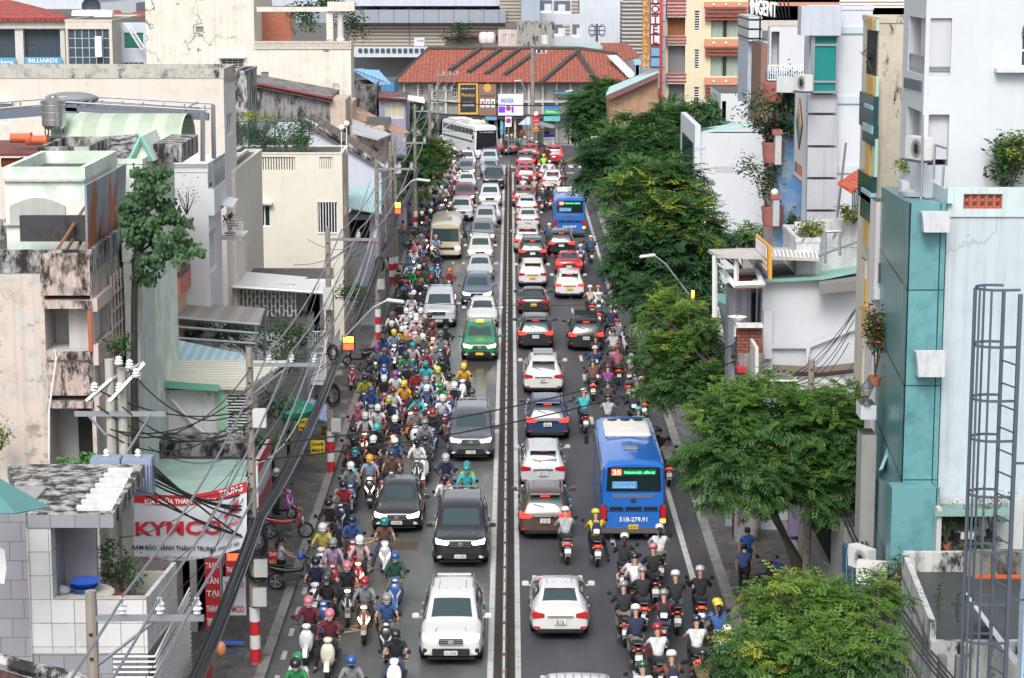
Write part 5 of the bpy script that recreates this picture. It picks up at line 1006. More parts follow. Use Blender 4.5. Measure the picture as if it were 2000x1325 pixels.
# ---- shops seen through the big tree
H=house('shop_row','open shop fronts with coloured goods behind the big tree',64,1656,1760,800,92,-1,wall('shop_wall'),hs=[(1490,900,1515,1030),(1525,900,1560,1050),(1575,900,1625,1080)],par=0,zt=4.2)
for r in H['HS']:recess(H['t'],H['Q'],r,2,DARK,door=False)
sg=thing('shop_sign','green and red lit shop sign glowing through the leaves','sign',PY(1505,975,84));r=rectF(84,(1490,965,1516,1000));MB().box(r[0],r[1],84,84.1,r[2],r[3]).build('box',mat('lit_red_sign',(.9,.04,.02),.4,emit=1.5),sg);text(sg,'MƠN',((r[0]+r[1])/2,83.98,r[3]-.18),EX,EZ,w=(r[1]-r[0])*.8,h=.3,m=WHT);text(sg,'0828',((r[0]+r[1])/2,83.98,r[2]+.25),EX,EZ,w=(r[1]-r[0])*.8,h=.25,m=YELL)
for k,(x0,y0,x1,y1,m_,lb)in enumerate(((1445,985,1480,1010,YELB,'yellow stack of goods at the shop under the tree'),(1520,885,1545,905,REDB,'red goods box inside the shop behind the tree'),(1600,915,1606,940,REDB,'thin red strip sign behind the leaves'),(1430,900,1480,935,mat('rose_goods',(.5,.2,.22),.7),'rose coloured goods hanging behind the leaves'),(1540,970,1580,1045,mat('violet_goods',(.25,.2,.35),.7),'violet cloth goods at the shop under the tree'))):
    Yg=4333/((x0-997)/9.9)-2.6;q=rectF(Yg,(x0,y0,x1,y1));o=MB().box(q[0],q[1],Yg-.3,Yg+.2,q[2],q[3]).build('shop_goods',m_,bevel=.03);tag(o,lb,'goods')
sg=thing('shop_sign','blue sign with a white ring emblem at the foot of the teal front','sign',PY(1650,1100,60));a=pl((1645,1060,63),(1700,1150,57),(1700,1230,57),(1645,1120,63));MB().slab(a,.1,up=(-1,0,0)).build('board',mat('sea_blue_board',(.03,.14,.28),.4),sg);n=(a[1]-a[0]).cross(a[3]-a[0]).normalized();n=n if n.x<0 else-n
c=onq(a,.3,.5,.02);uu=(a[1]-a[0]).normalized();vv=(a[3]-a[0]).normalized();rg_=MB();N_=20
rg_.add([c+uu*math.cos(2*math.pi*i/N_)*.75+vv*math.sin(2*math.pi*i/N_)*.75 for i in range(N_)]+[c+uu*math.cos(2*math.pi*i/N_)*.6+vv*math.sin(2*math.pi*i/N_)*.6 for i in range(N_)],[(i,(i+1)%N_,N_+(i+1)%N_,N_+i)for i in range(N_)]);rg_.build('ring',WHT,sg)
# ---- white wall house by the trees
H=house('white_corner_house','white windowless gable wall with a teal roof strip rising behind the trees',121,1366,1500,258,132,-1,wall('smooth_white'),xe=1357,par=0)
t=H['t'];Y=121;MB().prism(pl((1366,260,Y),(1500,260,Y),(1500,238,Y)),(0,.3,0)).build('gable',SM,t);MB().slab(pl((1368,258,Y),(1500,240,Y),(1490,232,Y+6),(1376,250,Y+6)),.1).build('roof',mat('mint_roof_paint',(.36,.55,.55),.6),t)
q=rectF(Y,(1355,245,1366,520));MB().box(q[0],q[1]+.002,Y-.2,Y+10,0,q[3]).build('street_pier',wall('cold_white_wall'),t);MB().box(q[0]-.06,q[0]-.003,Y+.6,Y+8,q[3]-7,q[3]-1).build('glass_front',GLASS2,t);MB().box(*rectF(Y,(1396,325,1434,337))[:2],Y-.015,Y-.003,*rectF(Y,(1396,325,1434,337))[2:]).build('patch',mat('grey_patch',(.42,.43,.46),.9),t)
# ---- street houses behind, upper middle right
H=house('grey_screen_house','grey house with a metal lattice crown and bare letter frames on its roof',132,1484,1504,80,138,-1,wall('blue_grey_panel',(.42,.47,.55),dirt=.15),par=0);t=H['t'];q=rectF(132,(1461,33,1487,80));MB().box(q[0],q[1],131.6,138,q[2],q[3]).build('crown',tiled('lattice_crown',(.50,.52,.56),'#1c2026',.75,.55,'sz',.05,.4,.06),t)
MB().box(*rectF(132,(1461,80,1484,205))[:2],132.3,138,*rectF(132,(1461,80,1484,205))[2:]).build('front',wall('blue_grey_panel'),t)
lf=thing('rooftop_letters','white standing letters on a steel frame above the lattice crown','sign',PY(1490,30,133));f=MB()
for i in range(8):f.tube(pl((1475+i*9,-10,134),(1500+i*6,35,137)),.04,4)
f.build('frame',IRON,lf);text(lf,'INGENT',PY(1490,16,132.5),(.94,.3,-.15),EZ,w=1.7,h=.9,m=mat('white_letter'),bold=.02,depth=.15)
H=house('white_ledge_house','white stepped house with a deep balcony niche behind the lattice crown',118,1504,1572,52,126,-1,wall('smooth_white'),hf=[(1506,62,1522,138)],xe=1500,par=0);recess(H['t'],H['P'],H['HF'][0],1.5,SM,door=False);
H=house('rust_strip_house','slim rusty brown wall strip between the grey crown house and the balcony',126,1487,1500,86,131,-1,wall('rust_strip',(.22,.12,.09),dirt=.5),par=0)
H=house('white_small_house','small white house with dark signs below the curtained facade',150,1408,1462,183,158,-1,wall('smooth_white'),hf=[(1410,198,1418,238)],par=0)
# ---- curtained building with striped bands
BY=wall('butter_yellow',(.64,.56,.40),dirt=.1,streak=.1);BR=mat('band_red',(.30,.06,.05),.7);SAL=mat('salmon_band2',(.52,.24,.15),.7);CURT=mat('pale_green_curtain',(.36,.44,.38),.8);CURTG=mat('grey_curtain',(.30,.30,.32),.8)
def curtain(t,Y,r,m,n=16):
    b=MB();N=n*2;vs=[]
    for i in range(N+1):u=r[0]+(r[1]-r[0])*i/N;y=Y+(.0 if i%2 else.12);vs+=[(u,y,r[2]),(u,y,r[3])]
    b.add(vs,[(2*i,2*i+2,2*i+3,2*i+1)for i in range(N)]);b.build('curtain',m,t,recalc=False)
H=house('curtained_hotel','butter-yellow hotel with dark red striped bands and curtained windows',190,1308,1462,-50,204,-1,BY,
  hf=[(1389,33,1456,73),(1388,111,1455,149),(1387,186,1455,210),(1356,21,1367,60),(1356,97,1366,135),(1355,170,1366,209)],xe=1306,par=0)
t=H['t']
for k,r in enumerate(H['HF']):
    if k<3:curtain(t,190.12,r,CURT,15);MB().box(r[0]+(r[1]-r[0])*.35,r[0]+(r[1]-r[0])*.45,190.05,190.08,r[2],r[3]).build('gap',DARK,t)
    else:win(t,H['P'],r,1,8,gm=DARK)
f=MB();s_=MB()
for y in(16,24,32,38,93,100,107,171,178,185):q=rectF(189.8,(1377,y-1.5,1459,y+1.5));f.box(q[0],q[1],189.5,189.97,q[2],q[3])
f.build('striped_band',BR,t)
for(y0,y1)in((4,14),(77,91),(152,166)):q=rectF(189.8,(1376,y0,1460,y1));s_.box(q[0],q[1],189.6,189.97,q[2],q[3])
s_.build('salmon_band',SAL,t);g=MB()
for y in(9,84,159):
    for x in(1394,1418,1444):q=rectF(189.5,(x-2,y-2,x+2,y+2));g.box(q[0],q[1],189.5,189.58,q[2],q[3])
g.build('square_ornament',WHITEP,t)
# bay of the neighbouring hotel with the tall sign
H=house('sign_hotel','narrow hotel bay of curtained windows over white and red stripes',176,1297,1340,-50,188,-1,BY,hf=[(1304,34,1338,70),(1305,90,1338,143),(1306,165,1337,218)],xe=1296,par=0);t=H['t']
for k,r in enumerate(H['HF']):curtain(t,176.2,r,CURTG if k else mat('amber_curtain',(.35,.17,.08),.8),9);win(t,H['P'],r,2,2,gm=GLASS if False else CURTG,d=.1)if False else None
f=MB();w_=MB()
for(y0,y1)in((0,34),(71,89),(144,164),(218,240)):
    n_=max(3,int((y1-y0)/6))
    for i in range(n_):a_,b_=y0+(y1-y0)*i/n_,y0+(y1-y0)*(i+.5)/n_;q=rectF(175.7,(1302,a_,1340,b_));f.box(q[0],q[1],175.4,175.97,q[2],q[3]);q=rectF(175.7,(1302,b_,1340,y0+(y1-y0)*(i+1)/n_));w_.box(q[0],q[1],175.5,175.96,q[2],q[3])
f.build('red_stripe',BR,t);w_.build('white_stripe',WHITEP,t)
MB().box(*rectF(175,(1294,-20,1299,238))[:2],175,176,*rectF(175,(1294,-20,1299,238))[2:]).build('panel_column',tiled('grey_panel_column',(.40,.43,.50),'#20242c',.6,1.2,'xz',.05,.4,.03),t);MB().box(*rectF(174.9,(1289,-20,1293,232))[:2],174.8,175.1,*rectF(174.9,(1289,-20,1293,232))[2:]).build('red_strip',mat('neon_red_strip',(.7,.06,.03),.4),t)
sg=thing('hotel_sign','tall vertical hotel sign with maroon letters on white squares','sign',PY(1280,130,172));q=rectF(172,(1271,-20,1289,134));MB().box(q[0],q[1],172,172.4,q[2],q[3]).build('board',mat('maroon_board',(.16,.04,.03),.6),sg)
for k,ch in enumerate('HOTEL'):
    y=-2+k*20;r=rectF(171.9,(1272,y-8,1288,y+8));MB().box(r[0],r[1],171.9,171.99,r[2],r[3]).build('letter_square',mat('letter_square_white',(.6,.62,.68),.5),sg);text(sg,ch,((r[0]+r[1])/2,171.88,(r[2]+r[3])/2),EX,EZ,h=.62,m=mat('maroon_letter',(.25,.01,.05),.5),bold=.02)
for y in(102,122):r=rectF(171.9,(1272,y-8,1288,y+8));MB().box(r[0],r[1],171.9,171.99,r[2],r[3]).build('picture_square',mat('blue_picture',(.12,.28,.45),.5),sg)
sg=thing('hotel_name_sign','narrow amber vertical sign with pale letters beside the maroon one','sign',PY(1262,130,173));q=rectF(173,(1255,-20,1269,133));MB().box(q[0],q[1],173,173.4,q[2],q[3]).build('board',mat('amber_board',(.42,.20,.02),.6),sg)
for k,ch in enumerate('KHÁNHLINH'):c=PY(1262,8+k*15,172.9);text(sg,ch,c,EX,EZ,h=.45,m=mat('pinkish_letter',(.6,.45,.4),.5))
# shed with mint/maroon gable roof
t=thing('brown_shed','brown stained gable wall under a mint and maroon lean-to roof','building',PY(1240,230,170));Y=170;MB().prism(pl((1190,190,Y),(1285,145,Y),(1285,250,Y),(1190,250,Y)),(0,6,0)).build('wall',wall('brown_stained',(.36,.22,.14),dirt=.5,dirtcol='#4a3425',moss=.15),t)
MB().slab(pl((1183,186,Y-.5),(1287,141,Y-.5),(1280,134,Y+6),(1190,170,Y+6)),.12).build('roof',mat('mint_roof_paint'),t);MB().slab(pl((1192,195,Y-.7),(1285,153,Y-.7),(1287,142,Y-.6),(1183,187,Y-.6)),.1,up=(0,-1,0)).build('fascia',mat('maroon_fascia',(.12,.05,.06),.7),t)
# ================================================================ row with the long red tiled roof at the end of the street
RT=rooftile('red_clay_tiles');Y=244.0
t=thing('red_roof_row','long two-storey shop row under a red clay tile roof at the street end','building',(0,Y,0))
zE=PY(900,157,Y).z;xL,xR_=PY(772,148,Y).x,PY(1232,170,Y).x
FW=wall('grimy_shop_wall',(.26,.26,.25),dirt=.4,streak=.4)
hf=[rectF(Y,r)for r in((815,170,828,186),(846,170,856,195),(884,165,892,190),(992,172,998,184),(1002,172,1012,184),(1016,172,1026,184),(1086,182,1094,202),(1105,184,1113,202),(848,236,870,268),(905,232,930,300),(940,235,965,270),(972,235,984,272),(988,240,1020,272),(1110,236,1126,288))]
w=MB();panel(w,PFm(Y),xL,xR_,0,zE,hf,.3);w.add([(xL,Y,0),(xL,Y+12,0),(xL,Y+12,zE),(xL,Y,zE)],[(0,1,2,3)]);w.add([(xR_,Y,0),(xR_,Y+12,0),(xR_,Y+12,zE),(xR_,Y,zE)],[(0,1,2,3)]);w.build('wall',FW,t,recalc=False)
for k,r in enumerate(hf):
    if k<8:win(t,PFm(Y),r,2,3,gm=GLASS2,d=.25)
    else:recess(t,PFm(Y),r,2.5,mat('green_shutter',(.05,.16,.13),.7)if k in(9,)else(mat('shop_yellow_inside',(.35,.34,.18),.8)if k==12 else DARK),door=False)
# roof: long slope, ridge, hipped right end, with dark party-wall ridges
def rp(px,py,Yr):return PY(px,py,Yr)
e0,e1=rp(768,150,Y-1.2),rp(1040,166,Y-1.2);zr_=rp(960,96,Y+7).z;
A=rp(768,150,Y-1.2);B=rp(1240,172,Y-1.2);ze=(A.z+B.z)/2
A,B=Vector((A.x,Y-1.2,ze)),Vector((B.x,Y-1.2,ze));C_=rp(835,91,Y+7.5);C2=rp(1130,101,Y+7.5);zr_=(C_.z+C2.z)/2;C_=Vector((C_.x,Y+7.5,zr_));C2=Vector((C2.x,Y+7.5,zr_));D_=Vector((B.x,Y+15,ze));E_=Vector((A.x,Y+15,ze))
C3=rp(1205,110,Y+7.5);C3=Vector((C3.x,Y+7.5,zr_-.6))
rfm=MB();rfm.add([A,B,C3,C2,C_],[(0,1,2,3,4)]);rfm.add([E_,D_,C3,C2,C_],[(0,1,2,3,4)]);rfm.add([B,D_,C3],[(0,1,2)]);rfm.add([A,E_,C_],[(0,1,2)])
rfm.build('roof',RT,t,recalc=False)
DR=wall('dark_ridge_mortar',(.05,.045,.045),dirt=.4)
f=MB();f.tube([C_+EZ*.05,C2+EZ*.05,C3+EZ*.05],.25,5);f.tube([C_,A],.15,5);f.tube([C3,B],.15,5)
f.build('ridge',DR,t)
def onroof(px,py):
    d=ray(px,py);n=(B-A).cross(C2-A);k=(A-Vector((0,0,CH))).dot(n)/d.dot(n);return Vector((0,0,CH))+d*k+EZ*.08
f=MB()
for(a,b)in(((941,95),(879,140)),((978,98),(915,143)),((1013,99),(950,146)),((1055,97),(986,148)),((1130,101),(1055,165)),((1130,108),(1170,168))):f.tube([onroof(*a),onroof(*b)],.3,5)
f.build('party_ridge',DR,t)
o=MB().slab([PY(1185,108,Y+4),PY(1205,108,Y+4),PY(1245,148,Y-1),PY(1228,152,Y-1)],.1).build('tin_roof',metalroof('white_tin'));tag(o,'narrow white tin roof strip at the right end of the red roof','roof')
o=MB().slab(pl((1083,106,260),(1195,108,260),(1172,84,275),(1083,86,275)),.1).build('tin_roof',metalroof('pale_mint_tin',(.42,.55,.50),dirt=.05));tag(o,'pale mint tin roof peeking above the red tiled roof','roof')
o=MB().slab(pl((1200,124,258),(1250,110,258),(1225,84,268),(1172,84,268)),.1).build('tile_roof',RT);tag(o,'small red tiled roof behind the right end of the row','roof')
f=MB();r=rectF(Y-.8,(800,224,1128,232));f.box(r[0],r[1],Y-.8,Y-.01,r[2],r[3]);f.build('awning_strip',wall('dark_awning_strip',(.06,.065,.07),dirt=.5),t);f=MB()
for x in range(788,1130,27):r=rectF(Y-.3,(x,162,x+4,300));f.box(r[0],r[1],Y-.3,Y-.012,0,r[3])
f.build('pilaster',wall('pale_pilaster',(.5,.49,.46),dirt=.4),t);r=rectF(Y-.2,(772,196,1130,201));MB().box(r[0],r[1],Y-.35,Y-.02,r[2],r[3]).build('cornice',wall('pale_pilaster'),t)
# billboards and signs on the row
def board(label,r,Yb,m,name='shop_sign',d=.25,frame=None,cat='sign'):
    q=rectF(Yb,r);t=thing(name,label,cat,((q[0]+q[1])/2,Yb,q[2]));MB().box(q[0],q[1],Yb,Yb+d,q[2],q[3]).build('board',m,t)
    if frame:
        f=MB();w=.22
        f.box(q[0]-w,q[0],Yb-.05,Yb+d,q[2]-w,q[3]+w).box(q[1],q[1]+w,Yb-.05,Yb+d,q[2]-w,q[3]+w).box(q[0],q[1],Yb-.048,Yb+d,q[3],q[3]+w).box(q[0],q[1],Yb-.048,Yb+d,q[2]-w,q[2]);f.build('frame',frame,t)
    return t,q
def fx(t,q,Yb,s,u,v,h,m,w=None):text(t,s,(q[0]+(q[1]-q[0])*u,Yb-.02,q[2]+(q[3]-q[2])*v),EX,EZ,w=w*(q[1]-q[0])if w else None,h=h*(q[3]-q[2]),m=m,bold=.01)
YB2=Y-1.0
AMB=mat('gold_paint',(.55,.32,.06),.5)
t,q=board('black billboard in a gold frame with gold script lettering',(899,166,930,220),YB2,mat('black_board',(.02,.022,.03),.5),'billboard',frame=AMB,cat='billboard');fx(t,q,YB2,'BIỂU DIỄN CAO CẤP',.5,.87,.06,WHT,.85);fx(t,q,YB2,'Mandeps',.5,.62,.16,AMB,.85);fx(t,q,YB2,'NHẬN ĐẶT TIỆC',.5,.38,.05,AMB,.6);fx(t,q,YB2,'Hotline: 0912 345 678',.5,.26,.06,WHT,.75)
t,q=board('brown billboard with a round emblem and three product pictures',(935,164,969,226),YB2,mat('brown_board',(.20,.12,.09),.6),'billboard',cat='billboard');fx(t,q,YB2,'VIETNAM GROUP',.5,.62,.06,mat('dark_brown_letter',(.05,.03,.02)),.85);fx(t,q,YB2,'HUỲNH GIA',.5,.75,.03,WHT,.4)
MB().lathe([(.6,0),(.6,.05),(.02,.06)],(0,0,0),'y',18).build('emblem',AMB,t,origin=None)if False else None
for k in range(3):MB().box(q[0]+(q[1]-q[0])*(.1+.3*k),q[0]+(q[1]-q[0])*(.32+.3*k),YB2-.03,YB2-.002,q[2]+(q[3]-q[2])*.26,q[2]+(q[3]-q[2])*.52).build('picture',WHT,t);MB().box(q[0]+(q[1]-q[0])*(.15+.3*k),q[0]+(q[1]-q[0])*(.27+.3*k),YB2-.05,YB2-.032,q[2]+(q[3]-q[2])*.32,q[2]+(q[3]-q[2])*.46).build('picture_motif',(REDB,mat('blue_picture'),mat('green_board'))[k],t)
bm_=MB();cxx,czz=q[0]+(q[1]-q[0])*.5,q[2]+(q[3]-q[2])*.88;bm_.prism([(cxx+.42*math.cos(a),YB2-.004,czz+.42*math.sin(a))for a in np.linspace(0,2*math.pi,17)[:-1]],(0,-.04,0));bm_.build('emblem',AMB,t)
WB2=mat('white_board',(.62,.63,.68),.5)
t,q=board('white dental clinic sign with blue letters and a violet band',(973,184,1022,226),YB2,WB2);fx(t,q,YB2,'NHA KHOA',.36,.7,.22,BLUL,.5);VIO=mat('violet_band',(.14,.02,.6),.5,emit=.5);MB().box(q[0]+.05,q[0]+(q[1]-q[0])*.62,YB2-.03,YB2-.003,q[2]+(q[3]-q[2])*.14,q[2]+(q[3]-q[2])*.42).build('violet_band',VIO,t)
t,q=board('green shop sign with white lettering above the corner shop',(1062,214,1094,224),YB2-.3,mat('bright_green',(.03,.35,.10),.5));fx(t,q,YB2-.3,'Pharmacity',.5,.5,.5,WHT,.7)
t,q=board('blue shop sign strip above the green one',(1062,206,1094,213),YB2-.3,mat('royal_blue_board',(.04,.14,.5),.5));t,q=board('small turquoise and white poster panel below the green sign',(1062,226,1094,237),YB2-.3,mat('turq_board',(.12,.4,.42),.5))
t,q=board('dark teal pharmacy lettering board high on the row',(1080,176,1126,186),YB2,mat('dark_teal_board',(.04,.09,.12),.5));fx(t,q,YB2,'NHÀ THUỐC SỐ 28',.5,.5,.55,mat('pale_teal_letter',(.3,.42,.45)),.9)
t,q=board('white pharmacy board with a navy head at street level',(1062,262,1083,283),Y-2,WHT);MB().box(q[0],q[1],Y-2.03,Y-2.002,q[3]-.35,q[3]).build('navy_head',BLUL,t);fx(t,q,Y-2,'NHÀ THUỐC SỐ 28',.5,.5,.16,BLK,.85);fx(t,q,Y-2,'GIÁ SỈ LẺ',.5,.25,.1,BLK,.6)
t,q=board('blue and grey fascia over the shuttered shop',(948,228,970,235),YB2-.2,mat('steel_blue_board',(.12,.28,.42),.5));t,q=board('bright blue vertical banner beside the pale yellow shop front',(978,238,983,262),YB2,mat('cyan_banner',(.03,.35,.6),.5));t,q=board('teal vertical banner left of the shutter',(948,234,952,248),YB2,mat('teal_banner',(.05,.3,.3),.5));t,q=board('small yellow shop lightbox near the coach',(942,233,946,247),YB2,YELB)
o=MB().slab(pl((1012,243,239),(1050,243,239),(1046,228,243),(1030,228,243)),.08).build('striped_awning',metalroof('blue_white_awning',(.5,.58,.68),pitch=.6,dirt=.1,dirtcol='#33507a'));tag(o,'blue and white striped awning at the corner shop','awning')
o=MB().slab(pl((1050,243,239.5),(1083,251,239.5),(1083,244,243),(1050,236,243)),.08).build('awning',mat('grey_awning',(.22,.24,.26),.7));tag(o,'grey awning right of the striped one','awning')
o=MB().slab(pl((770,172,240.5),(890,172,240.5),(890,160,243.6),(770,160,243.6)),.1).build('lean_to',wall('dark_eave',(.08,.08,.08),dirt=.3))if False else None
# ---- hospital-like grey complex behind
GC=wall('far_grey_panels',(.34,.36,.40),dirt=.12,streak=.1);LV=tiled('beige_louvres',(.40,.36,.31),'#6a625a',40,.5,'xz',.1,.6,.12);FWH=wall('far_white',(.52,.56,.62),dirt=.1)
t=thing('grey_complex','long grey institute with beige louvre bands and a blue-grey parapet','building',PY(800,90,330));Y=330
def fbox(nm,r,m,Yb=Y,d=1.0,parent=None):q=rectF(Yb,r);return MB().box(q[0],q[1],Yb,Yb+d,q[2],q[3]).build(nm,m,parent or t)
fbox('louvre_band',(684,44,986,92),LV,d=30);fbox('parapet_band',(578,20,988,45),tiled('blue_grey_cladding',(.26,.29,.34),'#4e5560',2.2,6,'xz',.05,.4,.05),Y-2,4);fbox('ground_floor',(684,92,880,112),FWH,Y-.5,30);fbox('upper_floor',(690,-20,976,20),wall('far_lilac_white',(.46,.49,.57),dirt=.1),Y+8,20)
q=rectF(Y+8,(690,-5,976,20));f=MB();g=MB()
for i in range(18):x=700+i*16;rr=rectF(Y+7.9,(x,2,x+9,18));(f if i%3 else g).box(rr[0],rr[1],Y+7.85,Y+7.99,rr[2],rr[3])
f.build('window',GLASS2,t);g.build('door',WHITEP,t)
fbox('corner_louvre',(976,-20,1018,45),LV,Y-1,8)
f=MB()
for i in range(16):x=700+i*11;rr=rectF(Y-.7,(x,95,x+7,103));f.box(rr[0],rr[1],Y-.7,Y-.51,rr[2],rr[3])
f.build('window',GLASS2,t)
t2=thing('white_ward_block','pale multi-storey block with open corridors behind the red roof','building',PY(1130,60,320));t=t2;Y=320
fbox('wall',(1018,-20,1216,86),FWH,d=22);fbox('grey_wing',(1018,-20,1054,45),wall('far_blue_grey',(.32,.37,.45),dirt=.1),Y-1,22);fbox('louvre_wall',(1215,4,1256,110),tiled('white_louvre_wall',(.48,.46,.44),'#554f4a',30,.55,'xz',.1,.6,.18),Y-2,6)
for(x0,y0,x1,y1)in((1055,1,1078,26),(1082,2,1114,27),(1082,48,1098,71),(1118,48,1132,73)):
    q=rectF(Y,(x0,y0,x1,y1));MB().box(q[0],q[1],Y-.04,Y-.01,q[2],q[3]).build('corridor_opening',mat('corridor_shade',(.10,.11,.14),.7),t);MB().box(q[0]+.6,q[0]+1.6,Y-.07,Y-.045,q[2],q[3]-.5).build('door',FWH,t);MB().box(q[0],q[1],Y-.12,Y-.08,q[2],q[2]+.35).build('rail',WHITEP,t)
fbox('louvre_panel',(1116,1,1132,27),LV,Y-.06,.05);fbox('louvre_panel',(1098,48,1113,72),LV,Y-.06,.05)
H=house('mossy_cube_house','black-stained concrete cube with one window behind the red roof',262,1010,1083,46,270,-1,wall('black_mould_grey',(.30,.30,.29),dirt=.5,moss=.45,streak=.7),hf=[(1058,66,1069,86)],par=.2);win(H['t'],H['P'],H['HF'][0],2,1,gm=wall('far_white'))
H=house('pinkish_cube_house','small pinkish house with louvred shutters left of the stained cube',264,973,1010,58,270,-1,wall('pinkish_white',(.55,.48,.44),dirt=.2),hf=[(982,67,990,86),(998,68,1005,84)],par=0)
for r in H['HF']:win(H['t'],H['P'],r,2,5,gm=mat('grey_shutter',(.22,.23,.25),.7))
o=MB().slab(pl((866,72,266),(975,66,266),(970,60,270),(895,68,270)),.3).build('roof_slab',wall('maroon_roof_slab',(.16,.06,.05),dirt=.4));tag(o,'flat maroon roof slab with creeper behind the red roof','roof')
o=fbox('stained_room',(868,72,972,92),wall('stained_room_wall',(.34,.30,.27),dirt=.5),267,5,parent=None)if False else None
t=thing('stained_room','stained low roof room under the maroon slab','building',PY(920,92,267));q=rectF(267,(868,73,972,95));MB().box(q[0],q[1],267,272,q[2]-3,q[3]).build('wall',wall('stained_room_wall',(.34,.30,.27),dirt=.5),t)
plant('roof_creeper','grey-green creeper hanging over the stained roof room',PY(895,88,265),2.2,2.6,260,LEAFD,.35)
for k,(x,y)in enumerate(((945,80),(958,80))):
    c=PY(x,y+6,262);t=thing('water_tank','small white water tank on the rooftop, %s of the pair'%('left','right')[k],'water tank',c,'rooftop water tanks');MB().lathe([(.02,0),(.5,.1),(.6,.4),(.6,1.0),(.45,1.3),(.12,1.4)],c,'z',12).build('tank',mat('white_tank',(.6,.6,.6),.3),t,smooth='auto')
tk=thing('water_tank','blue-lettered white cube tank left of the red roof','water tank',PY(817,92,300));q=rectF(300,(809,75,829,91));MB().box(q[0],q[1],300,302,q[2],q[3]).build('tank',mat('white_tank'),tk,bevel=.05);fx(tk,q,300,'K-KIEN',.62,.7,.25,BLUL,.6)
an=thing('antenna_mast','bare steel antenna mast on the pale block','antenna',PY(1166,82,300));f=MB();f.tube(pl((1166,82,300),(1166,47,300)),.2,5)
for y,w_ in((52,12),(60,16),(68,14)):f.tube(pl((1166-w_,y,300),(1166+w_,y,300)),.08,4)
for s_ in(-1,1):
    pts=[PY(1166+s_*(10+6*math.cos(a)),60+12*math.sin(a),300)for a in np.linspace(0,6.28,13)];f.tube(pts,.06,4)
f.build('mast',IRON,an)
bt=thing('blue_tower','small pale blue water tower frame at the right of the tiled roof','tower',PY(1243,140,235));f=MB();q=rectF(235,(1238,118,1252,140))
f.box(q[0],q[1],235,237,q[3]-.5,q[3]).box(q[0]+.2,q[0]+.6,235.1,236.9,q[2]-3,q[3]-.5).box(q[1]-.6,q[1]-.2,235.1,236.9,q[2]-3,q[3]-.5);f.build('frame',mat('pale_blue_steel',(.30,.42,.55),.5),bt)
# left far: red roofed hall with billiards sign, glass-fronted house, lilac house
RC=rooftile('dark_red_tiles','#8e3b35',dark='#54211f',light='#b05b52')
H=house('billiards_hall','long hall with a hipped red roof and a blue billiards banner',178,-140,127,38,196,1,wall('greyish_white_hall',(.55,.54,.52),dirt=.2),hf=[(-5,58,31,128,.3),(48,58,119,128,.3)],par=0)
t=H['t']
for k,r in enumerate(H['HF']):win(t,H['P'],r,6,5,fm=mat('dark_frame',(.06,.07,.08),.5),gm=GLASS2,d=.25)
MB().slab(pl((-200,36,177),(131,35,177),(20,0,188),(-200,0,188)),.3).build('roof',RC,t);MB().slab(pl((131,35,177),(131,28,199),(20,0,188)),.3).build('roof',RC,t)
MB().box(*rectF(177.5,(-60,38,128,56))[:2],177.4,178,*rectF(177.5,(-60,38,128,56))[2:]).build('fascia',wall('greyish_white_hall'),t)
for(x0,x1)in((31,47),(119,128)):MB().box(*rectF(177.8,(x0,56,x1,135))[:2],177.6,177.99,*rectF(177.8,(x0,56,x1,135))[2:]).build('pier',wall('greyish_white_hall'),t)
BAN=mat('banner_blue',(.10,.30,.50),.5)
t,q=board('blue banner reading billiards on the hall windows',(48,112,121,128),177.3,BAN,'banner',.05,cat='banner');fx(t,q,177.3,'BILLIARDS',.5,.58,.5,WHT,.78)
t,q=board('blue banner with half a word and a black figure at the left edge',(-30,113,31,128),177.3,BAN,'banner',.05,cat='banner');fx(t,q,177.3,'bong',.72,.4,.6,WHT,.4)
H=house('glass_front_house','house with a full-width dark glass grid front beside the hall',176,127,218,40,190,1,wall('cream_hall',(.58,.54,.46),dirt=.15),hf=[(133,57,214,131,.25)],par=.1)
win(H['t'],H['P'],H['HF'][0],6,4,fm=mat('pale_alu',(.4,.4,.4),.4),gm=GLASS2,d=.2);q=H['HF'][0];MB().box(q[0]+(q[1]-q[0])*.67,q[0]+(q[1]-q[0])*.83,175.6,175.95,q[2]+.8,q[2]+2.4).build('open_sash',WHITEP,H['t'])
H=house('lilac_wing','pale lilac wing with a green window and a white outside stair',180,218,284,44,190,1,wall('pale_lilac'),hf=[(241,64,281,96,.1),(221,122,281,130,.1)],par=0)
win(H['t'],H['P'],H['HF'][0],1,1,gm=mat('green_blind',(.02,.16,.12),.5));win(H['t'],H['P'],H['HF'][1],6,1,gm=GLASS2)
st=thing('outside_stair','narrow white steel stair across the green window','stair',PY(260,90,179));f=MB();a,b=PY(243,46,179),PY(276,98,179);a2,b2=PY(252,46,179),PY(282,94,179);f.tube([a,b],.06,4);f.tube([a2,b2],.06,4)
for i in range(16):k=i/15;f.tube([a*(1-k)+b*k,a2*(1-k)+b2*k],.035,4)
f.build('treads',WHITEP,st)
for k in range(4):
    c=PY(162+k*13,33,188);o=MB().lathe([(.05,-1.0),(.55,-.85),(.6,0),(.55,.85),(.05,1.0)],c,'x',12).build('water_tank',mat('white_tank'),smooth='auto');tag(o,'white horizontal rooftop tank above the glass front, number %s from the left'%('one','two','three','four')[k],'water tank','row of rooftop tanks')
t=thing('satellite_dish','dark satellite dish on the roof above the glass front','dish',PY(178,20,189));c=PY(178,14,189);MB().lathe([(.05,.3),(.5,.2),(.8,0),(.82,.02),(.5,.25),(.06,.36)],c,'y',16).build('dish',mat('dark_dish',(.05,.06,.08),.5),t);MB().tube([c,c-EZ*1.4],.06).build('mast',IRON,t)
t=thing('far_white_block','far white block with rows of windows above the red roofed hall','building',PY(110,20,420));Y=420
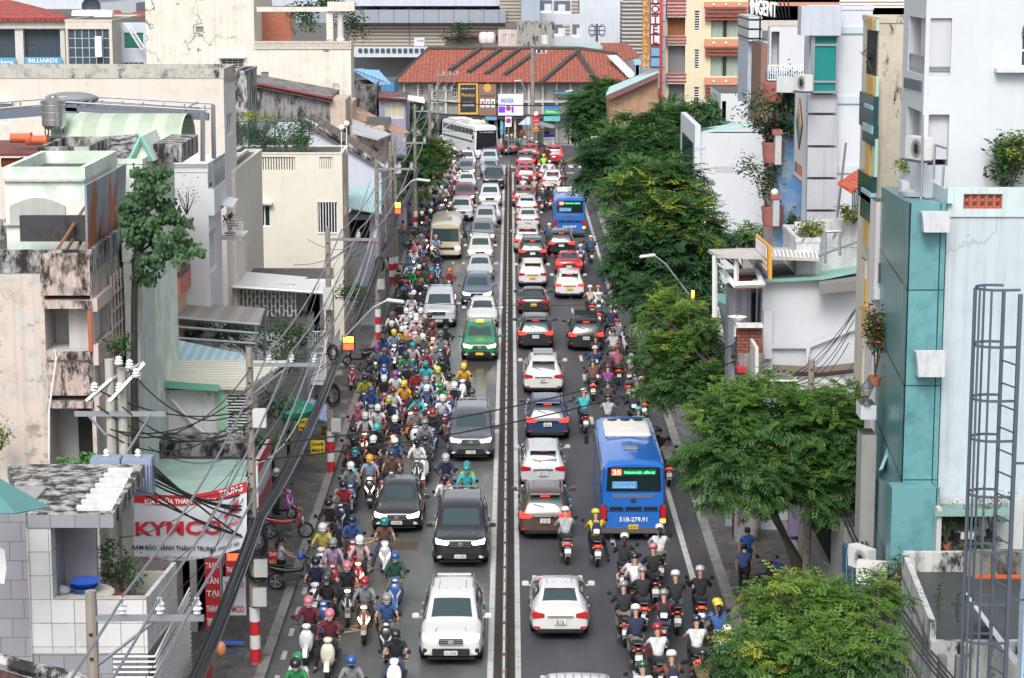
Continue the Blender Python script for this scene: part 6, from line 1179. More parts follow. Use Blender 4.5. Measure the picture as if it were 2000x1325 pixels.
fbox('wall',(-60,-60,180,18),FWH,d=20);f=MB()
for x in(10,42,84,97,110,127,148,160):rr=rectF(Y-.1,(x,3,x+9,14));f.box(rr[0],rr[1],Y-.15,Y-.01,rr[2],rr[3])
f.build('window',GLASS2,t)
t=thing('far_grey_hall','far low grey hall behind the roof tanks','building',PY(230,20,400));Y=400
fbox('wall',(160,6,266,26),wall('far_grey_panels'),d=20);o=MB().slab(pl((190,28,210),(240,28,210),(235,20,216),(205,20,216)),.2).build('tile_roof',RC);tag(o,'low red tiled roof left of the cracked building','roof');o=MB().slab(pl((235,38,205),(283,32,205),(283,22,212),(262,24,212)),.2).build('tile_roof',RC);tag(o,'second red tiled roof touching the cracked building','roof')
t=thing('far_skyline','wide pale city block filling the top right background','building',PY(1400,0,420));Y=420;fbox('wall',(1300,-80,1800,60),wall('far_cream',(.50,.46,.42),dirt=.1),d=20)
t=thing('striped_hotel_wing','far wing with salmon bands behind the bluish block','building',PY(1600,0,185));Y=192;fbox('wall',(1462,-60,1775,40),BY,d=12);fbox('salmon_band',(1462,5,1775,12),SAL,Y-.3,.3)
t=thing('far_block_row','distant pale blocks closing the view behind the cracked building','building',PY(640,0,450));Y=450;fbox('wall',(480,-60,1020,12),wall('far_lilac_white'),d=20)
t=thing('backdrop_block','plain far block low behind the rooftops','building',PY(900,120,350));Y=345;fbox('wall',(-60,90,1900,200),wall('far_grey_panels'),Y,5)
# ================================================================ street trees
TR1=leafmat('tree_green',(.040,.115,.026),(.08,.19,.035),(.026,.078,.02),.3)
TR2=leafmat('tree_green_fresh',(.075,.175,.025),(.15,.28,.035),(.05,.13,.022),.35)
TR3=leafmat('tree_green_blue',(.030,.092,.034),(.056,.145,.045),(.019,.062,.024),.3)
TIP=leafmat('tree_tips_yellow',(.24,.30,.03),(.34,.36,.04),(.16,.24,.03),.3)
def frond(b,p,d,L,w,rg,pairs=5):
    """a feathery compound leaf: pairs of leaflets along a drooping stalk"""
    side=d.cross(EZ);side=side.normalized()if side.length>.05 else EX;up=side.cross(d).normalized();q=p;st=L/pairs
    for i in range(pairs):
        k=1-.55*abs(i/(pairs-1)-.35);d=(d-EZ*.10).normalized();q=q+d*st
        for s in(-1,1):
            a=q;e=q+(side*s+d*.55).normalized()*w*k;m=(a+e)/2
            n=d*st*.42;b.v+=[tuple(a),tuple(m-n+up*.01),tuple(e-EZ*.03),tuple(m+n)];l=len(b.v);b.f.append((l-4,l-3,l-2,l-1));b.m.append(0)
def tree(label,base,crown,n=900,mats=(TR1,TR2),top=.3,tips=0.0,L=.55,seed=1,lean=(0,0),trunk_r=.17,name='street_tree',group='street trees on the right pavement',forks=6,fill=1.0):
    """crown: list of (centre, radii) masses; branches run from the trunk into every mass"""
    rg=random.Random(seed);base=Vector(base);t=thing(name,label,'tree',base,group);tr=MB()
    cs=[Vector(c)for c,r in crown];mid=sum(cs,Vector())/len(cs);fork=Vector((base.x+lean[0],base.y+lean[1],base.z+(min(c.z-r[2]for c,r in crown)-base.z)*.75+.3))
    tr.tube([base-EZ*.1,base+(fork-base)*.5+Vector((.06,.05,0)),fork],[trunk_r*1.25,trunk_r,trunk_r*.85],9)
    br=MB();nodes=[]
    for c,r in crown:
        for k in range(3):
            e=Vector(c)+Vector((rg.uniform(-.5,.5)*r[0],rg.uniform(-.5,.5)*r[1],rg.uniform(-.3,.5)*r[2]));m=fork*.45+e*.55+Vector((rg.uniform(-.3,.3),rg.uniform(-.3,.3),-.25))
            br.tube([fork,m,e],[trunk_r*.6,trunk_r*.34,.03],6);
            for j in range(4):e2=e+Vector((rg.uniform(-.6,.6)*r[0],rg.uniform(-.6,.6)*r[1],rg.uniform(-.1,.6)*r[2]));br.tube([m*.4+e*.6,(m+e)*.25+e2*.5,e2],[.05,.03,.012],4)
    tr.build('trunk',BARK,t,smooth='auto');br.build('branches',BARK,t)
    A,B_,T_=MB(),MB(),MB()
    clumps=[]
    tot=sum(r[0]*r[1]+r[0]*r[2]for c,r in crown)
    for c,r in crown:
        c=Vector(c);k=max(6,int(n/3.2*(r[0]*r[1]+r[0]*r[2])/tot))
        for i in range(k):
            while True:
                u=Vector((rg.gauss(0,1),rg.gauss(0,1),rg.gauss(0,1)))
                if u.length>.1:break
            u.normalize();rad=rg.uniform(.62,1.0)if rg.random()<.8 else rg.uniform(.2,.6)
            if u.z<-.7:continue
            clumps.append((c+Vector((u.x*r[0]*rad,u.y*r[1]*rad,u.z*r[2]*rad*1.25)),u,c,rad))
    zmax=max(q[0].z for q in clumps);zmin=min(q[0].z for q in clumps)
    for(p,u,c,rad)in clumps:
        hgt=(p.z-zmin)/(zmax-zmin+.01);light=rg.random()<top*max(0,(hgt-.25))*2.2*max(0,.4+u.z);yt=tips and rg.random()<tips*max(0,hgt-.3)*1.6 and u.z>.0  # brighter green is picked for high, upward-facing clumps
        S_=rg.uniform(.75,1.3)
        for k in range(int(rg.randint(12,18)*fill)):
            a=rg.uniform(0,6.283);d=Vector((math.cos(a),math.sin(a),rg.uniform(-.6,.45)))+u*.75;d.normalize()
            q=p+Vector((rg.gauss(0,.17),rg.gauss(0,.17),rg.gauss(0,.07)))*S_
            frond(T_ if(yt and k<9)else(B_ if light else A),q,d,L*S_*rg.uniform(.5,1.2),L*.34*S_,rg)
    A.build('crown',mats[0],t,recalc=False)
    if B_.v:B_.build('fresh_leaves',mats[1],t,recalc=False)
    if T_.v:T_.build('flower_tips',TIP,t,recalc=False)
    return t
def C(px,py,Y,rx,rz,ry=None):return(PY(px,py,Y),(rx,ry or rx,rz))
# big feathery tree above the two students
tree('large feathery tree with a leaning forked trunk above the two students in blue',G(1597,1195),[C(1420,880,66,1.5,1.1),C(1500,830,67,1.9,1.2),C(1600,850,67,1.7,1.2),C(1450,930,65.5,1.6,.9),C(1405,800,68,1.0,.7),C(1560,950,66,1.5,1.0),C(1660,900,66.5,1.0,1.3),C(1640,800,68,.9,.7)],2300,(TR1,TR2),.5,.06,.42,3,(-1.5,.5),.2)
tree('bright green tree in the bottom right foreground',(9.3,44,.14),[C(1560,1190,47,1.1,.7),C(1505,1275,46,1.1,.8),C(1620,1250,46,1.2,.8),C(1540,1310,45,1.3,.8),C(1690,1170,47.5,.7,.5),C(1700,1290,45,.9,.7)],1300,(TR1,TR2),.95,.25,.36,5)
tree('low bright green tree beside the blue city bus',G(1450,985)+Vector((1.3,0,.14)),[C(1330,640,86,1.6,.9),C(1290,700,85,1.2,.8),C(1370,690,86,1.2,.9),C(1340,760,84,1.6,.8),C(1400,760,84,1.2,.7),C(1300,590,88,.9,.5)],900,(TR1,TR2),.9,.35,.52,8)
tree('dense dark green tree over the street lamp by the blue wall',(9.6,104,.14),[C(1290,470,104,2.7,1.7),C(1315,430,106,2.1,1.6),C(1240,400,106,1.9,1.2),C(1320,530,103,2.2,1.5),C(1252,530,103,1.7,1.3),C(1290,360,108,2.3,1.2),C(1352,480,104,1.3,1.6),C(1280,585,101,1.5,.8)],2200,(TR3,TR1),.6,.30,.75,11,trunk_r=.26)
tree('rounded dark tree just before the white gable wall',(9.8,136,.14),[C(1212,310,136,2.6,1.5),C(1240,280,138,2.6,1.5),C(1182,345,134,1.7,1.1),C(1245,350,134,2.4,1.4),C(1290,330,136,2.0,1.6)],1300,(TR3,TR1),.6,.12,.9,13,trunk_r=.26)
tree('farthest rounded tree before the brown gable shed',(10,178,.14),[C(1165,215,178,2.5,1.3),C(1190,205,180,2.6,1.5),C(1145,238,176,1.6,1.0),C(1185,248,176,2.9,1.1),C(1215,225,178,1.8,1.2)],900,(TR3,TR1),.7,.06,1.0,17,trunk_r=.26)
tree('shadowy tree below the curtained hotel windows',(14.5,150,.14),[C(1330,270,150,3.2,2.0),C(1290,300,148,2.6,2.0),C(1370,240,152,2.0,1.2),C(1340,340,146,2.6,2.2),C(1305,250,150,1.5,1)],1100,(TR3,TR1),.5,.0,.95,19,trunk_r=.26)
tree('scraggly low tree at the foot of the white gable wall',(12.0,112,.14),[C(1450,470,112,1.7,.6),C(1400,460,112,1.2,.6),C(1485,460,112,1.0,.6)],240,(TR3,TR2),.5,0,.6,23,fill=.7)
tree('small green tree among the cables on the left pavement',(-9.0,176,.14),[C(745,290,172,2.6,1.5),C(800,300,172,2.2,1.6),C(850,310,174,1.5,1.1),C(780,350,168,2.2,1.4),C(730,330,168,1.4,1.0),C(835,340,170,1.3,.9),C(760,385,164,1.4,.8)],1000,(TR1,TR2),.35,0,.8,29,name='pavement_tree',group=None)
tree('small tree at the far left kerb near the coach',(-9.2,205,.14),[C(812,225,205,1.2,1.0),C(822,262,203,1.0,.8)],200,(TR3,TR1),.3,0,.9,31,name='pavement_tree',group=None)
# climbing fig on the pink house
t=thing('climbing_tree','dark glossy-leaved fig climbing a thin black trunk beside the pink house','tree',PY(264,930,66));rg=random.Random(4);tb=MB();tb.tube(pl((266,935,65.5),(262,720,65.6),(263,560,65.7),(270,420,65.8),(262,380,66)),[.13,.11,.1,.08,.05],7)
for(x,y)in((345,400),(390,495),(300,325),(330,470),(290,360)):tb.tube(pl((266,500,65.7),((266+x)/2,(480+y)/2,65.4),(x,y,65.2)),[.06,.04,.012],5)
tb.build('trunk',wall('black_bark',(.035,.028,.022),dirt=.3),t,smooth='auto');b=MB()
for(x,y,rx,ry,n)in((300,350,30,35,300),(290,400,45,40,560),(320,440,50,35,620),(300,480,45,30,420),(350,470,38,22,260),(372,490,18,10,80),(262,420,22,50,240),(285,330,22,14,90),(270,525,14,22,70),(290,545,8,18,40),(345,500,14,12,50)):
    sc_=[(x+rx*1.1*math.sqrt(rg.random())*math.cos(a),y+ry*1.1*math.sqrt(rg.random())*math.sin(a),65.2+rg.gauss(0,.5))for a in[rg.uniform(0,6.28)for _ in range(max(3,n//34))]]
    for i in range(int(n*1.6)):
        u=rg.choice(sc_);p=PY(u[0]+rg.gauss(0,6.5),u[1]+rg.gauss(0,6),u[2]+rg.gauss(0,.15));d=Vector((rg.uniform(-.6,.6),rg.uniform(-.7,.2),-rg.uniform(.2,1))).normalized();w_=d.cross(EY).normalized();Lf=rg.uniform(.11,.19)
        b.add([p,p+d*Lf*.45+w_*Lf*.36,p+d*Lf,p+d*Lf*.45-w_*Lf*.36],[(0,1,2,3)])
b.build('crown',leafmat('fig_leaf',(.02,.065,.022),(.045,.12,.035),(.012,.04,.015),.15),t,recalc=False)
plant('wall_weeds','weeds growing from the mossy ledge above the power pole',PY(225,700,63.5),.45,.6,240,LEAF,.12);plant('wall_plant','big-leaved creeper on the low wall behind the louvred canopy',PY(160,928,61),.9,.45,130,mat('bright_leaf',(.05,.22,.04),.5),.2);plant('edge_weed','dry grass tuft at the left picture edge',PY(2,880,62),.4,.7,120,LEAFY,.14)
plant('facade_shrub','shrubs on the balcony above the lit sign by the pole',PY(688,620,108),.9,1.6,300,LEAF,.18);plant('facade_shrub','small shrub lower on the same street balcony',PY(692,585,110),.5,.7,160,LEAF,.15)
# ================================================================ vehicles (built once per kind, forward is -Y, then copied)
PAINT=mat('car_paint',(.5,.5,.5),.28,0,coat=.8,objcol=True)
TRIM=mat('satin_black_trim',(.015,.016,.018),.35);PLATE=mat('white_plate',(.62,.62,.6),.5);PLATEY=mat('yellow_plate',(.75,.42,.03),.5)
def prof(w,zb,zm,zt_,wt,zt):return[(0,zb),(.82*w,zb),(w*.97,zb+.1),(w,zm),(w*.955,zt_),(wt,zt-.05),(wt*.95,zt),(0,zt+.025)]
def shell(st,glass,hoodn=None,lv=2):
    """st: stations (y,w,zb,zm,zbelt,wt,zt); glass: {station: material index for side / top columns}"""
    v=[];f=[];mi=[]
    for s in st:
        h=prof(*s[1:]);v+=[(h[0][0],s[0],h[0][1])]+[(x,s[0],z)for x,z in h[1:7]]+[(0,s[0],h[7][1])]+[(-x,s[0],z)for x,z in h[6:0:-1]]
    n=14
    for i in range(len(st)-1):
        for j in range(n):
            f.append((i*n+j,i*n+(j+1)%n,(i+1)*n+(j+1)%n,(i+1)*n+j));g=glass.get(i,'');c=j if j<7 else 13-j;m=0
            if c==4 and 's' in g:m=1
            if c==4 and 'p' in g:m=4
            if c==6 and 'w' in g:m=2
            if c==6 and 'r' in g:m=3
            if c==0:m=4
            mi.append(m)
    for k in(0,len(st)-1):
        o=k*n
        for j in range(7):
            a,b=o+j,o+j+1;c,d=o+(13-j+1)%14 if j else o,o+13-j
            f.append((a,b,d)if j==0 else((a,b,c)if j==6 else(a,b,d,c)));mi.append(0)
    me=bpy.data.meshes.new('x');me.from_pydata(v,[],f);
    for _ in range(5):me.materials.append(None)
    me.polygons.foreach_set('material_index',mi);bm=bmesh.new();bm.from_mesh(me);bmesh.ops.remove_doubles(bm,verts=bm.verts,dist=1e-4);bmesh.ops.recalc_face_normals(bm,faces=bm.faces);bm.to_mesh(me);bm.free()
    o=bpy.data.objects.new('x',me);COL.objects.link(o);md=o.modifiers.new('s','SUBSURF');md.levels=lv;me2=eval_mesh(o);bpy.data.objects.remove(o);out={}
    co=[tuple(q.co)for q in me2.vertices]
    for k in range(5):
        mp={};fs=[]
        for p in me2.polygons:
            if p.material_index==k:fs.append(tuple(mp.setdefault(i,len(mp))for i in p.vertices))
        vs=[None]*len(mp)
        for i,q in mp.items():vs[q]=co[i]
        out[k]=(vs,fs)
    return out
def wheel(t,x,y,r,wd=.21,name='wheel'):
    s=1 if x>0 else-1;w=MB().lathe([(r*.66,-wd/2),(r*.93,-wd/2),(r,-wd/2+.03),(r,wd/2-.03),(r*.93,wd/2),(r*.66,wd/2)],(x,y,r),'x',20,cap=False).build('wheel',BLACKR,t,smooth='auto')
    m=MB();m.lathe([(r*.67,-wd*.35),(r*.67,wd*.45),(r*.6,wd*.46),(r*.58,wd*.3)]if s>0 else[(r*.67,wd*.35),(r*.67,-wd*.45),(r*.6,-wd*.46),(r*.58,-wd*.3)],(x,y,r),'x',16)
    for k in range(5):
        a=k*1.2566;c=Vector((x+s*wd*.34,y+math.cos(a)*r*.32,r+math.sin(a)*r*.32));m.obox(c,(.03,r*.62,r*.2),Matrix.Rotation(a,3,'X'))
    m.build('rim',SILV,w)
def poly(pts,y,d):return[Vector((x,y,z))for x,z in pts],Vector((0,d,0))
def car(name,L,W,H,st,glass,wb,cat='car',rails=True,wr=.35):
    ys=L/4.7;ws=W/1.88;t=thing(name,None,cat);st=[(s[0],s[1]*1.035,*s[2:])for s in st];o=shell(st,glass)
    yf,yb=st[0][0],st[-1][0];hw=max(s[1]for s in st)
    def pt(k,nm,m):
        if o[k][0]:b=MB();b.v,b.f,b.m=o[k][0],o[k][1],[0]*len(o[k][1]);return b.build(nm,m,t,smooth=True,recalc=False)
    pt(0,'body',PAINT);pt(1,'side_windows',CARGLASS);pt(2,'windscreen',CARGLASS);pt(3,'rear_window',CARGLASS);pt(4,'underbody',TRIM)
    fz=st[1][6];bz=st[-2][4]
    hy,tz=st[1][0],None
    for s in(-1,1):
        for(y)in(yf+.88*wr/.35,yf+.88*wr/.35+wb):wheel(t,s*(hw-.13),y,wr)
        a=MB()
        for y in(yf+.88*wr/.35,yf+.88*wr/.35+wb):a.add([(s*(hw+.004),y+math.cos(q)*(wr+.07),wr+math.sin(q)*(wr+.07))for q in np.linspace(-.25,math.pi+.25,14)]+[(s*(hw-.2),y+math.cos(q)*(wr+.07),wr+math.sin(q)*(wr+.07))for q in np.linspace(-.25,math.pi+.25,14)],[tuple(range(14))]+[(i,i+1,15+i,14+i)for i in range(13)])
        a.build('wheel_arch',TRIM,t)
        # headlamp, tail lamp, fog lamp
        hx=hw*.60;z0=fz-.13
        p,d=poly([(s*(hx-.22),z0+.02),(s*(hx-.16),z0-.1),(s*(hx+.24),z0-.05),(s*(hx+.27),z0+.11),(s*(hx+.05),z0+.08)],yf-.015,.42);l=MB().prism(p,d).build('headlamp',LAMPOFF,t,bevel=.02)
        MB().obox((s*hw*.74,yf+.02,.42),(.16,.12,.09)).build('fog_lamp',LAMPOFF,t,bevel=.015)
        zl=bz;p,d=poly([(s*(hw*.52),zl-.10),(s*(hw*.52),zl+.04),(s*(hw*.93),zl+.10),(s*(hw*.95),zl-.06),(s*(hw*.9),zl-.12)],yb+.012,-.34);MB().prism(p,d).build('tail_lamp',REDOFF,t,bevel=.02)
        MB().obox((s*hw*.78,yb-.02,.44),(.2,.1,.05)).build('rear_reflector',REDOFF,t,bevel=.01)
        m=MB();cy=next(q for q in st if q[6]>st[3][6]+.2)[0]-.45;mz=st[4][4]+.1
        m.obox((s*(hw+.13),cy,mz),(.22,.13,.15)).obox((s*(hw+.0),cy+.02,mz-.06),(.16,.06,.05));m.build('mirror',PAINT,t,bevel=.03)
        h_=MB()
        for y in(cy+1.0,cy+1.9):h_.obox((s*(hw*.985),y,st[4][4]-.08),(.05,.17,.03))
        h_.build('door_handle',CHROME,t)
        if rails:MB().tube([(s*st[6][5]*.93,st[5][0]+.05,st[6][6]+.03),(s*st[6][5]*.95,st[7][0],st[6][6]+.07),(s*st[-4][5]*.98,st[-4][0]-.1,st[-4][6]+.05)],.024,5).build('roof_rail',GREYM,t)
    g=MB();g.obox((0,yf+.0,fz-.18),(hw*.74,.14,.17));g.build('grille',TRIM,t,bevel=.02);g=MB()
    for k in range(3):g.obox((0,yf-.072,fz-.24+k*.06),(hw*.72,.015,.018))
    g.build('grille_bars',CHROME,t);g=MB().obox((0,yf-.015,.46),(hw*1.15,.14,.22)).obox((0,yf-.0,.27),(hw*1.5,.1,.05));[g.obox((s*hw*.80,yf+.04,.46),(.12,.14,.2))for s in(-1,1)];g.build('lower_grille',TRIM,t,bevel=.02);gr=MB();[gr.obox((x*hw,(.55 if rails else.62)*L/4.7,max(s[6]for s in st)-.002),(.018,.9 if rails else.45,.012))for x in(-.42,-.2,.2,.42)];gr.build('roof_groove',TRIM,t);gr=MB();[gr.obox((s*hw*.42,yf+.62,fz+.085),(.018,.75,.014),Matrix.Rotation(s*.12,3,'Z'))for s in(-1,1)];gr.build('bonnet_crease',GREYM,t);MB().obox((0,yf-.095,fz-.17),(.16,.03,.10)).build('badge',CHROME,t,bevel=.01)
    MB().obox((0,yf-.10,.46),(.40,.02,.13)).build('number_plate',PLATE,t)
    MB().obox((0,yb+.075,bz-.19 if bz<.95 else bz-.17),(.36,.02,.17)).build('rear_plate',PLATE,t);MB().obox((0,yb+.03,.33),(hw*1.55,.12,.12)).build('rear_bumper',TRIM,t,bevel=.03);MB().obox((0,yb+.05,bz-.03),(hw*.85,.04,.035)).build('chrome_strip',CHROME,t)
    q=[s for s in st if s[6]>st[3][6]+.35][-1];MB().obox((0,q[0]+.10,q[6]-.06),(.34,.06,.03)).build('brake_light',REDOFF,t);sp_=MB().obox((0,q[0]+.04,q[6]-.005),(q[5]*1.7,.22,.03));sp_.build('spoiler',PAINT,t,bevel=.012)
    MB().tube([(.05,q[0]+.3,q[6]-.42),(.42,q[0]+.22,q[6]-.32)],.012,4).build('wiper',TRIM,t);MB().tube([(-.05,st[3][0]+.02,st[3][6]+.05),(-.55,st[3][0]+.12,st[3][6]+.12)],.012,4).tube([(.35,st[3][0]+.02,st[3][6]+.05),(-.15,st[3][0]+.10,st[3][6]+.11)],.012,4).build('wipers',TRIM,t)
    MB().prism([(-.0,q[0]-.45,q[6]+.02),(0,q[0]-.2,q[6]+.02),(0,q[0]-.22,q[6]+.12)],(.025,0,0)).build('roof_fin',PAINT,t)
    return t
def mk(name,L,W,H,kind):
    if kind=='suv':st=[(-2.36,.66,.38,.60,.78,.60,.86),(-2.3,.86,.27,.60,.88,.76,.98),(-1.9,.93,.24,.65,.97,.80,1.06),(-1.15,.94,.24,.65,1.03,.80,1.13),(-.42,.94,.24,.65,1.06,.67,1.66),(.25,.94,.24,.65,1.07,.68,1.75),(.36,.94,.24,.65,1.07,.68,1.755),(1.2,.94,.24,.65,1.08,.67,1.74),(1.3,.94,.24,.65,1.08,.67,1.735),(1.95,.93,.26,.65,1.09,.63,1.66),(2.25,.92,.28,.65,1.06,.72,1.17),(2.34,.88,.30,.6,.96,.78,1.02),(2.38,.80,.38,.6,.82,.7,.88)];gl={3:'sw',4:'s',5:'p',6:'s',7:'p',8:'s',9:'r'};H0=1.77
    elif kind=='sedan':st=[(-2.3,.64,.36,.55,.64,.56,.70),(-2.24,.82,.26,.55,.74,.72,.82),(-1.8,.89,.22,.58,.83,.76,.92),(-1.0,.90,.22,.6,.89,.76,.99),(-.15,.90,.22,.6,.91,.58,1.39),(.35,.90,.22,.6,.92,.59,1.45),(.45,.90,.22,.6,.92,.59,1.45),(1.0,.90,.22,.6,.93,.58,1.43),(1.1,.9,.22,.6,.93,.57,1.41),(1.78,.89,.24,.6,.95,.70,1.07),(2.15,.87,.26,.6,.92,.72,1.04),(2.26,.83,.28,.55,.84,.7,.95),(2.32,.74,.36,.55,.70,.6,.78)];gl={3:'sw',4:'s',5:'p',6:'s',7:'p',8:'r'};H0=1.46
    elif kind=='mpv':st=[(-2.2,.62,.36,.55,.74,.56,.82),(-2.14,.82,.26,.58,.84,.72,.95),(-1.8,.90,.24,.6,.94,.76,1.05),(-1.3,.91,.24,.6,1.0,.78,1.13),(-.35,.91,.24,.6,1.02,.66,1.62),(.25,.91,.24,.6,1.03,.67,1.70),(.34,.91,.24,.6,1.03,.67,1.70),(1.2,.91,.24,.6,1.05,.66,1.69),(1.28,.91,.24,.6,1.05,.66,1.69),(1.95,.90,.26,.6,1.06,.62,1.62),(2.16,.89,.28,.6,1.04,.72,1.12),(2.22,.86,.30,.58,.92,.76,.98),(2.25,.78,.38,.58,.78,.68,.84)];gl={3:'sw',4:'s',5:'p',6:'s',7:'p',8:'s',9:'r'};H0=1.71
    else:st=[(-2.38,.70,.40,.62,.86,.66,.94),(-2.33,.88,.30,.64,.96,.80,1.06),(-1.95,.93,.28,.68,1.03,.84,1.12),(-1.2,.94,.28,.68,1.08,.84,1.17),(-.62,.94,.28,.68,1.12,.72,1.78),(.15,.94,.28,.68,1.13,.74,1.86),(.25,.94,.28,.68,1.13,.74,1.86),(1.15,.94,.28,.68,1.14,.74,1.86),(1.25,.94,.28,.68,1.14,.74,1.86),(2.1,.93,.30,.68,1.15,.70,1.82),(2.3,.92,.32,.68,1.1,.78,1.2),(2.36,.9,.34,.64,1.0,.8,1.08),(2.4,.84,.4,.64,.86,.74,.94)];gl={3:'sw',4:'s',5:'p',6:'s',7:'p',8:'s',9:'r'};H0=1.88
    L0=st[-1][0]-st[0][0];W0=2*max(s[1]for s in st);a,b,c=L/L0,W/W0,H/H0
    st=[(s[0]*a,s[1]*b,s[2],s[3]*c,s[4]*c,s[5]*b,s[6]*c)for s in st]
    return car(name,L,W,H,st,gl,L*.585,rails=kind!='sedan',wr={'suv':.37,'sedan':.32,'mpv':.33,'boxy':.38}[kind])
PROTO={'suv':mk('parked_suv',4.7,1.88,1.74,'suv'),'sedan':mk('saloon_car',4.6,1.80,1.45,'sedan'),'mpv':mk('family_car',4.45,1.76,1.68,'mpv'),'boxy':mk('off_road_car',4.85,1.90,1.87,'boxy')}
NAMES={'suv':'suv_car','sedan':'saloon_car','mpv':'family_car','boxy':'off_road_car'}
PC={'white':(.60,.60,.60),'pearl white':(.58,.58,.54),'silver':(.46,.48,.50),'grey':(.17,.18,.20),'dark grey':(.075,.085,.10),'black':(.015,.016,.02),'dark blue':(.015,.04,.09),'slate blue':(.07,.10,.15),'green':(.01,.19,.07),'red':(.38,.012,.025),'maroon':(.16,.015,.03),'brown':(.075,.043,.033),'dark red':(.12,.02,.025),'beige':(.40,.36,.29),'pale blue':(.28,.34,.40)}
LMK=[]   # landmarks for saying where a rider is
GRP_L='cars queueing in the left carriageway';GRP_R='cars queueing in the right carriageway'
def setmat(o,nm,m):
    for k in o.children:
        if k.name.split('.')[0]==nm:k.material_slots[0].link='OBJECT';k.material_slots[0].material=m
        setmat(k,nm,m)
def place_car(kind,col,px,py,label,face,short,lit=True,wpx=None,rz=0.0,plate=None,cat=None,yellow=False):
    """px,py: where the nearer wheels stand; face 'F' shows its front, 'B' its back"""
    p=G(px,py);src=PROTO[kind];L={'suv':4.7,'sedan':4.6,'mpv':4.45,'boxy':4.85}[kind];off=L/2-.75
    o=dup(src,None,{'body':lin(PC[col]),'mirror':lin(PC[col]),'spoiler':lin(PC[col]),'roof_fin':lin(PC[col])});o.name=NAMES[kind]
    o.location=(p.x,p.y+off,0.006);o.rotation_euler=(0,0,(0 if face=='F' else math.pi)+rz);ROOT[o.name]=Vector((0,0,0))
    tag(o,label,cat or({'suv':'suv','sedan':'car','mpv':'car','boxy':'suv'}[kind]),GRP_L if face=='F' else GRP_R)
    if face=='F' and lit:setmat(o,'headlamp',LAMPON if lit==True else LAMPWARM)
    if face=='B' and lit:setmat(o,'tail_lamp',REDON);
    if face=='B' and lit==2:setmat(o,'brake_light',REDON)
    if yellow:setmat(o,'number_plate' if face=='F' else 'rear_plate',PLATEY)
    if plate:
        nm='number_plate' if face=='F' else 'rear_plate';pl_=next(k for k in o.children if k.name.startswith(nm));bb=[Vector(c)for c in pl_.bound_box];lo=Vector([min(b[i]for b in bb)for i in range(3)]);hi=Vector([max(b[i]for b in bb)for i in range(3)]);c=(lo+hi)/2;s=-1 if face=='F' else 1;ROOT[pl_.name]=Vector((0,0,0))
        for i,ln in enumerate(plate.split('|')):
            nn=len(plate.split('|'));text(pl_,ln,(c.x,(lo.y if s<0 else hi.y)+s*.003,c.z+(.0 if nn==1 else(.036,-.036)[i])),(-s*1.0*-1 if False else(1 if s<0 else-1),0,0),EZ,w=.32 if nn==1 else.24,h=.08 if nn==1 else.06,m=BLK,name='plate_number')
    LMK.append((Vector((p.x,p.y+off,0)),short));return o
F_,B_='F','B'
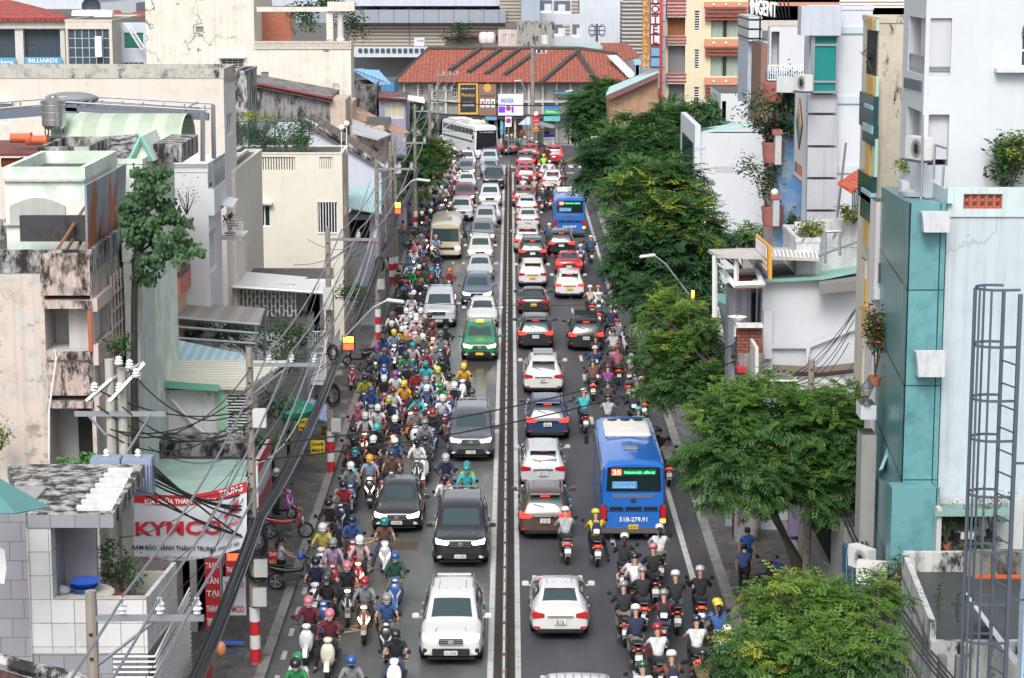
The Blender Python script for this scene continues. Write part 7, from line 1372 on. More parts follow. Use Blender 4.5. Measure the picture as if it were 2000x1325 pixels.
CARS=[
 ('suv','white',882,1288,'white seven-seat car nearest the camera, headlights lit',F_,'nearest white car',1,'51L 339.68'),
 ('boxy','black',900,1100,'glossy black off-roader with stacked lit headlamps',F_,'black off-roader',1,'51L 118.86'),
 ('sedan','black',777,1034,'long black saloon beside the crowd of motorbikes',F_,'black saloon',2,'51K 909.87'),
 ('boxy','dark grey',920,896,'dark grey off-roader with roof rails and a square lit grille',F_,'dark grey off-roader',1,'51L 348.21'),
 ('suv','green',937,703,'bright green taxi with a yellow roof sign and plate',F_,'green taxi',2,None),
 ('sedan','white',942,640,'white saloon right behind the green taxi, lamps unlit',F_,'white saloon',0,None),
 ('suv','slate blue',932,598,'slate blue suv with glowing lamps behind the white saloon',F_,'slate blue suv',2,None),
 ('boxy','silver',858,638,'silver off-roader hemmed in by motorbikes',F_,'silver off-roader',0,'51F 884.86'),
 ('sedan','silver',937,549,'silver saloon in front of a white hatchback in the inner lane',F_,'silver saloon',0,None),
 ('mpv','pearl white',938,513,'pearl white hatchback with orange-tinted lamps, right of the cream minibus',F_,'pearl hatchback',2,None),
 ('suv','grey',942,482,'grey compact suv with a black grille and warm lamps',F_,'grey compact suv',2,None),
 ('mpv','silver',948,451,'silver family car between the grey suv and the white one',F_,'silver family car',0,None),
 ('sedan','white',956,437,'white saloon half hidden behind the silver family car',F_,'hidden white saloon',0,None),
 ('suv','white',957,405,'white suv with a black lower face, second column by the divider',F_,'white suv',1,None),
 ('boxy','black',964,370,'black van-like off-roader by the divider with an orange plate',F_,'black van',0,None),
 ('sedan','pale blue',957,345,'pale car behind the black van, mostly hidden',F_,'pale blue car',0,None),
 ('suv','silver',956,330,'silvery white suv tucked behind the pale car',F_,'silvery suv',0,None),
 ('sedan','slate blue',956,312,'small blue-grey saloon nearest the junction in the inner lane',F_,'far blue saloon',0,None),
 ('suv','white',901,432,'white suv directly behind the cream minibus',F_,'white suv by the minibus',0,None),
 ('suv','maroon',906,403,'maroon suv with warm headlamps in the outer lane',F_,'maroon suv',2,None),
 ('sedan','white',911,373,'white saloon between the maroon suv and a grey car',F_,'outer white saloon',0,None),
 ('mpv','grey',910,350,'grey car with bright warm headlamps in the outer lane',F_,'outer grey car',2,None),
 ('suv','white',911,331,'white suv with lit lamps just ahead of the coach',F_,'far white suv',1,None),
 ('sedan','white',869,293,'white car left of the coach, nearer of two',F_,'left white car',2,None),
 ('mpv','white',868,276,'white car left of the coach, farther of two',F_,'farther left white car',0,None),
 ('sedan','white',1093,1238,'white saloon seen from behind, alone in its lane',B_,'rear of the white saloon',0,'51L|801.48'),
 ('suv','brown',1064,1046,'bronze brown suv with its brake lights glowing',B_,'brown suv',2,'51G|121.68'),
 ('mpv','silver',1060,950,'silver crossover with large red lamps behind the dark blue suv',B_,'silver crossover',0,'51H|674.12'),
 ('suv','dark blue',1069,855,'dark blue suv with a red light bar and chrome bumper',B_,'dark blue suv',2,'51L|967.98'),
 ('suv','pearl white',1061,767,'pearl white luxury suv with a sunroof',B_,'pearl white suv',0,'51K|882.10'),
 ('suv','black',1046,680,'black suv with a curved red light bar, next to the divider',B_,'black suv',2,'51L 146.79'),
 ('suv','black',1144,683,'black suv with a black roof rack in the middle lane',B_,'black roof-rack suv',2,'51L 330.06'),
 ('sedan','black',1042,613,'black saloon with red lamps between the taxi and black suv',B_,'rear black saloon',0,None),
 ('mpv','white',1040,560,'white people-carrier taxi with yellow top strip and plate',B_,'white taxi carrier',0,None),
 ('mpv','white',1112,582,'white family car with yellow plate beside the motorbikes',B_,'white family car',2,None),
 ('sedan','red',1111,537,'red saloon in front of the white family car',B_,'red saloon',2,None),
 ('suv','black',1040,514,'black suv with three glowing brake lamps',B_,'rear black suv',2,None),
 ('suv','black',1096,498,'black crossover with red L-shaped lamps just behind the far bus',B_,'black crossover',2,None),
 ('boxy','beige',1030,494,'beige pickup-like car beside the divider',B_,'beige car',2,None),
 ('sedan','white',1031,447,'white saloon with big mirrors by the divider',B_,'divider white saloon',0,None),
 ('mpv','silver',1029,424,'small silver car ahead of the white saloon by the divider',B_,'small silver car',0,None),
 ('suv','dark red',1023,405,'dark red suv with three strong brake lamps',B_,'dark red suv',2,None),
 ('mpv','maroon',1028,361,'maroon car partly hidden behind scooters',B_,'maroon car',2,None),
 ('suv','red',1027,353,'red suv ahead of the maroon car by the divider',B_,'red suv',2,None),
 ('suv','black',1027,331,'black suv with lit lamps near the stop line',B_,'far black suv',2,None),
 ('suv','red',1035,315,'red car crossing the stop line',B_,'crossing red car',2,None),
 ('sedan','dark grey',1001,302,'dark saloon turning at the junction with lit brake lamps',B_,'turning dark saloon',2,None),
 ('boxy','red',1081,321,'red pickup-like suv on the right near the junction',B_,'right red suv',2,None),
 ('sedan','white',1071,353,'white saloon with an orange lamp in the far right lane',B_,'far right white saloon',0,None),
 ('suv','white',1079,371,'white suv with brake lamps ahead of the far blue bus',B_,'far right white suv',2,None),
 ('boxy','white',1131,1505,'white van roof with ribs cut off at the bottom edge',B_,'bottom white van',0,None),
]
for(k,c,x,y,l,f,sh,lit,pn)in CARS:
    o=place_car(k,c,x,y,l,f,sh,(True if lit==1 else lit)if f==F_ else lit,plate=pn,yellow=('taxi' in l or 'yellow plate' in l or 'orange plate' in l),rz=R(-14)if 'turning' in l else 0)
    if 'green taxi'==sh:MB().obox((0,-.3,1.83),(.42,.16,.13)).build('taxi_sign',mat('lit_taxi_sign',(.9,.65,.05),.4,emit=.6),o,bevel=.03,rel=False)
    if 'roof-rack' in sh:
        g=MB()
        for i in range(7):g.obox((0,-.2+i*.26,1.84),(1.2,.035,.035))
        for s in(-1,1):g.obox((s*.6,.58,1.85),(.04,1.9,.06))
        g.build('roof_rack',TRIM,o,rel=False)
    if 'sunroof' in l:MB().obox((0,.1,1.765),(.95,1.5,.02)).build('sunroof',CARGLASS,o,rel=False)
    if 'van roof' in l:
        g=MB()
        for i in range(6):g.obox((-.5+i*.2,.6,1.865),(.03,1.3,.02))
        g.build('roof_ribs',GREYM,o,rel=False);o.scale=(1.12,1.1,1.1)
    if 'yellow top strip' in l:MB().obox((0,1.97,1.58),(1.1,.03,.07)).build('taxi_strip',YELB,o,rel=False)
for o in PROTO.values():
    for k in list(o.children):
        for q in list(k.children):bpy.data.objects.remove(q)
        bpy.data.objects.remove(k)
    bpy.data.objects.remove(o)
# ---------------------------------------------------------------- buses
def rbox(b,x0,x1,y0,y1,z0,z1,m=0):return b.box(x0,x1,y0,y1,z0,z1,m)
def bus(name,label,cat,loc,rz,L,W,H,col,short,zf=.35,wins='band',rear=None,front=None,hump=None,belt=.95,wtop=.55,group=None,taper=.06):
    """forward is -Y"""
    t=thing(name,label,cat,(0,0,0),group);m=mat(name+'_paint_'+short.replace(' ','_'),col,.3,coat=.6);h=W/2;b=MB();n=7;st=[]
    for(y,k,dz)in((-L/2,.86,-.12),(-L/2+.12,.96,-.03),(-L/2+.5,1,0),(L/2-.5,1,0),(L/2-.1,.97,-.03),(L/2,.9,-.1)):
        ring=[(-h*k,zf),(-h*k,H*.45),(-h*k,H*.62),(-h*k*(1-taper*.6),H*.85+dz),(-h*k*(1-taper)-.0,H-.16+dz),(-h*k+.28,H-.02+dz),(0,H+.03+dz),(h*k-.28,H-.02+dz),(h*k*(1-taper),H-.16+dz),(h*k*(1-taper*.6),H*.85+dz),(h*k,H*.62),(h*k,H*.45),(h*k,zf)]
        st.append([(x,y,z)for x,z in ring])
    k=len(st[0]);b.v=[p for r in st for p in r]
    for i in range(len(st)-1):
        for j in range(k):b.f.append((i*k+j,i*k+(j+1)%k,(i+1)*k+(j+1)%k,(i+1)*k+j));b.m.append(0)
    b.f+=[tuple(range(k)),tuple((len(st)-1)*k+j for j in range(k))];b.m+=[0,0];b.build('body',m,t,smooth='auto')
    zw0,zw1=H*belt*.5,H-.42
    for s in(-1,1):
        xo=s*(h+.006);xt=s*(h*(1-taper*.55)+.008);nW=max(3,int(L/1.35));y0_=-L/2+.7;dy=(L-1.2)/nW
        for i in range(nW):MB().slab([(xo,y0_+i*dy+.04,zw0),(xo,y0_+(i+1)*dy-.04,zw0),(xt,y0_+(i+1)*dy-.04,zw1),(xt,y0_+i*dy+.04,zw1)],.02,up=(s,0,0)).build('side_window',CARGLASS,t)
        for y in(-L/2+1.6,L/2-2.1):wheel(t,s*(h-.16),y,.44,.26)
        g=MB();g.obox((s*(h+.24),-L/2-.1,H*.66),(.18,.10,.36)).tube([(s*(h-.15),-L/2+.1,H*.84),(s*(h+.2),-L/2-.1,H*.84),(s*(h+.24),-L/2-.1,H*.66)],.03,5);g.build('mirror',TRIM,t,bevel=.03)
    return t,m
def finish(t,loc,rz):t.location=loc;t.rotation_euler=(0,0,rz)
BLUEB=(.015,.13,.48)
def citybus(label,px,py,plate,short,rz=0):
    L,W,H=8.2,2.36,2.95;p=G(px,py);t,m=bus('city_bus',label,'bus',(0,0,0),0,L,W,H,BLUEB,short,group='blue city buses');LMK.append((Vector((p.x,p.y+4,0)),short));yb=L/2;h=W/2
    MB().slab([(-h*.84,yb+.03,H*.64),(h*.84,yb+.03,H*.64),(h*.80,yb+.03,H-.18),(-h*.80,yb+.03,H-.18)],.05,up=(0,1,0)).build('rear_window',mat('bus_rear_glass',(.01,.02,.025),.1),t)
    if '20' in label or True:
        s=MB().obox((.62,yb+.03,H-.36),(.36,.03,.24));s.build('route_display',mat('lit_route_red',(.9,.05,.03),.4,emit=1.2),t);text(t,'20',(.62,yb+.05,H-.36),(-1,0,0),EZ,w=.28,h=.17,m=mat('lit_amber_text',(1,.6,.3),.4,emit=2),name='route_number')
        MB().obox((-.2,yb+.03,H-.36),(1.2,.03,.20)).build('destination_display',mat('dark_green_led',(.01,.12,.05),.4),t);text(t,'THẠNH LỘC - BẾN XE',(-.2,yb+.05,H-.36),(-1,0,0),EZ,w=1.1,h=.13,m=mat('lit_green_text',(.1,1,.35),.4,emit=2.5),name='destination')
    g=MB().obox((.33,yb+.035,H*.72),(.9,.02,.26)).build('info_sticker',mat('blue_sticker',(.06,.30,.6),.5),t)
    for i in range(3):text(t,('TUYẾN XE BUÝT SỐ','BẾN THÀNH - NHÀ BÈ','HOTLINE 1022')[i],(.33,yb+.05,H*.72+.08-.08*i),(-1,0,0),EZ,w=.75,h=.045,m=WHT,name='sticker_lettering')
    v=MB()
    for i in range(4):v.obox((0,yb+.01,H*.56+i*.035),(1.5,.02,.015))
    v.build('vent_strip',GREYM,t);v=MB()
    for x in(-.62,0,.62):v.obox((x,yb+.01,H*.42),(.5 if x else.6,.02,.13))
    v.build('engine_vents',TRIM,t);MB().obox((0,yb+.02,H*.52),(.18,.03,.14)).build('emblem',CHROME,t,bevel=.03)
    MB().obox((0,yb-.0,H*.385),(2.0,.03,.012)).build('panel_gap',TRIM,t);text(t,plate,(0,yb+.02,H*.285),(-1,0,0),EZ,w=1.0,h=.17,m=WHT,name='bus_number',bold=.02);MB().obox((0,yb+.03,H*.19),(.36,.03,.17)).build('number_plate',PLATEY,t);text(t,plate.split('-')[0]+' '+plate.split('-')[1],(0,yb+.05,H*.19),(-1,0,0),EZ,w=.3,h=.07,m=BLK,name='plate_number')
    for s in(-1,1):
        MB().obox((s*h*.90,yb-.03,H*.36),(.22,.12,.62)).build('tail_lamp',REDOFF,t,bevel=.03);MB().obox((s*h*.90,yb-.0,H*.27),(.19,.1,.16)).build('indicator',AMBERON if s<0 else AMBER,t,bevel=.02)
    MB().obox((0,yb+.0,.42),(W*.98,.16,.22)).build('bumper',mat('dirty_bumper',(.10,.09,.085),.5),t,bevel=.04)
    MB().obox((0,-1.2,H+.10),(1.72,2.6,.20)).build('air_conditioning_unit',mat('bus_roof_white',(.68,.66,.63),.5),t,bevel=.07);u=MB()
    for x in(-.5,0,.5):u.lathe([(.02,0),(.2,.0),(.2,.02),(.02,.03)],(x,-2.25,H+.195),'z',14)
    u.build('fan_openings',TRIM,t);MB().obox((0,-1.0,H+.205),(.5,.55,.02)).build('hatch',mat('bus_roof_white'),t);MB().obox((0,2.0,H+.06),(.52,.5,.10)).build('roof_vent',GREYM,t,bevel=.04)
    finish(t,(p.x,p.y+L/2-.9,0),math.pi+rz);return t
citybus('blue city bus with a lit red and green route display, nearest bus',1234,1046,'51B-279.91','near blue bus');citybus('farther blue city bus, its right side behind the tree',1112,462,'51B-278.47','far blue bus')
# cream minibus
p=G(871,505);t,m=bus('minibus','cream minibus with warm headlamps among the scooters','minibus',(0,0,0),0,7.0,2.15,2.6,(.52,.47,.36),'cream minibus',zf=.4);LMK.append((Vector((p.x,p.y+3,0)),'cream minibus'));yf=-3.5
MB().slab([(-.93,yf-.02,1.30),(.93,yf-.02,1.30),(.88,yf-.02,2.2),(-.88,yf-.02,2.2)],.06,up=(0,-1,0)).build('windscreen',CARGLASS,t);MB().obox((0,yf-.03,.82),(1.3,.06,.14)).build('grille',TRIM,t);MB().obox((0,yf-.06,.48),(1.9,.14,.26)).build('bumper',mat('minibus_bumper',(.45,.42,.34),.5),t,bevel=.05);MB().obox((0,yf-.14,.5),(.5,.02,.14)).build('number_plate',PLATE,t);text(t,'51B 117.13',(0,yf-.155,.5),EX,EZ,w=.42,h=.09,m=BLK,name='plate_number');text(t,'H',(0,yf-.05,1.05),EX,EZ,h=.13,m=CHROME,name='badge')
for s in(-1,1):MB().obox((s*.82,yf-.02,.84),(.36,.12,.22)).build('headlamp',LAMPWARM,t,bevel=.04)
MB().obox((0,-1.6,2.68),(.8,1.1,.12)).build('roof_hatch',GREYM,t,bevel=.04);MB().tube([(-.6,yf-.05,1.34),(-.1,yf-.04,1.42)],.014,4).tube([(.1,yf-.05,1.34),(.6,yf-.04,1.42)],.014,4).build('wipers',TRIM,t)
finish(t,(p.x,p.y+2.6,0),0)
# white coach turning in from the cross street
p=G(945,310);t,m=bus('coach','long white coach turning in from the left at the junction','coach',(0,0,0),0,11.5,2.5,3.4,(.66,.67,.69),'white coach',zf=.3,belt=.95);LMK.append((Vector((p.x,p.y+5,0)),'white coach'));yf=-5.75
MB().slab([(-1.12,yf-.03,.95),(1.12,yf-.03,.95),(1.05,yf-.03,2.9),(-1.05,yf-.03,2.9)],.08,up=(0,-1,0)).build('windscreen',mat('coach_glass',(.012,.016,.018),.08),t);MB().obox((0,yf-.01,2.72),(1.8,.04,.22)).build('destination_board',mat('coach_board',(.35,.30,.2),.5),t);text(t,'XE HỢP ĐỒNG',(0,yf-.04,2.72),EX,EZ,w=1.5,h=.14,m=WHT)
for s in(-1,1):MB().obox((s*.95,yf+.0,.72),(.36,.14,.26)).build('headlamp',LAMPWARM,t,bevel=.05);MB().obox((s*.8,yf+.35,3.36),(.25,.1,.08)).build('marker_lamp',AMBER,t)
MB().obox((0,-1.5,3.52),(1.9,2.6,.22)).build('roof_unit',mat('bus_roof_white'),t,bevel=.08);MB().obox((0,3.0,3.5),(1.9,3.0,.18)).build('roof_unit',mat('bus_roof_white'),t,bevel=.08);MB().obox((0,yf-.05,.45),(2.2,.12,.22)).build('bumper',mat('bus_roof_white'),t,bevel=.04)
finish(t,(p.x-1.6,p.y+5.2,0),R(19))
# ================================================================ poles, cables, lamps, signs
CONC=wall('pole_concrete',(.27,.24,.21),dirt=.4,streak=.5,dirtcol='#3f3730');CAB=mat('black_cable',(.02,.021,.025),.5);CABG=mat('grey_cable',(.16,.17,.19),.5);INS=mat('porcelain_white',(.7,.7,.7),.3)
def pole(label,x,y,h,arm=2.0,base=None,band=True,r=.12):
    t=thing('utility_pole',label,'utility pole',(x,y,0),'concrete utility poles');MB().tube([(x,y,0),(x,y,h)],[r*1.25,r*.85],10).build('pole',CONC,t,smooth='auto');f=MB();n=int(h*2)
    for i in range(n):f.box(x-.03,x+.03,y-r*1.25+.02*i/n,y-r*.8,1+i*.45,1.05+i*.45)
    f.build('step_holes',DARK,t)
    if band:
        for k in range(4):MB().lathe([(r*1.32,.2+k*.42),(r*1.32,.62+k*.42)],(x,y,0),'z',12).build('painted_band',(mat('band_paint_red',(.5,.02,.03),.5),mat('band_paint_white',(.65,.65,.64),.6))[k%2],t)
    if arm:
        MB().box(x,x+arm,y-.05,y+.05,h-.55,h-.45).tube([(x+.05,y,h-1.4),(x+arm*.6,y,h-.5)],.03,4).build('cross_arm',GREYM,t)
        for k in range(3):MB().lathe([(.02,0),(.07,.04),(.05,.08),(.10,.12),(.06,.17),(.09,.21),(.04,.28),(.05,.32)],(x+arm*(.28+.33*k),y,h-.45),'z',10).build('insulator',INS,t,smooth='auto')
    return t
PL=[(-7.45,38,9.9),(-7.6,63.5,9.7),(-7.3,88,10.2),(-7.2,119,10.0),(-7.3,140,9.6),(-7.1,165,9.8),(-6.9,190,9.8),(-7.0,214,9.8)]
NM=['brown concrete pole cut by the bottom edge at near left','concrete pole carrying the thick black cable bundle by the repair shop','concrete pole with a white box beside the lit yellow sign','concrete pole at the mint awning','concrete pole beyond the mint awning','concrete pole by the kerb tree','slim pole beyond the kerb tree','last left pole near the coach']
for k,(x,y,h)in enumerate(PL):pole(NM[k],x,y,h)
for k,(px,py)in enumerate(((768,560),(841,405))):
    g=G(px,py);pole(('second pole just behind, painted red and white','short painted pole deep in the scooter crowd')[k],g.x-.1,g.y,9.2 if not k else 6.5,0)
def onq2(q,u,v,n,k=.03):return(q[0]*(1-u)+q[1]*u)*(1-v)+(q[3]*(1-u)+q[2]*u)*v+n*k
def sag(a,b,s,n=9):a,b=Vector(a),Vector(b);return[a*(1-i/n)+b*(i/n)-EZ*s*4*(i/n)*(1-i/n)for i in range(n+1)]
for k in range(3):
    b=MB()
    for p,q in zip(PL[:-1],PL[1:]):b.tube(sag((p[0]+2*(.28+.33*k),p[1],p[2]-.12),(q[0]+2*(.28+.33*k),q[1],q[2]-.12),.45),.028,5)
    b.tube(sag((-8.2+2*(.28+.33*k),14,10),(PL[0][0]+2*(.28+.33*k),38,9.75),.3),.028,5)
    tag(b.build('power_line',CABG),('inner','middle','outer')[k]+' grey power line on the pole insulators','cable','power lines on insulators')
rg=random.Random(5);t=thing('cable_bundle','thick black bundle of telephone cables slung from pole to pole on the left','cable bundle',(-7.3,60,4.5));LV=[4.9,4.6,4.5,4.6,4.8,5,5,5]
for j in range(30):
    a,rr=rg.uniform(0,6.28),rg.uniform(0,.17);b=MB();P0=[Vector((-7.9,14,5))]+[Vector((p[0]+.2,p[1],LV[i]))for i,p in enumerate(PL)]
    for i,(p,q)in enumerate(zip(P0[:-1],P0[1:])):
        d1=Vector((math.cos(a)*rr,0,math.sin(a)*rr));a+=rg.uniform(-.9,.9);rr=min(.24,max(.02,rr+rg.uniform(-.06,.06)));d2=Vector((math.cos(a)*rr,0,math.sin(a)*rr));b.tube(sag(p+d1,q+d2,.35+rg.uniform(-.03,.1),7),rg.choice((.02,.026,.034)),4)
    b.build('strand',CAB if j%4 else CABG,t)
for j in range(26):
    i=rg.choice((0,1,1,1,2,2,2,3,3,4));p=PL[i];q=PL[i+1];z0=rg.uniform(4.6,8.6);b=MB().tube(sag((p[0]+rg.uniform(-.15,.3),p[1],z0),(q[0]+rg.uniform(-.4,.4),q[1],z0+rg.uniform(-1,1)),rg.uniform(.3,1.4)),rg.choice((.012,.018)),4);tag(b.build('loose_cable',rg.choice((CAB,CAB,CABG,INS))),'loose sagging cable strung between the left kerb poles','cable','loose cables on the left poles')
for j in range(22):
    i=rg.choice((1,1,2,2,3,4));p=PL[i];e=Vector((-9.4-rg.uniform(0,2),p[1]+rg.uniform(-8,9),rg.uniform(3.2,7)));b=MB().tube(sag((p[0],p[1],rg.uniform(4.4,7.5)),e,rg.uniform(.2,.9)),.014,4);tag(b.build('service_cable',CAB),'thin service cable drooping from a left kerb pole to the houses','cable','service cables to the left houses')
for k,(i,z,r)in enumerate(((1,4.0,.42),(1,3.2,.5),(2,3.4,.40),(2,5.2,.3),(3,4.4,.35))):
    x,y,_=PL[i];b=MB()
    for j in range(9):rr=r*rg.uniform(.75,1.1);cz=z+rg.uniform(-.1,.1);b.tube([(x+.15+rr*.7*math.cos(a)+rg.uniform(-.02,.02),y-.2-j*.02,cz+rr*math.sin(a))for a in np.linspace(0,6.28,16)],.016,4)
    tag(b.build('cable_coil',CAB),'coil of spare black cable hung on %s pole, %s one'%(('','the repair shop','the white-box','the mint awning')[i],('upper','lower','lower','upper','only')[k]),'cable coil')
for k,(i,z,dx)in enumerate(((1,2.9,.25),(1,2.0,.2),(1,7.4,.3),(2,6.9,.0),(2,1.9,.25),(3,3,.2),(4,7.2,.2))):
    x,y,_=PL[i];tag(MB().box(x+dx-.2,x+dx+.2,y-.4,y-.16,z,z+(.9 if k==3 else.55)).build('meter_box',mat('grey_box',(.5,.5,.48),.5),bevel=.02),('meter box under the big coil on the near pole','lowest meter box on the near pole','small box high on the near pole','large white box on the white-box pole','box near the foot of the white-box pole','box on the mint awning pole','box high on the farther left pole')[k],'meter box')
# wires crossing the road
for k,(pts,r)in enumerate(((((-7.5,63.5,6.8),(8.6,80,7.0)),.026),(((-7.5,63.5,6.35),(8.7,80,6.4)),.026),(((-7.4,88,7.4),(9.0,92,6.8)),.015),(((-7.3,119,6.6),(9.2,120,6)),.02),(((-7,196,8),(11,210,7)),.05),(((-7,196,6.9),(11,210,6.2)),.05),(((-7,196,5.4),(11,210,5.2)),.03))):
    tag(MB().tube(sag(pts[0],pts[1],.55 if k<2 else.4,14),r,5).build('crossing_cable',CAB),('upper thick black cable over the road and near bus','lower thick black cable over the road and near bus','thin wire over the road by the dark blue suv','thin wire over the road by the beige car','top black cable across the junction','middle black cable across the junction','lowest black cable across the junction')[k],'cable')
for k in range(6):
    tag(MB().tube(sag(PY(1300+k*6,905-k*3,80),PY(1690,830+k*20,66),.8),.02,4).build('right_cable',CAB),'cable running through the big right-hand tree crown','cable','cables through the right tree')if k<2 else tag(MB().tube(sag(PY(1630+k*8,1010,64),PY(1830+k*10,1345,44),.4),.03,4).build('right_cable',CAB),'black cable slanting past the pink flowers at bottom right','cable','slanting cables bottom right')
for k in range(7):tag(MB().tube(sag(PY(1480+k*9,745-k*3,78),PY(1690+rg.uniform(-40,30),560+k*22,69),.9),.016,4).build('wall_cable',CAB),'thin cable drooping before the smooth white side wall','cable','cables before the white wall')
# transformer platform on twin poles
X,Yt=PY(232,930,61).x,61.0;t=thing('transformer_pole','twin concrete poles with white insulators and two grey transformers','transformer',(X,Yt,0));zt=PY(232,702,61).z
for s in(-.17,.17):MB().tube([(X+s,Yt,0),(X+s,Yt,zt-(.25 if s>0 else 0))],[.17,.13],10).build('pole',wall('pale_pole_concrete',(.40,.39,.35),dirt=.3,streak=.4),t,smooth='auto')
za=PY(240,806,61).z;MB().box(X-1.15,X+1.4,Yt-.22,Yt-.12,za-.07,za+.07).tube([(X+.3,Yt-.2,za-1.1),(X+1.0,Yt-.2,za)],.04,4).tube([(X-.3,Yt-.2,za-.6),(X-.8,Yt-.2,za)],.04,4).build('cross_arm',GREYM,t);MB().tube([(X-.75,Yt-.5,zt-1.1),(X-.1,Yt-.1,zt-.55),(X+.7,Yt+.6,zt-.2)],.06,4).tube([(X-.1,Yt-.6,zt-1.1),(X+.8,Yt+.1,zt-.15)],.06,4).build('brace',GREYM,t)
for(dx,dz)in((-.55,-.75),(.15,-.75),(.45,-.1),(.15,0),(.62,-.35)):MB().lathe([(.10,0),(.13,.05),(.08,.08),(.12,.12),(.07,.16),(.10,.2),(.04,.25)],(X+dx,Yt-.3,zt+dz-.1),'z',12).build('insulator',INS,t,smooth='auto')
z0=PY(240,930,60.6).z
z0-=.45
for dx in(-.22,.66):
    MB().box(X+dx-.42,X+dx+.42,Yt-.9,Yt-.3,z0,z0+1.05).build('transformer',mat('transformer_blue_grey',(.24,.30,.40),.5),t,bevel=.02);f=MB()
    for i in range(10):f.box(X+dx-.40+i*.085,X+dx-.37+i*.085,Yt-1.0,Yt-.9,z0+.08,z0+.9)
    f.build('cooling_fins',mat('transformer_blue_grey'),t);MB().lathe([(.06,0),(.1,.04),(.05,.1),(.09,.14),(.04,.22)],(X+dx,Yt-.6,z0+1.05),'z',8).build('bushing',INS,t)
for k in range(7):tag(MB().tube(sag((X+rg.uniform(-.6,1.2),Yt-.4,zt-rg.uniform(.2,2.2)),(-7.5,63.3,rg.uniform(7,9.3)),rg.uniform(.2,1.0)),.022,5).build('jumper_cable',CAB),'black cable looping from the twin poles to the cable pole','cable','cables from the transformer poles')
for k in range(8):tag(MB().tube(sag((X+rg.uniform(0,1),Yt-.6,z0+rg.uniform(.2,.9)),(-7.6,63.3,rg.uniform(3.8,5.6)),rg.uniform(.1,.5)),.03,5).build('jumper_cable',CAB),'black cable above the white banner','cable','cables over the banner')
# street lamps
def lamp(label,head,base,Yl,lit=False,side=1):
    h=PY(*head,Yl);b=PY(*base,Yl);t=thing('street_lamp',label,'street lamp',b,'street lamps');MB().tube([b,b*.35+h*.65+EZ*.25,h*.9+b*.1+EZ*.12,h],.045,6).build('arm',GREYM,t);MB().obox(h+Vector((side*.25,0,0)),(.75,.28,.12),Matrix.Rotation(.12*side,3,'Y')).build('lamp_head',mat('lamp_head_white',(.62,.63,.62),.4),t,bevel=.04)
for a in(('lamp head curving over the silver off-roader side of the kerb',(760,588),(672,660),88,1),('lamp head over the kerb near the mint awning',(818,352),(776,385),119,1),('small lamp near the coach',(905,234),(868,250),200,1),('lamp with a long bent arm rising out of the dark trees',(1275,500),(1345,575),100,-1),('lamp head poking from the mid tree crown',(1215,360),(1235,400),128,-1),('lamp head above the rounded tree',(1172,268),(1195,300),150,-1),('lamp at the top of the farthest tree',(1118,178),(1135,200),196,-1),('lamp before the clinic sign',(1016,158),(1029,190),225,-1)):lamp(a[0],a[1],a[2],a[3],side=a[4])
MB()
o=pole('concrete pole at the junction carrying no-entry signs',PY(1040,262,232).x,232,11,1.5,band=False,r=.2)
pole('concrete pole behind the big feathery tree',PY(1578,1000,68).x,68,8.5,0,band=False)
# lit signs and lamps
def litbox(label,r,Y_,cols,name='lit_sign'):
    q=rectF(Y_,r);t=thing(name,label,'lit sign',((q[0]+q[1])/2,Y_,q[2]));MB().box(q[0],q[1],Y_,Y_+.15,q[2],q[3]).build('case',DARK,t);n=len(cols)
    for i,c in enumerate(cols):MB().box(q[0]+.05,q[1]-.05,Y_-.02,Y_-.003,q[2]+(q[3]-q[2])*(i+.08)/n,q[2]+(q[3]-q[2])*(i+.92)/n).build('glowing_panel',c,t)
LR,LY=mat('led_red',(1,.06,.02),.4,emit=2.5),mat('led_yellow',(1,.55,.05),.4,emit=3)
litbox('glowing yellow and red led sign on the white-box pole',(668,657,693,684),88.3,(LR,LY));litbox('glowing red-orange led sign by the mint awning',(770,395,784,418),118.5,(LR,LY));litbox('orange lit signal between the right trees',(1348,566,1358,586),92,(LY,));litbox('orange lit lamp above the left crowd near the kerb tree',(862,309,870,318),176,(LY,));litbox('small red lit board left of the repair shop poster',(440,1080,476,1096),63.6,(LR,))
# banner and shop boards on the left
WBN=mat('banner_white',(.60,.62,.66),.6);q=[PY(262,960,62.4),PY(482,940,63),PY(476,1050,63),PY(440,1092,63),PY(262,1086,62.4)];t=thing('banner','big white and red motorbike shop banner hung on the cable pole','banner',q[4])
def B_pt(u,v,d=-.04):return PY(262+220*u,960-20*u+16*math.sin(math.pi*u)+v*128,62.5+.5*u)+EY*d
def ban(u0,u1,v0,v1,m,nm,d):
    b=MB();n=12;b.v=[tuple(B_pt(u0+(u1-u0)*i/n,v,dd))for i in range(n+1)for v in(v0,v1)for dd in(d,d+.02)];b.f=[f for i in range(n)for f in((4*i,4*i+2,4*i+6,4*i+4),(4*i+1,4*i+3,4*i+7,4*i+5),(4*i,4*i+1,4*i+5,4*i+4),(4*i+2,4*i+3,4*i+7,4*i+6))];b.m=[0]*len(b.f);return b.build(nm,m,t)
ban(0,1,0,1,WBN,'sheet',0);ban(0,1,0,.16,REDB,'red_strip',-.03);ban(0,.3,.99,1.0,REDB,'hem',-.03)
def bt(s,u,v,w,h,m,bold=.0):text(t,s,B_pt(u,v,-.05),B_pt(u+.05,v)-B_pt(u-.05,v),EZ,w=w,h=h,m=m,bold=bold)
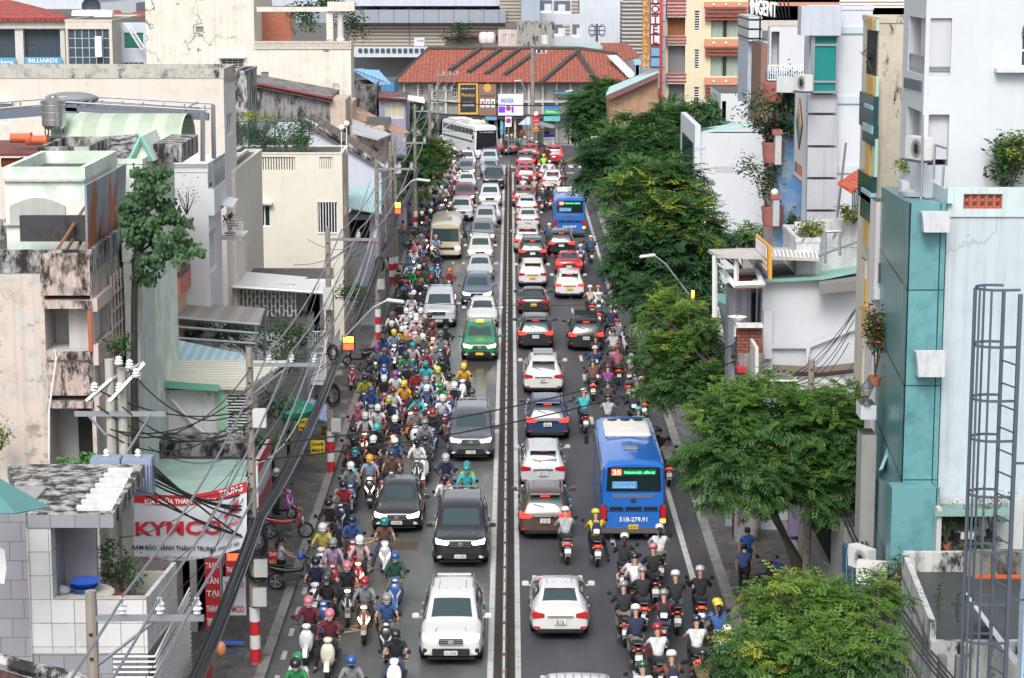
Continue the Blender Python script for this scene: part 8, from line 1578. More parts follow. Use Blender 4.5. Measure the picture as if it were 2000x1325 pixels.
bt(', SỬA CHỮA THÀNH TRUNG',.40,.085,2.15,.22,WHT,.02);bt('TRUNG',.86,.07,.7,.2,WHT,.02);bt('KYMCO',.40,.50,2.5,.44,REDL,.03);bt('TRẠM BẢO HÀNH THÀNH TRUNG',.34,.80,2.5,.22,BLK,.02);bt('NGUYỄN TẤT THÀNH, P.13, Q4',.36,.94,1.9,.13,BLK);bt('SĐT: 0949 427 388',.80,.90,.9,.12,BLK);bt('HONDA',.88,.58,.5,.13,REDL,.01)
for k in range(5):b=MB().prism([B_pt(.80+.02*k,.47-.02*k,-.06),B_pt(.80+.02*k,.43-.02*k,-.06),B_pt(.93,.22+.045*k,-.06),B_pt(.93,.25+.045*k,-.06)],(0,-.01,0));b.build('wing_emblem',REDL,t)
def sign(label,r,Y_,m,lines,lm=None,sl=0,cat='sign',fr=None):
    t,q=board(label,r,Y_,m,'shop_sign',.08,cat=cat,frame=fr);n=len(lines)
    for i,s in enumerate(lines):
        if s:text(t,s,((q[0]+q[1])/2,Y_-.02,q[3]-(q[3]-q[2])*(i+.5)/n),EX,EZ,w=(q[1]-q[0])*.84,h=(q[3]-q[2])/n*.55,m=(lm[i]if isinstance(lm,list)else lm)or WHT,bold=.02)
    return t
sign('tall red vertical board with white stacked words below the banner',(401,1092,430,1228),65.6,REDB,['TRẠM','TÂN','TẠI','THÀNH','TRUNG'],WHT);sign('white workshop poster with red words beside the red vertical board',(436,1128,480,1202),65.5,WBN,['THÀNH TRUNG','','KYMCO'],REDL);sign('red workshop boards stacked inside the repair shop',(440,1098,478,1124),65.8,REDB,['THAY NHỚT'],WHT);sign('red standing board about wash and oil change on the pavement',(524,1075,546,1118),71.5,REDB,['THAY','RỬA','BỌC'],[WHT,YELL,WHT])
CUP=mat('cup_dark',(.05,.03,.02),.5);t=sign('yellow coffee take-away board with two dark cups on the pavement',(607,861,634,910),91.5,YELB,['CAFÉ','MANG ĐI','',''],BLK);q=rectF(91.5,(607,861,634,910))
for s in(.3,.68):MB().lathe([(.045,0),(.075,.26),(.085,.27),(.05,.30)],(q[0]+(q[1]-q[0])*s,91.42,q[2]+.1),'z',10).build('cup_picture',CUP,t)
sign('second coffee board, darker and half hidden behind the first',(627,832,648,852),93.5,mat('dull_yellow',(.35,.25,.04),.6),['CAFÉ','MANG ĐI'],BLK);sign('small yellow drinks board above the coffee board',(583,818,601,842),90.5,YELB,['XAY','TRÀ'],BLK)
o=MB().slab(pl((588,806,91),(640,822,91),(650,795,94),(605,778,94)),.05).build('awning',metalroof('blue_striped_awning',(.28,.36,.60),pitch=.2,dirt=.1));tag(o,'small blue striped awning above the coffee boards','awning')
a=pl((503,900,68),(527,858,75),(527,955,75),(505,1000,68));t=thing('shop_sign','white and red slanted shop board running along the pavement edge','sign',a[3]);MB().slab(a,.1,up=(1,0,0)).build('board',WBN,t);n_=(a[1]-a[0]).cross(a[3]-a[0]).normalized();n_=n_ if n_.x>0 else-n_
MB().slab([onq2(a,u,v,n_)for u,v in((0,0),(1,0),(1,.25),(0,.25))],.02,up=(1,0,0)).build('red_strip',REDB,t);MB().slab([onq2(a,u,v,n_)for u,v in((0,.75),(1,.75),(1,1),(0,1))],.02,up=(1,0,0)).build('red_strip',REDB,t)
H=house('pavement_shops','row of narrow shop fronts with grilles along the left pavement',77,470,505,850,96,1,wall('shop_wall'),hs=[(512,880,522,960),(530,850,545,930),(560,830,575,900)],par=0)
for r in H['HS']:recess(H['t'],H['Q'],r,1,DARK,door=False)
for k,(x,y,h_)in enumerate(((565,730,.8),(540,820,1.0),(520,880,.8))):plant('pavement_plant',('bushy plant over the shop grilles','creeper hanging behind the green tarp','plants above the slanted shop board')[k],PY(x,y,84-k*4),.9,h_,240,LEAF,.14,seed=k)
tag(MB().ball(PY(560,800,86),.9,6,sc=(1.3,1,.5)).build('tarpaulin',mat('emerald_tarp',(.02,.26,.18),.6)),'emerald green tarpaulin over a stall behind the cables','tarpaulin')
# traffic signs at the junction
def rsign(label,px,py,kind):
    c=PY(px,py,226);t=thing('traffic_sign',label,'traffic sign',c)
    if kind=='np':
        q=rectF(226,(px-6,py-8,px+6,py+12));MB().box(q[0],q[1],226,226.05,q[2],q[3]).build('plate',WHT,t)
        for rr,m_,d in((.27,REDL,0),(.21,mat('sign_blue',(.03,.10,.5),.4),.01)):MB().lathe([(rr,-.02-d),(rr,.0-d)],c-EY*.01,'y',20).build('disc',m_,t)
        for s in(1,-1):MB().obox(c-EY*.05,(.4,.01,.05),Matrix.Rotation(.785*s,3,'Y')).build('slash',REDL,t)
    elif kind=='no':
        for rr,m_,d in((.30,REDL,0),(.23,WHT,.01)):MB().lathe([(rr,-.02-d),(rr,.0-d)],c-EY*.01,'y',20).build('disc',m_,t)
        MB().obox(c-EY*.05,(.44,.01,.05),Matrix.Rotation(.785,3,'Y')).build('slash',REDL,t);MB().box(c.x-.35,c.x+.35,226,226.05,c.z-1.0,c.z-.35).build('plate',REDB,t);text(t,'CẤM',c+Vector((0,-.02,-.67)),EX,EZ,w=.5,h=.2,m=WHT)
    else:MB().prism([c+Vector((-.36,0,-.3)),c+Vector((.36,0,-.3)),c+Vector((0,0,.33))],(0,.03,0)).build('triangle',mat('warning_orange',(.8,.25,.02),.4),t)
rsign('upper round blue no-parking sign before the clinic',993,212,'np');rsign('lower round blue no-parking sign before the clinic',993,236,'np');rsign('round red and white prohibition sign with a red plate',1047,222,'no');rsign('orange warning triangle below the red plate',1047,250,'tr')
for x in(993,1047):tag(MB().tube([PY(x,300,226.1),PY(x,210,226.1)],.05,6).build('sign_post',GREYM),('thin post of the two no-parking signs','thin post of the red and orange signs')[x>1000],'post')
# drain grates on the right gutter, litter on the left
for k,y in enumerate((61,64.5,68,76)):
    b=MB();[b.box(6.42+i*.07,6.46+i*.07,y,y+1.1,.006,.014)for i in range(7)];tag(b.build('drain_grate',mat('rusty_iron')),'black gutter grate in the right kerb, '+('nearest one','second nearest','third, by the near bus','farthest one')[k],'drain grate')
tag(MB().ball(G(432,1300,.4)+EZ*.5,.2,7,sc=(.8,.8,1.2)).build('plastic_bag',mat('orange_bag',(.6,.25,.12),.5),smooth=True),'orange plastic bag on the left pavement near the bottom edge','bag');tag(MB().obox(G(440,1262,.2)+EZ*.1,(1.1,.12,.08)).build('plank',BLUP),'blue bar lying on the left pavement','bar')
# ================================================================ people and two-wheelers
SKIN=mat('skin',(.42,.24,.16),.6);SKIN2=mat('skin_dark_parts',(.05,.03,.025),.5);CLOTH=mat('cloth',(.5,.5,.5),.85,objcol=True);TROU=mat('trouser_cloth',(.5,.5,.5),.85,objcol=True);HELM=mat('helmet_paint',(.5,.5,.5),.3,coat=.5,objcol=True)
for m_ in(CLOTH,TROU):
    t=NT(m_);v=t.coord();oi=t.t.nodes['Object Info'];sp=t.n('SeparateXYZ');t.l(v,sp.inputs[0]);pt=t.math('MULTIPLY',t.math('GREATER_THAN',t.math('SINE',t.math('MULTIPLY',t.math('ADD',sp.outputs[2],t.math('MULTIPLY',sp.outputs[0],.6)),75)),.2),t.math('GREATER_THAN',oi.outputs['Random'],.94 if m_==CLOTH else 2));c=t.mix(t.math('MULTIPLY',t.ramp(t.noise(v,7,5,.7),[(.42,0),(.62,1)]),.4),oi.outputs['Color'],(.02,.02,.025));c=t.mix(t.math('MULTIPLY',pt,.45),c,(.35,.34,.33));t.l(c,t.b.inputs['Base Color']);t.bump(t.noise(t.coord(scale=(1,1,.5)),16,3),.9,.03)  # fold shading is put into the cloth colour as dark noise
HAIR=mat('black_hair',(.012,.010,.010),.5);SHOE=mat('shoe',(.03,.03,.032),.6);MASK=mat('mask_cloth',(.5,.62,.7),.8,objcol=True)
FAIR=mat('fairing_paint',(.5,.5,.5),.3,coat=.7,objcol=True);ENG=mat('engine_metal',(.09,.09,.095),.45,.6)
def skin(joints,edges,root,sub=1):
    names=list(joints);ix={n:i for i,n in enumerate(names)};me=bpy.data.meshes.new('s');me.from_pydata([joints[n][:3]for n in names],[(ix[a],ix[b])for a,b in edges],[])
    o=bpy.data.objects.new('s',me);COL.objects.link(o);md=o.modifiers.new('k','SKIN');md.use_smooth_shade=True
    for n in names:r=joints[n][3];q=me.skin_vertices[0].data[ix[n]];q.radius=(r,r)if not isinstance(r,tuple)else r;q.use_root=n==root
    s=o.modifiers.new('u','SUBSURF');s.levels=sub;me2=eval_mesh(o);bpy.data.objects.remove(o);return me2
def meobj(name,me,m,parent):
    me.materials.clear();me.materials.append(m);me.polygons.foreach_set('use_smooth',[True]*len(me.polygons));o=bpy.data.objects.new(name,me);COL.objects.link(o);o.parent=parent;ROOT[o.name]=Vector((0,0,0));return o
def mesh_plus(me,mb,m2=None):
    bm=bmesh.new();bm.from_mesh(me);t=bpy.data.meshes.new('t');t.from_pydata(mb.v,[],mb.f);bm.from_mesh(t);bm.to_mesh(me);bm.free()
def figure(nm,J,sleeves=True,hair=False,head=True,helmet=True,mask=True,dress=False):
    """J: joints pel, chest, neck, head and, for s in L,R: sh, el, wr, hip, kn, an, toe; fingers grow from the wrist"""
    t=thing('person',None,'person');g={'pel':(*J['pel'],(.135,.12)),'belly':(*[(J['pel'][i]*.5+J['chest'][i]*.5)for i in range(3)],(.10,.08)),'chest':(*J['chest'],(.10,.07)),'neck':(*J['neck'],.05),'skull':(*J['head'],(.085,.098))}
    H=Vector(J['head']);N=Vector(J['neck']);up=(H-N).normalized();g['crown']=(*(H+up*.10),(.068,.078));e=[('pel','belly'),('belly','chest'),('chest','neck'),('neck','skull'),('skull','crown')]
    for s in 'LR':
        for a,r in(('sh',.045),('el',.043),('wr',.030),('hip',.085),('kn',.058),('an',.040),('toe',.032)):g[a+s]=(*J[a+s],r)
        w,el=Vector(J['wr'+s]),Vector(J['el'+s]);d=(w-el).normalized();hd=Vector(J.get('hd'+s,d));hd=hd.normalized();pm=w+hd*.07;g['pm'+s]=(*pm,(.036,.02));sx=1 if s=='R' else-1
        e+=[('chest','sh'+s),('sh'+s,'el'+s),('el'+s,'wr'+s),('wr'+s,'pm'+s),('pel','hip'+s),('hip'+s,'kn'+s),('kn'+s,'an'+s),('an'+s,'toe'+s)]
    body=skin(g,e,'pel');fb=MB()
    for s in 'LR':
        w=Vector(g['wr'+s][:3]);pm=Vector(g['pm'+s][:3]);hd=(pm-w).normalized();sd=hd.cross(EZ).normalized();dn=sd.cross(hd);dn=dn if dn.z<0 else-dn
        for k,ln in enumerate((.062,.072,.068,.055)):b0=pm+sd*(-.027+.018*k);b1=b0+hd*ln*.5+dn*.008;b2=b1+hd*ln*.25+dn*ln*.45;fb.tube([b0-hd*.02,b0,b1,b2],[.009,.009,.0085,.007],5)
        sx=1 if(sd.x>0)==(s=='L')else-1;fb.tube([w+hd*.025,w+hd*.05+sd*sx*.035+dn*.01,w+hd*.075+sd*sx*.045+dn*.03],[.012,.011,.008],5)
    # face: nose, ears, eye sockets
    fw=Vector((0,-1,0))*1;fw=(fw-up*fw.dot(up)).normalized();rt=fw.cross(up)
    fb.tube([H+fw*.085+up*.045,H+fw*.112+up*.008],[.008,.016],5);
    for s in(-1,1):fb.ball(H+rt*s*.082+up*.02,.022,5,sc=(.5,1,1.3))
    mesh_plus(body,fb);meobj('body',body,SKIN,t);eb=MB()
    for s in(-1,1):eb.ball(H+fw*.088+rt*s*.032+up*.038,.013,5)
    if not mask:eb.tube([H+fw*.094-rt*.022-up*.035,H+fw*.1-up*.037,H+fw*.094+rt*.022-up*.035],.006,4)
    eb.build('face_features',SKIN2,t)
    c={k:(*g[k][:3],tuple(x*1.42 for x in g[k][3])if isinstance(g[k][3],tuple)else g[k][3]*1.2)for k in('pel','belly','chest','shL','shR','elL','elR')};c['nb']=(*(Vector(J['chest'])*.2+N*.8),.072);c['chest']=(*J['chest'],(.185,.135));ce=[('pel','belly'),('belly','chest'),('chest','nb'),('chest','shL'),('chest','shR')]
    for s in 'LR':
        if sleeves:c['wr'+s]=(*(Vector(J['wr'+s])*.96+Vector(J['el'+s])*.04),.040);ce+=[('sh'+s,'el'+s),('el'+s,'wr'+s)];c['el'+s]=(*J['el'+s],.056);c['sh'+s]=(*J['sh'+s],.078)
        else:c['el'+s]=(*(Vector(J['el'+s])*.6+Vector(J['sh'+s])*.4),.062);c['sh'+s]=(*J['sh'+s],.076);ce.append(('sh'+s,'el'+s))
    meobj('shirt',skin(c,ce,'pel'),CLOTH,t)
    c={'pel':(*J['pel'],(.148,.135))};ce=[]
    for s in 'LR':
        for a,r in(('hip',.102),('kn',.075),('an',.056)):c[a+s]=(*J[a+s],r)
        ce+=[('pel','hip'+s),('hip'+s,'kn'+s),('kn'+s,'an'+s)]
        a,b=Vector(J['an'+s]),Vector(J['toe'+s]);sh=MB().tube([a-(b-a)*.35-EZ*.02,a*.6+b*.4-EZ*.02,b-EZ*.005,b+(b-a).normalized()*.04],[.042,.048,.045,.02],8);sh.build('shoe',SHOE,t,smooth=True)
    meobj('trousers',skin(c,ce,'pel'),TROU,t);q=H+up*.075
    def onhead(b):
        M=Matrix((rt,-fw,up)).transposed();b.v=[tuple(q+M@Vector(v))for v in b.v];return b
    if helmet:
        pr=[(.132,-.02),(.138,.02),(.138,.07),(.112,.118),(.065,.145),(.005,.153)];b=MB().lathe(pr,(0,0,0),'z',16);b.v=[(x,y*1.12,z)for x,y,z in b.v];b.v+=[(-.11,-.12,.012),(.11,-.12,.012),(.08,-.175,.0),(-.08,-.175,.0)];n=len(b.v);b.f.append((n-4,n-3,n-2,n-1));b.m.append(0);onhead(b).build('helmet',HELM,t,smooth=True)
        b=MB()
        for s in(-1,1):b.tube([(s*.125,-.03,-.02),(s*.10,-.06,-.09),(0,-.08,-.125)],.007,4)
        onhead(b).build('chin_strap',SHOE,t)
    if hair or not helmet:
        b=MB().ball((0,.02,.015),.112,8,sc=(.95,1.0,1.05))if not helmet else MB()
        if hair:b.tube([(0,.10,.0),(0,.135,-.12),(0,.15,-.30)],[.07,.06,.03],7)
        onhead(b).build('hair',HAIR,t,smooth=True)
    if mask:b=MB().ball((0,-.075,-.105),.08,7,sc=(.95,.85,.9));onhead(b).build('face_mask',MASK,t,smooth=True)
    return t
def sit(foot=None,pillion=False,lean=0.0):
    J={'pel':(0,.30,.88),'chest':(0,.20-lean,1.23),'neck':(0,.15-lean*1.3,1.41),'head':(0,.09-lean*1.4,1.545)}
    if pillion:J={k:(v[0],v[1]+.36,v[2]+.03)for k,v in J.items()}
    for s,x in(('L',-1),('R',1)):
        dy=.36 if pillion else 0
        J['sh'+s]=(x*.185,.17-lean+dy,1.345);J['hip'+s]=(x*.10,.27+dy,.85)
        if pillion:J['el'+s]=(x*.27,.45,1.12);J['wr'+s]=(x*.20,.26,.98);J['hd'+s]=(-x*.2,-1,-.3);J['kn'+s]=(x*.24,.22,.80);J['an'+s]=(x*.22,.34,.36);J['toe'+s]=(x*.24,.20,.31)
        else:
            J['el'+s]=(x*.31,-.02,1.13);J['wr'+s]=(x*.31,-.24,1.065);J['hd'+s]=(-x*.1,-1,-.25);J['kn'+s]=(x*.17,-.12,.78);J['an'+s]=(x*.14,-.06,.38);J['toe'+s]=(x*.15,-.21,.33)
            if foot==s:J['kn'+s]=(x*.30,-.02,.58);J['an'+s]=(x*.40,.06,.11);J['toe'+s]=(x*.43,-.08,.04)
    return J
PP={('tee',0):figure('a',sit(),False),('tee',1):figure('b',sit('L'),False),('coat',0):figure('c',sit(),True),('coat',1):figure('d',sit('R'),True),('hair',0):figure('e',sit(),True,hair=True),('hair',1):figure('f',sit('L'),True,hair=True),('pil',0):figure('g',sit(pillion=True),True),('pil',1):figure('h',sit(pillion=True),False,hair=True)}
def loftz(b,rings,n=10,p=2.6):
    """rings of (centre, half size a, half size b, axis) stacked into a closed rounded body"""
    k0=len(b.v)
    for(c,ra,rb,ax)in rings:
        for j in range(n):
            a=2*math.pi*j/n;u=math.copysign(abs(math.cos(a))**(2/p),math.cos(a))*ra;v=math.copysign(abs(math.sin(a))**(2/p),math.sin(a))*rb
            b.v.append((c[0]+u,c[1]+(v if ax=='z' else 0),c[2]+(v if ax=='y' else 0)))
    for i in range(len(rings)-1):
        for j in range(n):b.f.append((k0+i*n+j,k0+i*n+(j+1)%n,k0+(i+1)*n+(j+1)%n,k0+(i+1)*n+j));b.m.append(0)
    b.f+=[tuple(k0+j for j in range(n)),tuple(k0+(len(rings)-1)*n+j for j in range(n))];b.m+=[0,0];return b
def twowheeler(kind):
    t=thing('scooter' if kind=='s' else 'motorbike',None,'motorbike');r=.25 if kind=='s' else.29;sc=kind=='s'
    for nm,y in(('front_wheel',-.69),('rear_wheel',.60)):
        w=MB();w.lathe([(r*.74,-.045),(r*.92,-.05),(r,-.02),(r,.02),(r*.92,.05),(r*.74,.045)],(0,y,r),'x',20,cap=False);w=w.build(nm,BLACKR,t,smooth='auto');m=MB().lathe([(r*.75,-.03),(r*.75,.03),(r*.66,.03),(r*.66,-.03)],(0,y,r),'x',20,cap=False)
        for k in range(5):a=k*1.2566;m.obox((0,y+math.cos(a)*r*.38,r+math.sin(a)*r*.38),(.035,r*.62,.03),Matrix.Rotation(a,3,'X'))
        m.build('rim',SILV,w)
    b=MB();
    if sc:loftz(b,[((0,-.47,.30),.10,.05,'z'),((0,-.53,.46),.17,.07,'z'),((0,-.55,.70),.215,.09,'z'),((0,-.52,.88),.17,.085,'z'),((0,-.48,.97),.08,.05,'z')])
    else:loftz(b,[((0,-.42,.36),.12,.05,'z'),((0,-.46,.52),.19,.05,'z'),((0,-.48,.74),.17,.06,'z'),((0,-.45,.90),.11,.06,'z'),((0,-.43,.97),.06,.04,'z')])
    b.build('front_apron',FAIR,t,smooth=True,sub=1)
    b=MB();loftz(b,[((0,.02,.56),.09,.10,'y'),((0,.22,.56),.155,.15,'y'),((0,.50,.62),.165,.14,'y'),((0,.76,.70),.12,.09,'y'),((0,.92,.76),.05,.035,'y')]if sc else[((0,-.38,.66),.07,.08,'y'),((0,0,.60),.10,.08,'y'),((0,.30,.62),.13,.11,'y'),((0,.70,.72),.10,.08,'y'),((0,.93,.80),.05,.03,'y')]);b.build('rear_body',FAIR,t,smooth=True,sub=1)
    b=MB();loftz(b,[((0,-.02,.77),.07,.03,'y'),((0,.12,.785),.13,.045,'y'),((0,.45,.80),.155,.045,'y'),((0,.78,.84),.12,.04,'y'),((0,.86,.85),.06,.02,'y')]);b.build('seat',mat('seat_vinyl',(.022,.022,.024),.5),t,smooth=True,sub=1)
    if sc:MB().box(-.15,.15,-.46,.12,.26,.33).build('floorboard',TRIM,t,bevel=.02)
    else:b=MB().box(-.09,.09,-.22,.14,.26,.50);[b.box(-.11,.11,-.2,.1,.3+i*.04,.315+i*.04)for i in range(4)];b.build('engine',ENG,t)
    b=MB();loftz(b,[((0,-.56,1.02),.07,.04,'y'),((0,-.50,1.04),.14,.07,'y'),((0,-.40,1.06),.12,.06,'y'),((0,-.34,1.06),.05,.03,'y')]);b.build('handlebar_cowl',FAIR,t,smooth=True,sub=1)
    MB().tube([(-.34,-.30,1.05),(-.2,-.36,1.05),(0,-.40,1.05),(.2,-.36,1.05),(.34,-.30,1.05)],.016,6).build('handlebar',TRIM,t)
    b=MB();loftz(b,[((0,-.575,1.02),.055,.03,'y'),((0,-.555,1.025),.085,.045,'y')])if True else None;b.build('headlamp',LAMPOFF,t,smooth=True)
    for s in(-1,1):
        m=MB().tube([(s*.22,-.34,1.06),(s*.27,-.36,1.16),(s*.33,-.36,1.22)],.009,5);m.lathe([(.01,-.012),(.058,-.01),(.062,.004),(.01,.012)],(s*.36,-.36,1.25),'y',12);m.build('mirror',TRIM,t)
        MB().prism([(s*.04,-.60,.60),(s*.15,-.575,.78),(s*.17,-.56,.70),(s*.07,-.60,.54)],(0,-.035,0)).build('front_indicator',LAMPOFF,t);MB().obox((s*.13,.90,.70),(.05,.05,.04)).build('rear_indicator',AMBER,t)
        MB().tube([(s*.06,-.50,.80),(s*.06,-.69,r)],.022,6).build('fork',SILV,t)
    b=MB();pts=[(-.69+math.cos(a)*(r+.03),r+math.sin(a)*(r+.03))for a in np.linspace(.2,2.9,8)];b.v=[(x,y,z)for y,z in pts for x in(-.065,.065)];b.f=[(2*i,2*i+1,2*i+3,2*i+2)for i in range(7)];b.m=[0]*7;b.build('front_mudguard',FAIR,t,recalc=False)
    MB().prism([(-.07,.84,.66),(.07,.84,.66),(.09,1.0,.36),(-.09,1.0,.36)],(0,.02,0)).build('rear_mudguard',TRIM,t)
    b=MB();loftz(b,[((0,.90,.745),.10,.035,'y'),((0,.945,.74),.085,.03,'y')]);b.build('tail_lamp',REDOFF,t,smooth=True)
    p=MB().obox((0,.985,.52),(.19,.012,.14),Matrix.Rotation(.35,3,'X')).build('number_plate',PLATE,t);l=MB()
    for i in range(2):
        for j in range(4):l.obox((-.06+j*.04,.994+.006-(.02*i),.55-i*.055),(.022,.004,.035),Matrix.Rotation(.35,3,'X'))
    l.build('plate_figures',BLK,p);MB().tube([(.13,.05,.28),(.17,.35,.27),(.18,.78,.36)],[.025,.05,.055],8).build('exhaust',ENG,t,smooth='auto');MB().obox((0,.30,.36),(.16,.5,.2)).build('engine_case',ENG,t,bevel=.04)
    b=MB().tube([(-.12,.78,.86),(-.10,.95,.90),(.10,.95,.90),(.12,.78,.86)],.014,5);b.build('grab_rail',SILV,t)
    return t
BK={'s':twowheeler('s'),'m':twowheeler('m')}
CC={'white':(.66,.66,.66),'black':(.018,.018,.02),'dark grey':(.05,.05,.055),'grey':(.22,.23,.24),'red':(.30,.02,.03),'maroon':(.14,.02,.03),'pink':(.50,.17,.22),'blue':(.03,.085,.26),'navy':(.015,.025,.07),'light blue':(.25,.36,.50),'turquoise':(.05,.42,.45),'teal':(.02,.22,.25),'green':(.02,.22,.07),'dark green':(.02,.08,.05),'yellow':(.62,.50,.04),'mustard':(.62,.33,.03),'orange':(.48,.13,.02),'brown':(.16,.075,.05),'beige':(.46,.38,.30),'lilac':(.40,.30,.45),'purple':(.28,.04,.26),'pale pink':(.58,.40,.42),'silver':(.40,.42,.44),'olive':(.36,.34,.03),'neon green':(.35,.85,.03),'cream':(.62,.56,.44)}
RL=[]
U_={}
def zone(r):return lambda x,y:(r[0]+x*r[2],r[1]+y*r[2])
Z4,Z3,Z2,Z5,Z6,Z7,Z1=zone((560,860,400/1140)),zone((640,560,360/1491)),zone((640,240,360/1325)),zone((980,240,280/1031)),zone((960,560,380/1481)),zone((960,860,480/1368)),zone((0,0,1))
ab={'w':'white','k':'black','d':'dark grey','g':'grey','r':'red','m':'maroon','p':'pink','b':'blue','n':'navy','l':'light blue','t':'turquoise','e':'teal','G':'green','D':'dark green','y':'yellow','u':'mustard','o':'orange','B':'brown','i':'beige','L':'lilac','P':'purple','q':'pale pink','s':'silver','O':'olive','N':'neon green','c':'cream'}
# helmet position; helmet, top, bike colours; flags: t short sleeves, h long hair, f lamp lit, 2 with a passenger (next two letters helmet and top), a backpack, m underbone motorbike, v foot down
LEFT=[(Z4,"118,912,p,m,w v;236,985,p,m,c hv;218,785,d,k,b 2dk;160,690,k,n,w t;335,715,p,k,d tf;432,803,r,g,B f;556,895,g,b,k t;606,1098,k,k,w tfv;358,1245,b,g,k ;46,1262,k,G,k 2Gw;602,660,b,D,b hv;543,465,e,B,s tfv;404,570,w,q,r fa;255,585,g,L,r ;197,500,w,y,w h;362,455,n,b,r ht;232,362,k,k,B ;313,258,k,r,n t;355,155,w,g,b ;460,113,u,l,k tf;378,75,e,k,t ;583,85,d,B,k t;600,18,w,b,k ta;724,22,k,w,d ;480,8,w,k,r t;770,2,k,k,w ;885,108,s,n,o f;1000,170,e,t,t 2ey;878,228,k,w,w;370,10,k,k,r f"),
 (Z3,"240,980,p,p,m ;205,1170,k,d,r tf;300,1060,w,w,r af;403,995,w,w,e t;395,1155,t,k,k f;543,1085,w,n,o tf;370,1250,w,n,r ;540,1262,B,b,k ;785,1120,g,g,w 2Bq;848,1030,r,k,b ;710,1005,m,g,w ;720,905,k,t,o f;490,940,O,n,r m;350,850,b,b,g m;300,750,k,O,k m;455,755,w,k,r tm;545,720,P,w,w ;615,800,y,u,r h;530,855,m,w,w ;720,700,k,r,m ;795,765,g,l,w ;800,835,w,b,k fa;790,640,e,t,t ;890,685,y,i,w a;908,815,G,G,b t;930,915,w,w,m ;1022,815,w,n,b t;1168,865,d,g,k a;1100,655,y,u,w 2rm;985,740,k,w,r ;870,510,g,g,w ;800,545,B,r,k t;925,600,k,k,g m;955,350,k,k,r ;915,410,d,g,d m;845,320,r,B,o f;825,245,k,d,k ;750,205,w,i,s ;715,280,w,q,w ;740,365,B,i,k ;770,415,w,d,n ;687,485,e,q,b ;600,355,w,u,w ;665,410,p,d,r ;535,380,y,l,w ;597,465,k,n,d ;632,560,D,G,k ;640,655,d,k,r f;455,530,B,b,b ;445,430,d,b,r ;395,510,P,g,k f;330,610,d,d,r m;325,690,k,d,k m;515,310,w,k,k ;520,235,B,w,r ;520,278,k,d,k ;635,205,w,w,w ;675,95,d,w,s ;695,60,w,k,k ;580,145,b,k,r ;620,45,k,k,d ;790,30,k,d,k ;715,250,w,q,w"),
 (Z2,"530,1120,k,k,k t;555,1155,r,b,k ;548,1215,w,k,k ;600,1255,w,w,w ;595,1065,b,G,r ;655,1045,w,D,g ;650,1095,r,G,k ;665,1150,r,k,k f;745,1070,e,k,k ;743,1120,r,k,w f;705,1195,w,d,k ;615,1230,g,k,d ;590,1020,b,w,k ;578,975,b,g,k ;618,930,r,w,w f;640,865,r,q,r f;670,820,g,g,k ;670,1010,k,k,k m;790,950,k,k,b ;875,1070,o,r,g m;838,1170,k,P,k ;960,690,w,b,k f;710,695,r,k,k ;665,790,k,g,k ;715,740,k,B,k ;745,590,w,r,k ;720,620,k,k,k ;695,735,d,d,k ;820,470,w,g,k ;832,430,r,d,k ;775,470,g,k,k ;808,505,w,i,k ;850,500,w,w,k f;870,545,k,B,o f;765,555,k,b,k ;740,640,w,k,k ;815,575,k,l,k ;890,620,k,k,k"),
 (Z1,"879,285,k,d,k;888,292,w,k,r f;900,298,r,k,k;893,305,k,g,r;915,292,d,k,k;886,318,w,w,k")]
RIGHT=[(Z6,"748,10,w,i,r f;812,12,o,w,r f;815,65,w,w,o fa;940,105,r,q,r fa;910,165,g,n,b ;958,268,r,g,g f;925,345,d,w,w f;1067,325,c,g,k 2kd;793,390,d,d,k ;787,475,w,b,k af;770,575,D,B,q f;885,615,m,P,k t;950,470,y,L,r 2rpf;1050,585,w,B,k af;1142,712,y,y,k 2kkaf;1078,805,G,k,k af;885,730,D,d,k ;888,842,k,s,r f;700,803,w,t,k ;1117,940,t,t,w ;1270,1100,k,k,k ;1335,1170,k,w,r f;1205,500,k,k,r f"),
 (Z7,"410,392,w,s,s f;578,405,y,y,k aft;740,540,w,k,k h;786,640,k,w,d 2kwh;898,598,p,k,k ;933,490,w,w,w h;838,728,g,k,k f;733,808,g,k,k f;958,855,g,m,w a;1022,748,w,k,k t;1160,722,w,k,k f;1252,905,y,b,k a2yb;800,938,w,n,k t;920,1045,r,w,m tf;1138,1000,n,w,d tf;1172,1190,k,B,k h;998,1195,w,B,k a;838,1255,D,w,k ;1310,1055,w,w,g"),
 (Z5,"300,240,N,N,k ;345,285,w,w,r ;430,265,k,k,k ;418,300,k,n,k ;432,330,k,n,k ;295,485,w,n,k ;385,455,r,b,k ;342,740,w,b,k ;575,862,k,b,k ;566,893,w,w,k a;640,825,w,b,k ;235,405,w,i,o f;155,400,w,w,k ;280,425,r,B,o f;318,460,w,k,r ;440,370,r,k,k f;355,470,k,k,k f;445,430,k,k,r ;215,120,w,k,k ;165,112,w,g,k;150,128,e,e,r;130,125,t,D,k;70,95,w,d,k;40,100,w,k,k;30,112,k,k,k;250,145,w,d,r;350,160,r,w,k;328,178,k,k,k;260,205,k,d,r f;455,480,w,w,w")]
def bpack(loc,rz,col,where):
    src=BPK;o=dup(src,None,{'bag':lin(CC[col])});o.location=loc;o.rotation_euler=(0,0,rz);o.scale=(1.1,1.09,1.09);o.name='backpack';tag(o,where,'backpack','backpacks worn by riders');return o
BPK=thing('backpack',None,'backpack');b=MB();loftz(b,[((0,.40,1.00),.12,.05,'z'),((0,.42,1.10),.155,.08,'z'),((0,.40,1.28),.15,.075,'z'),((0,.36,1.40),.09,.05,'z')]);b.build('bag',CLOTH,BPK,smooth=True,sub=1)
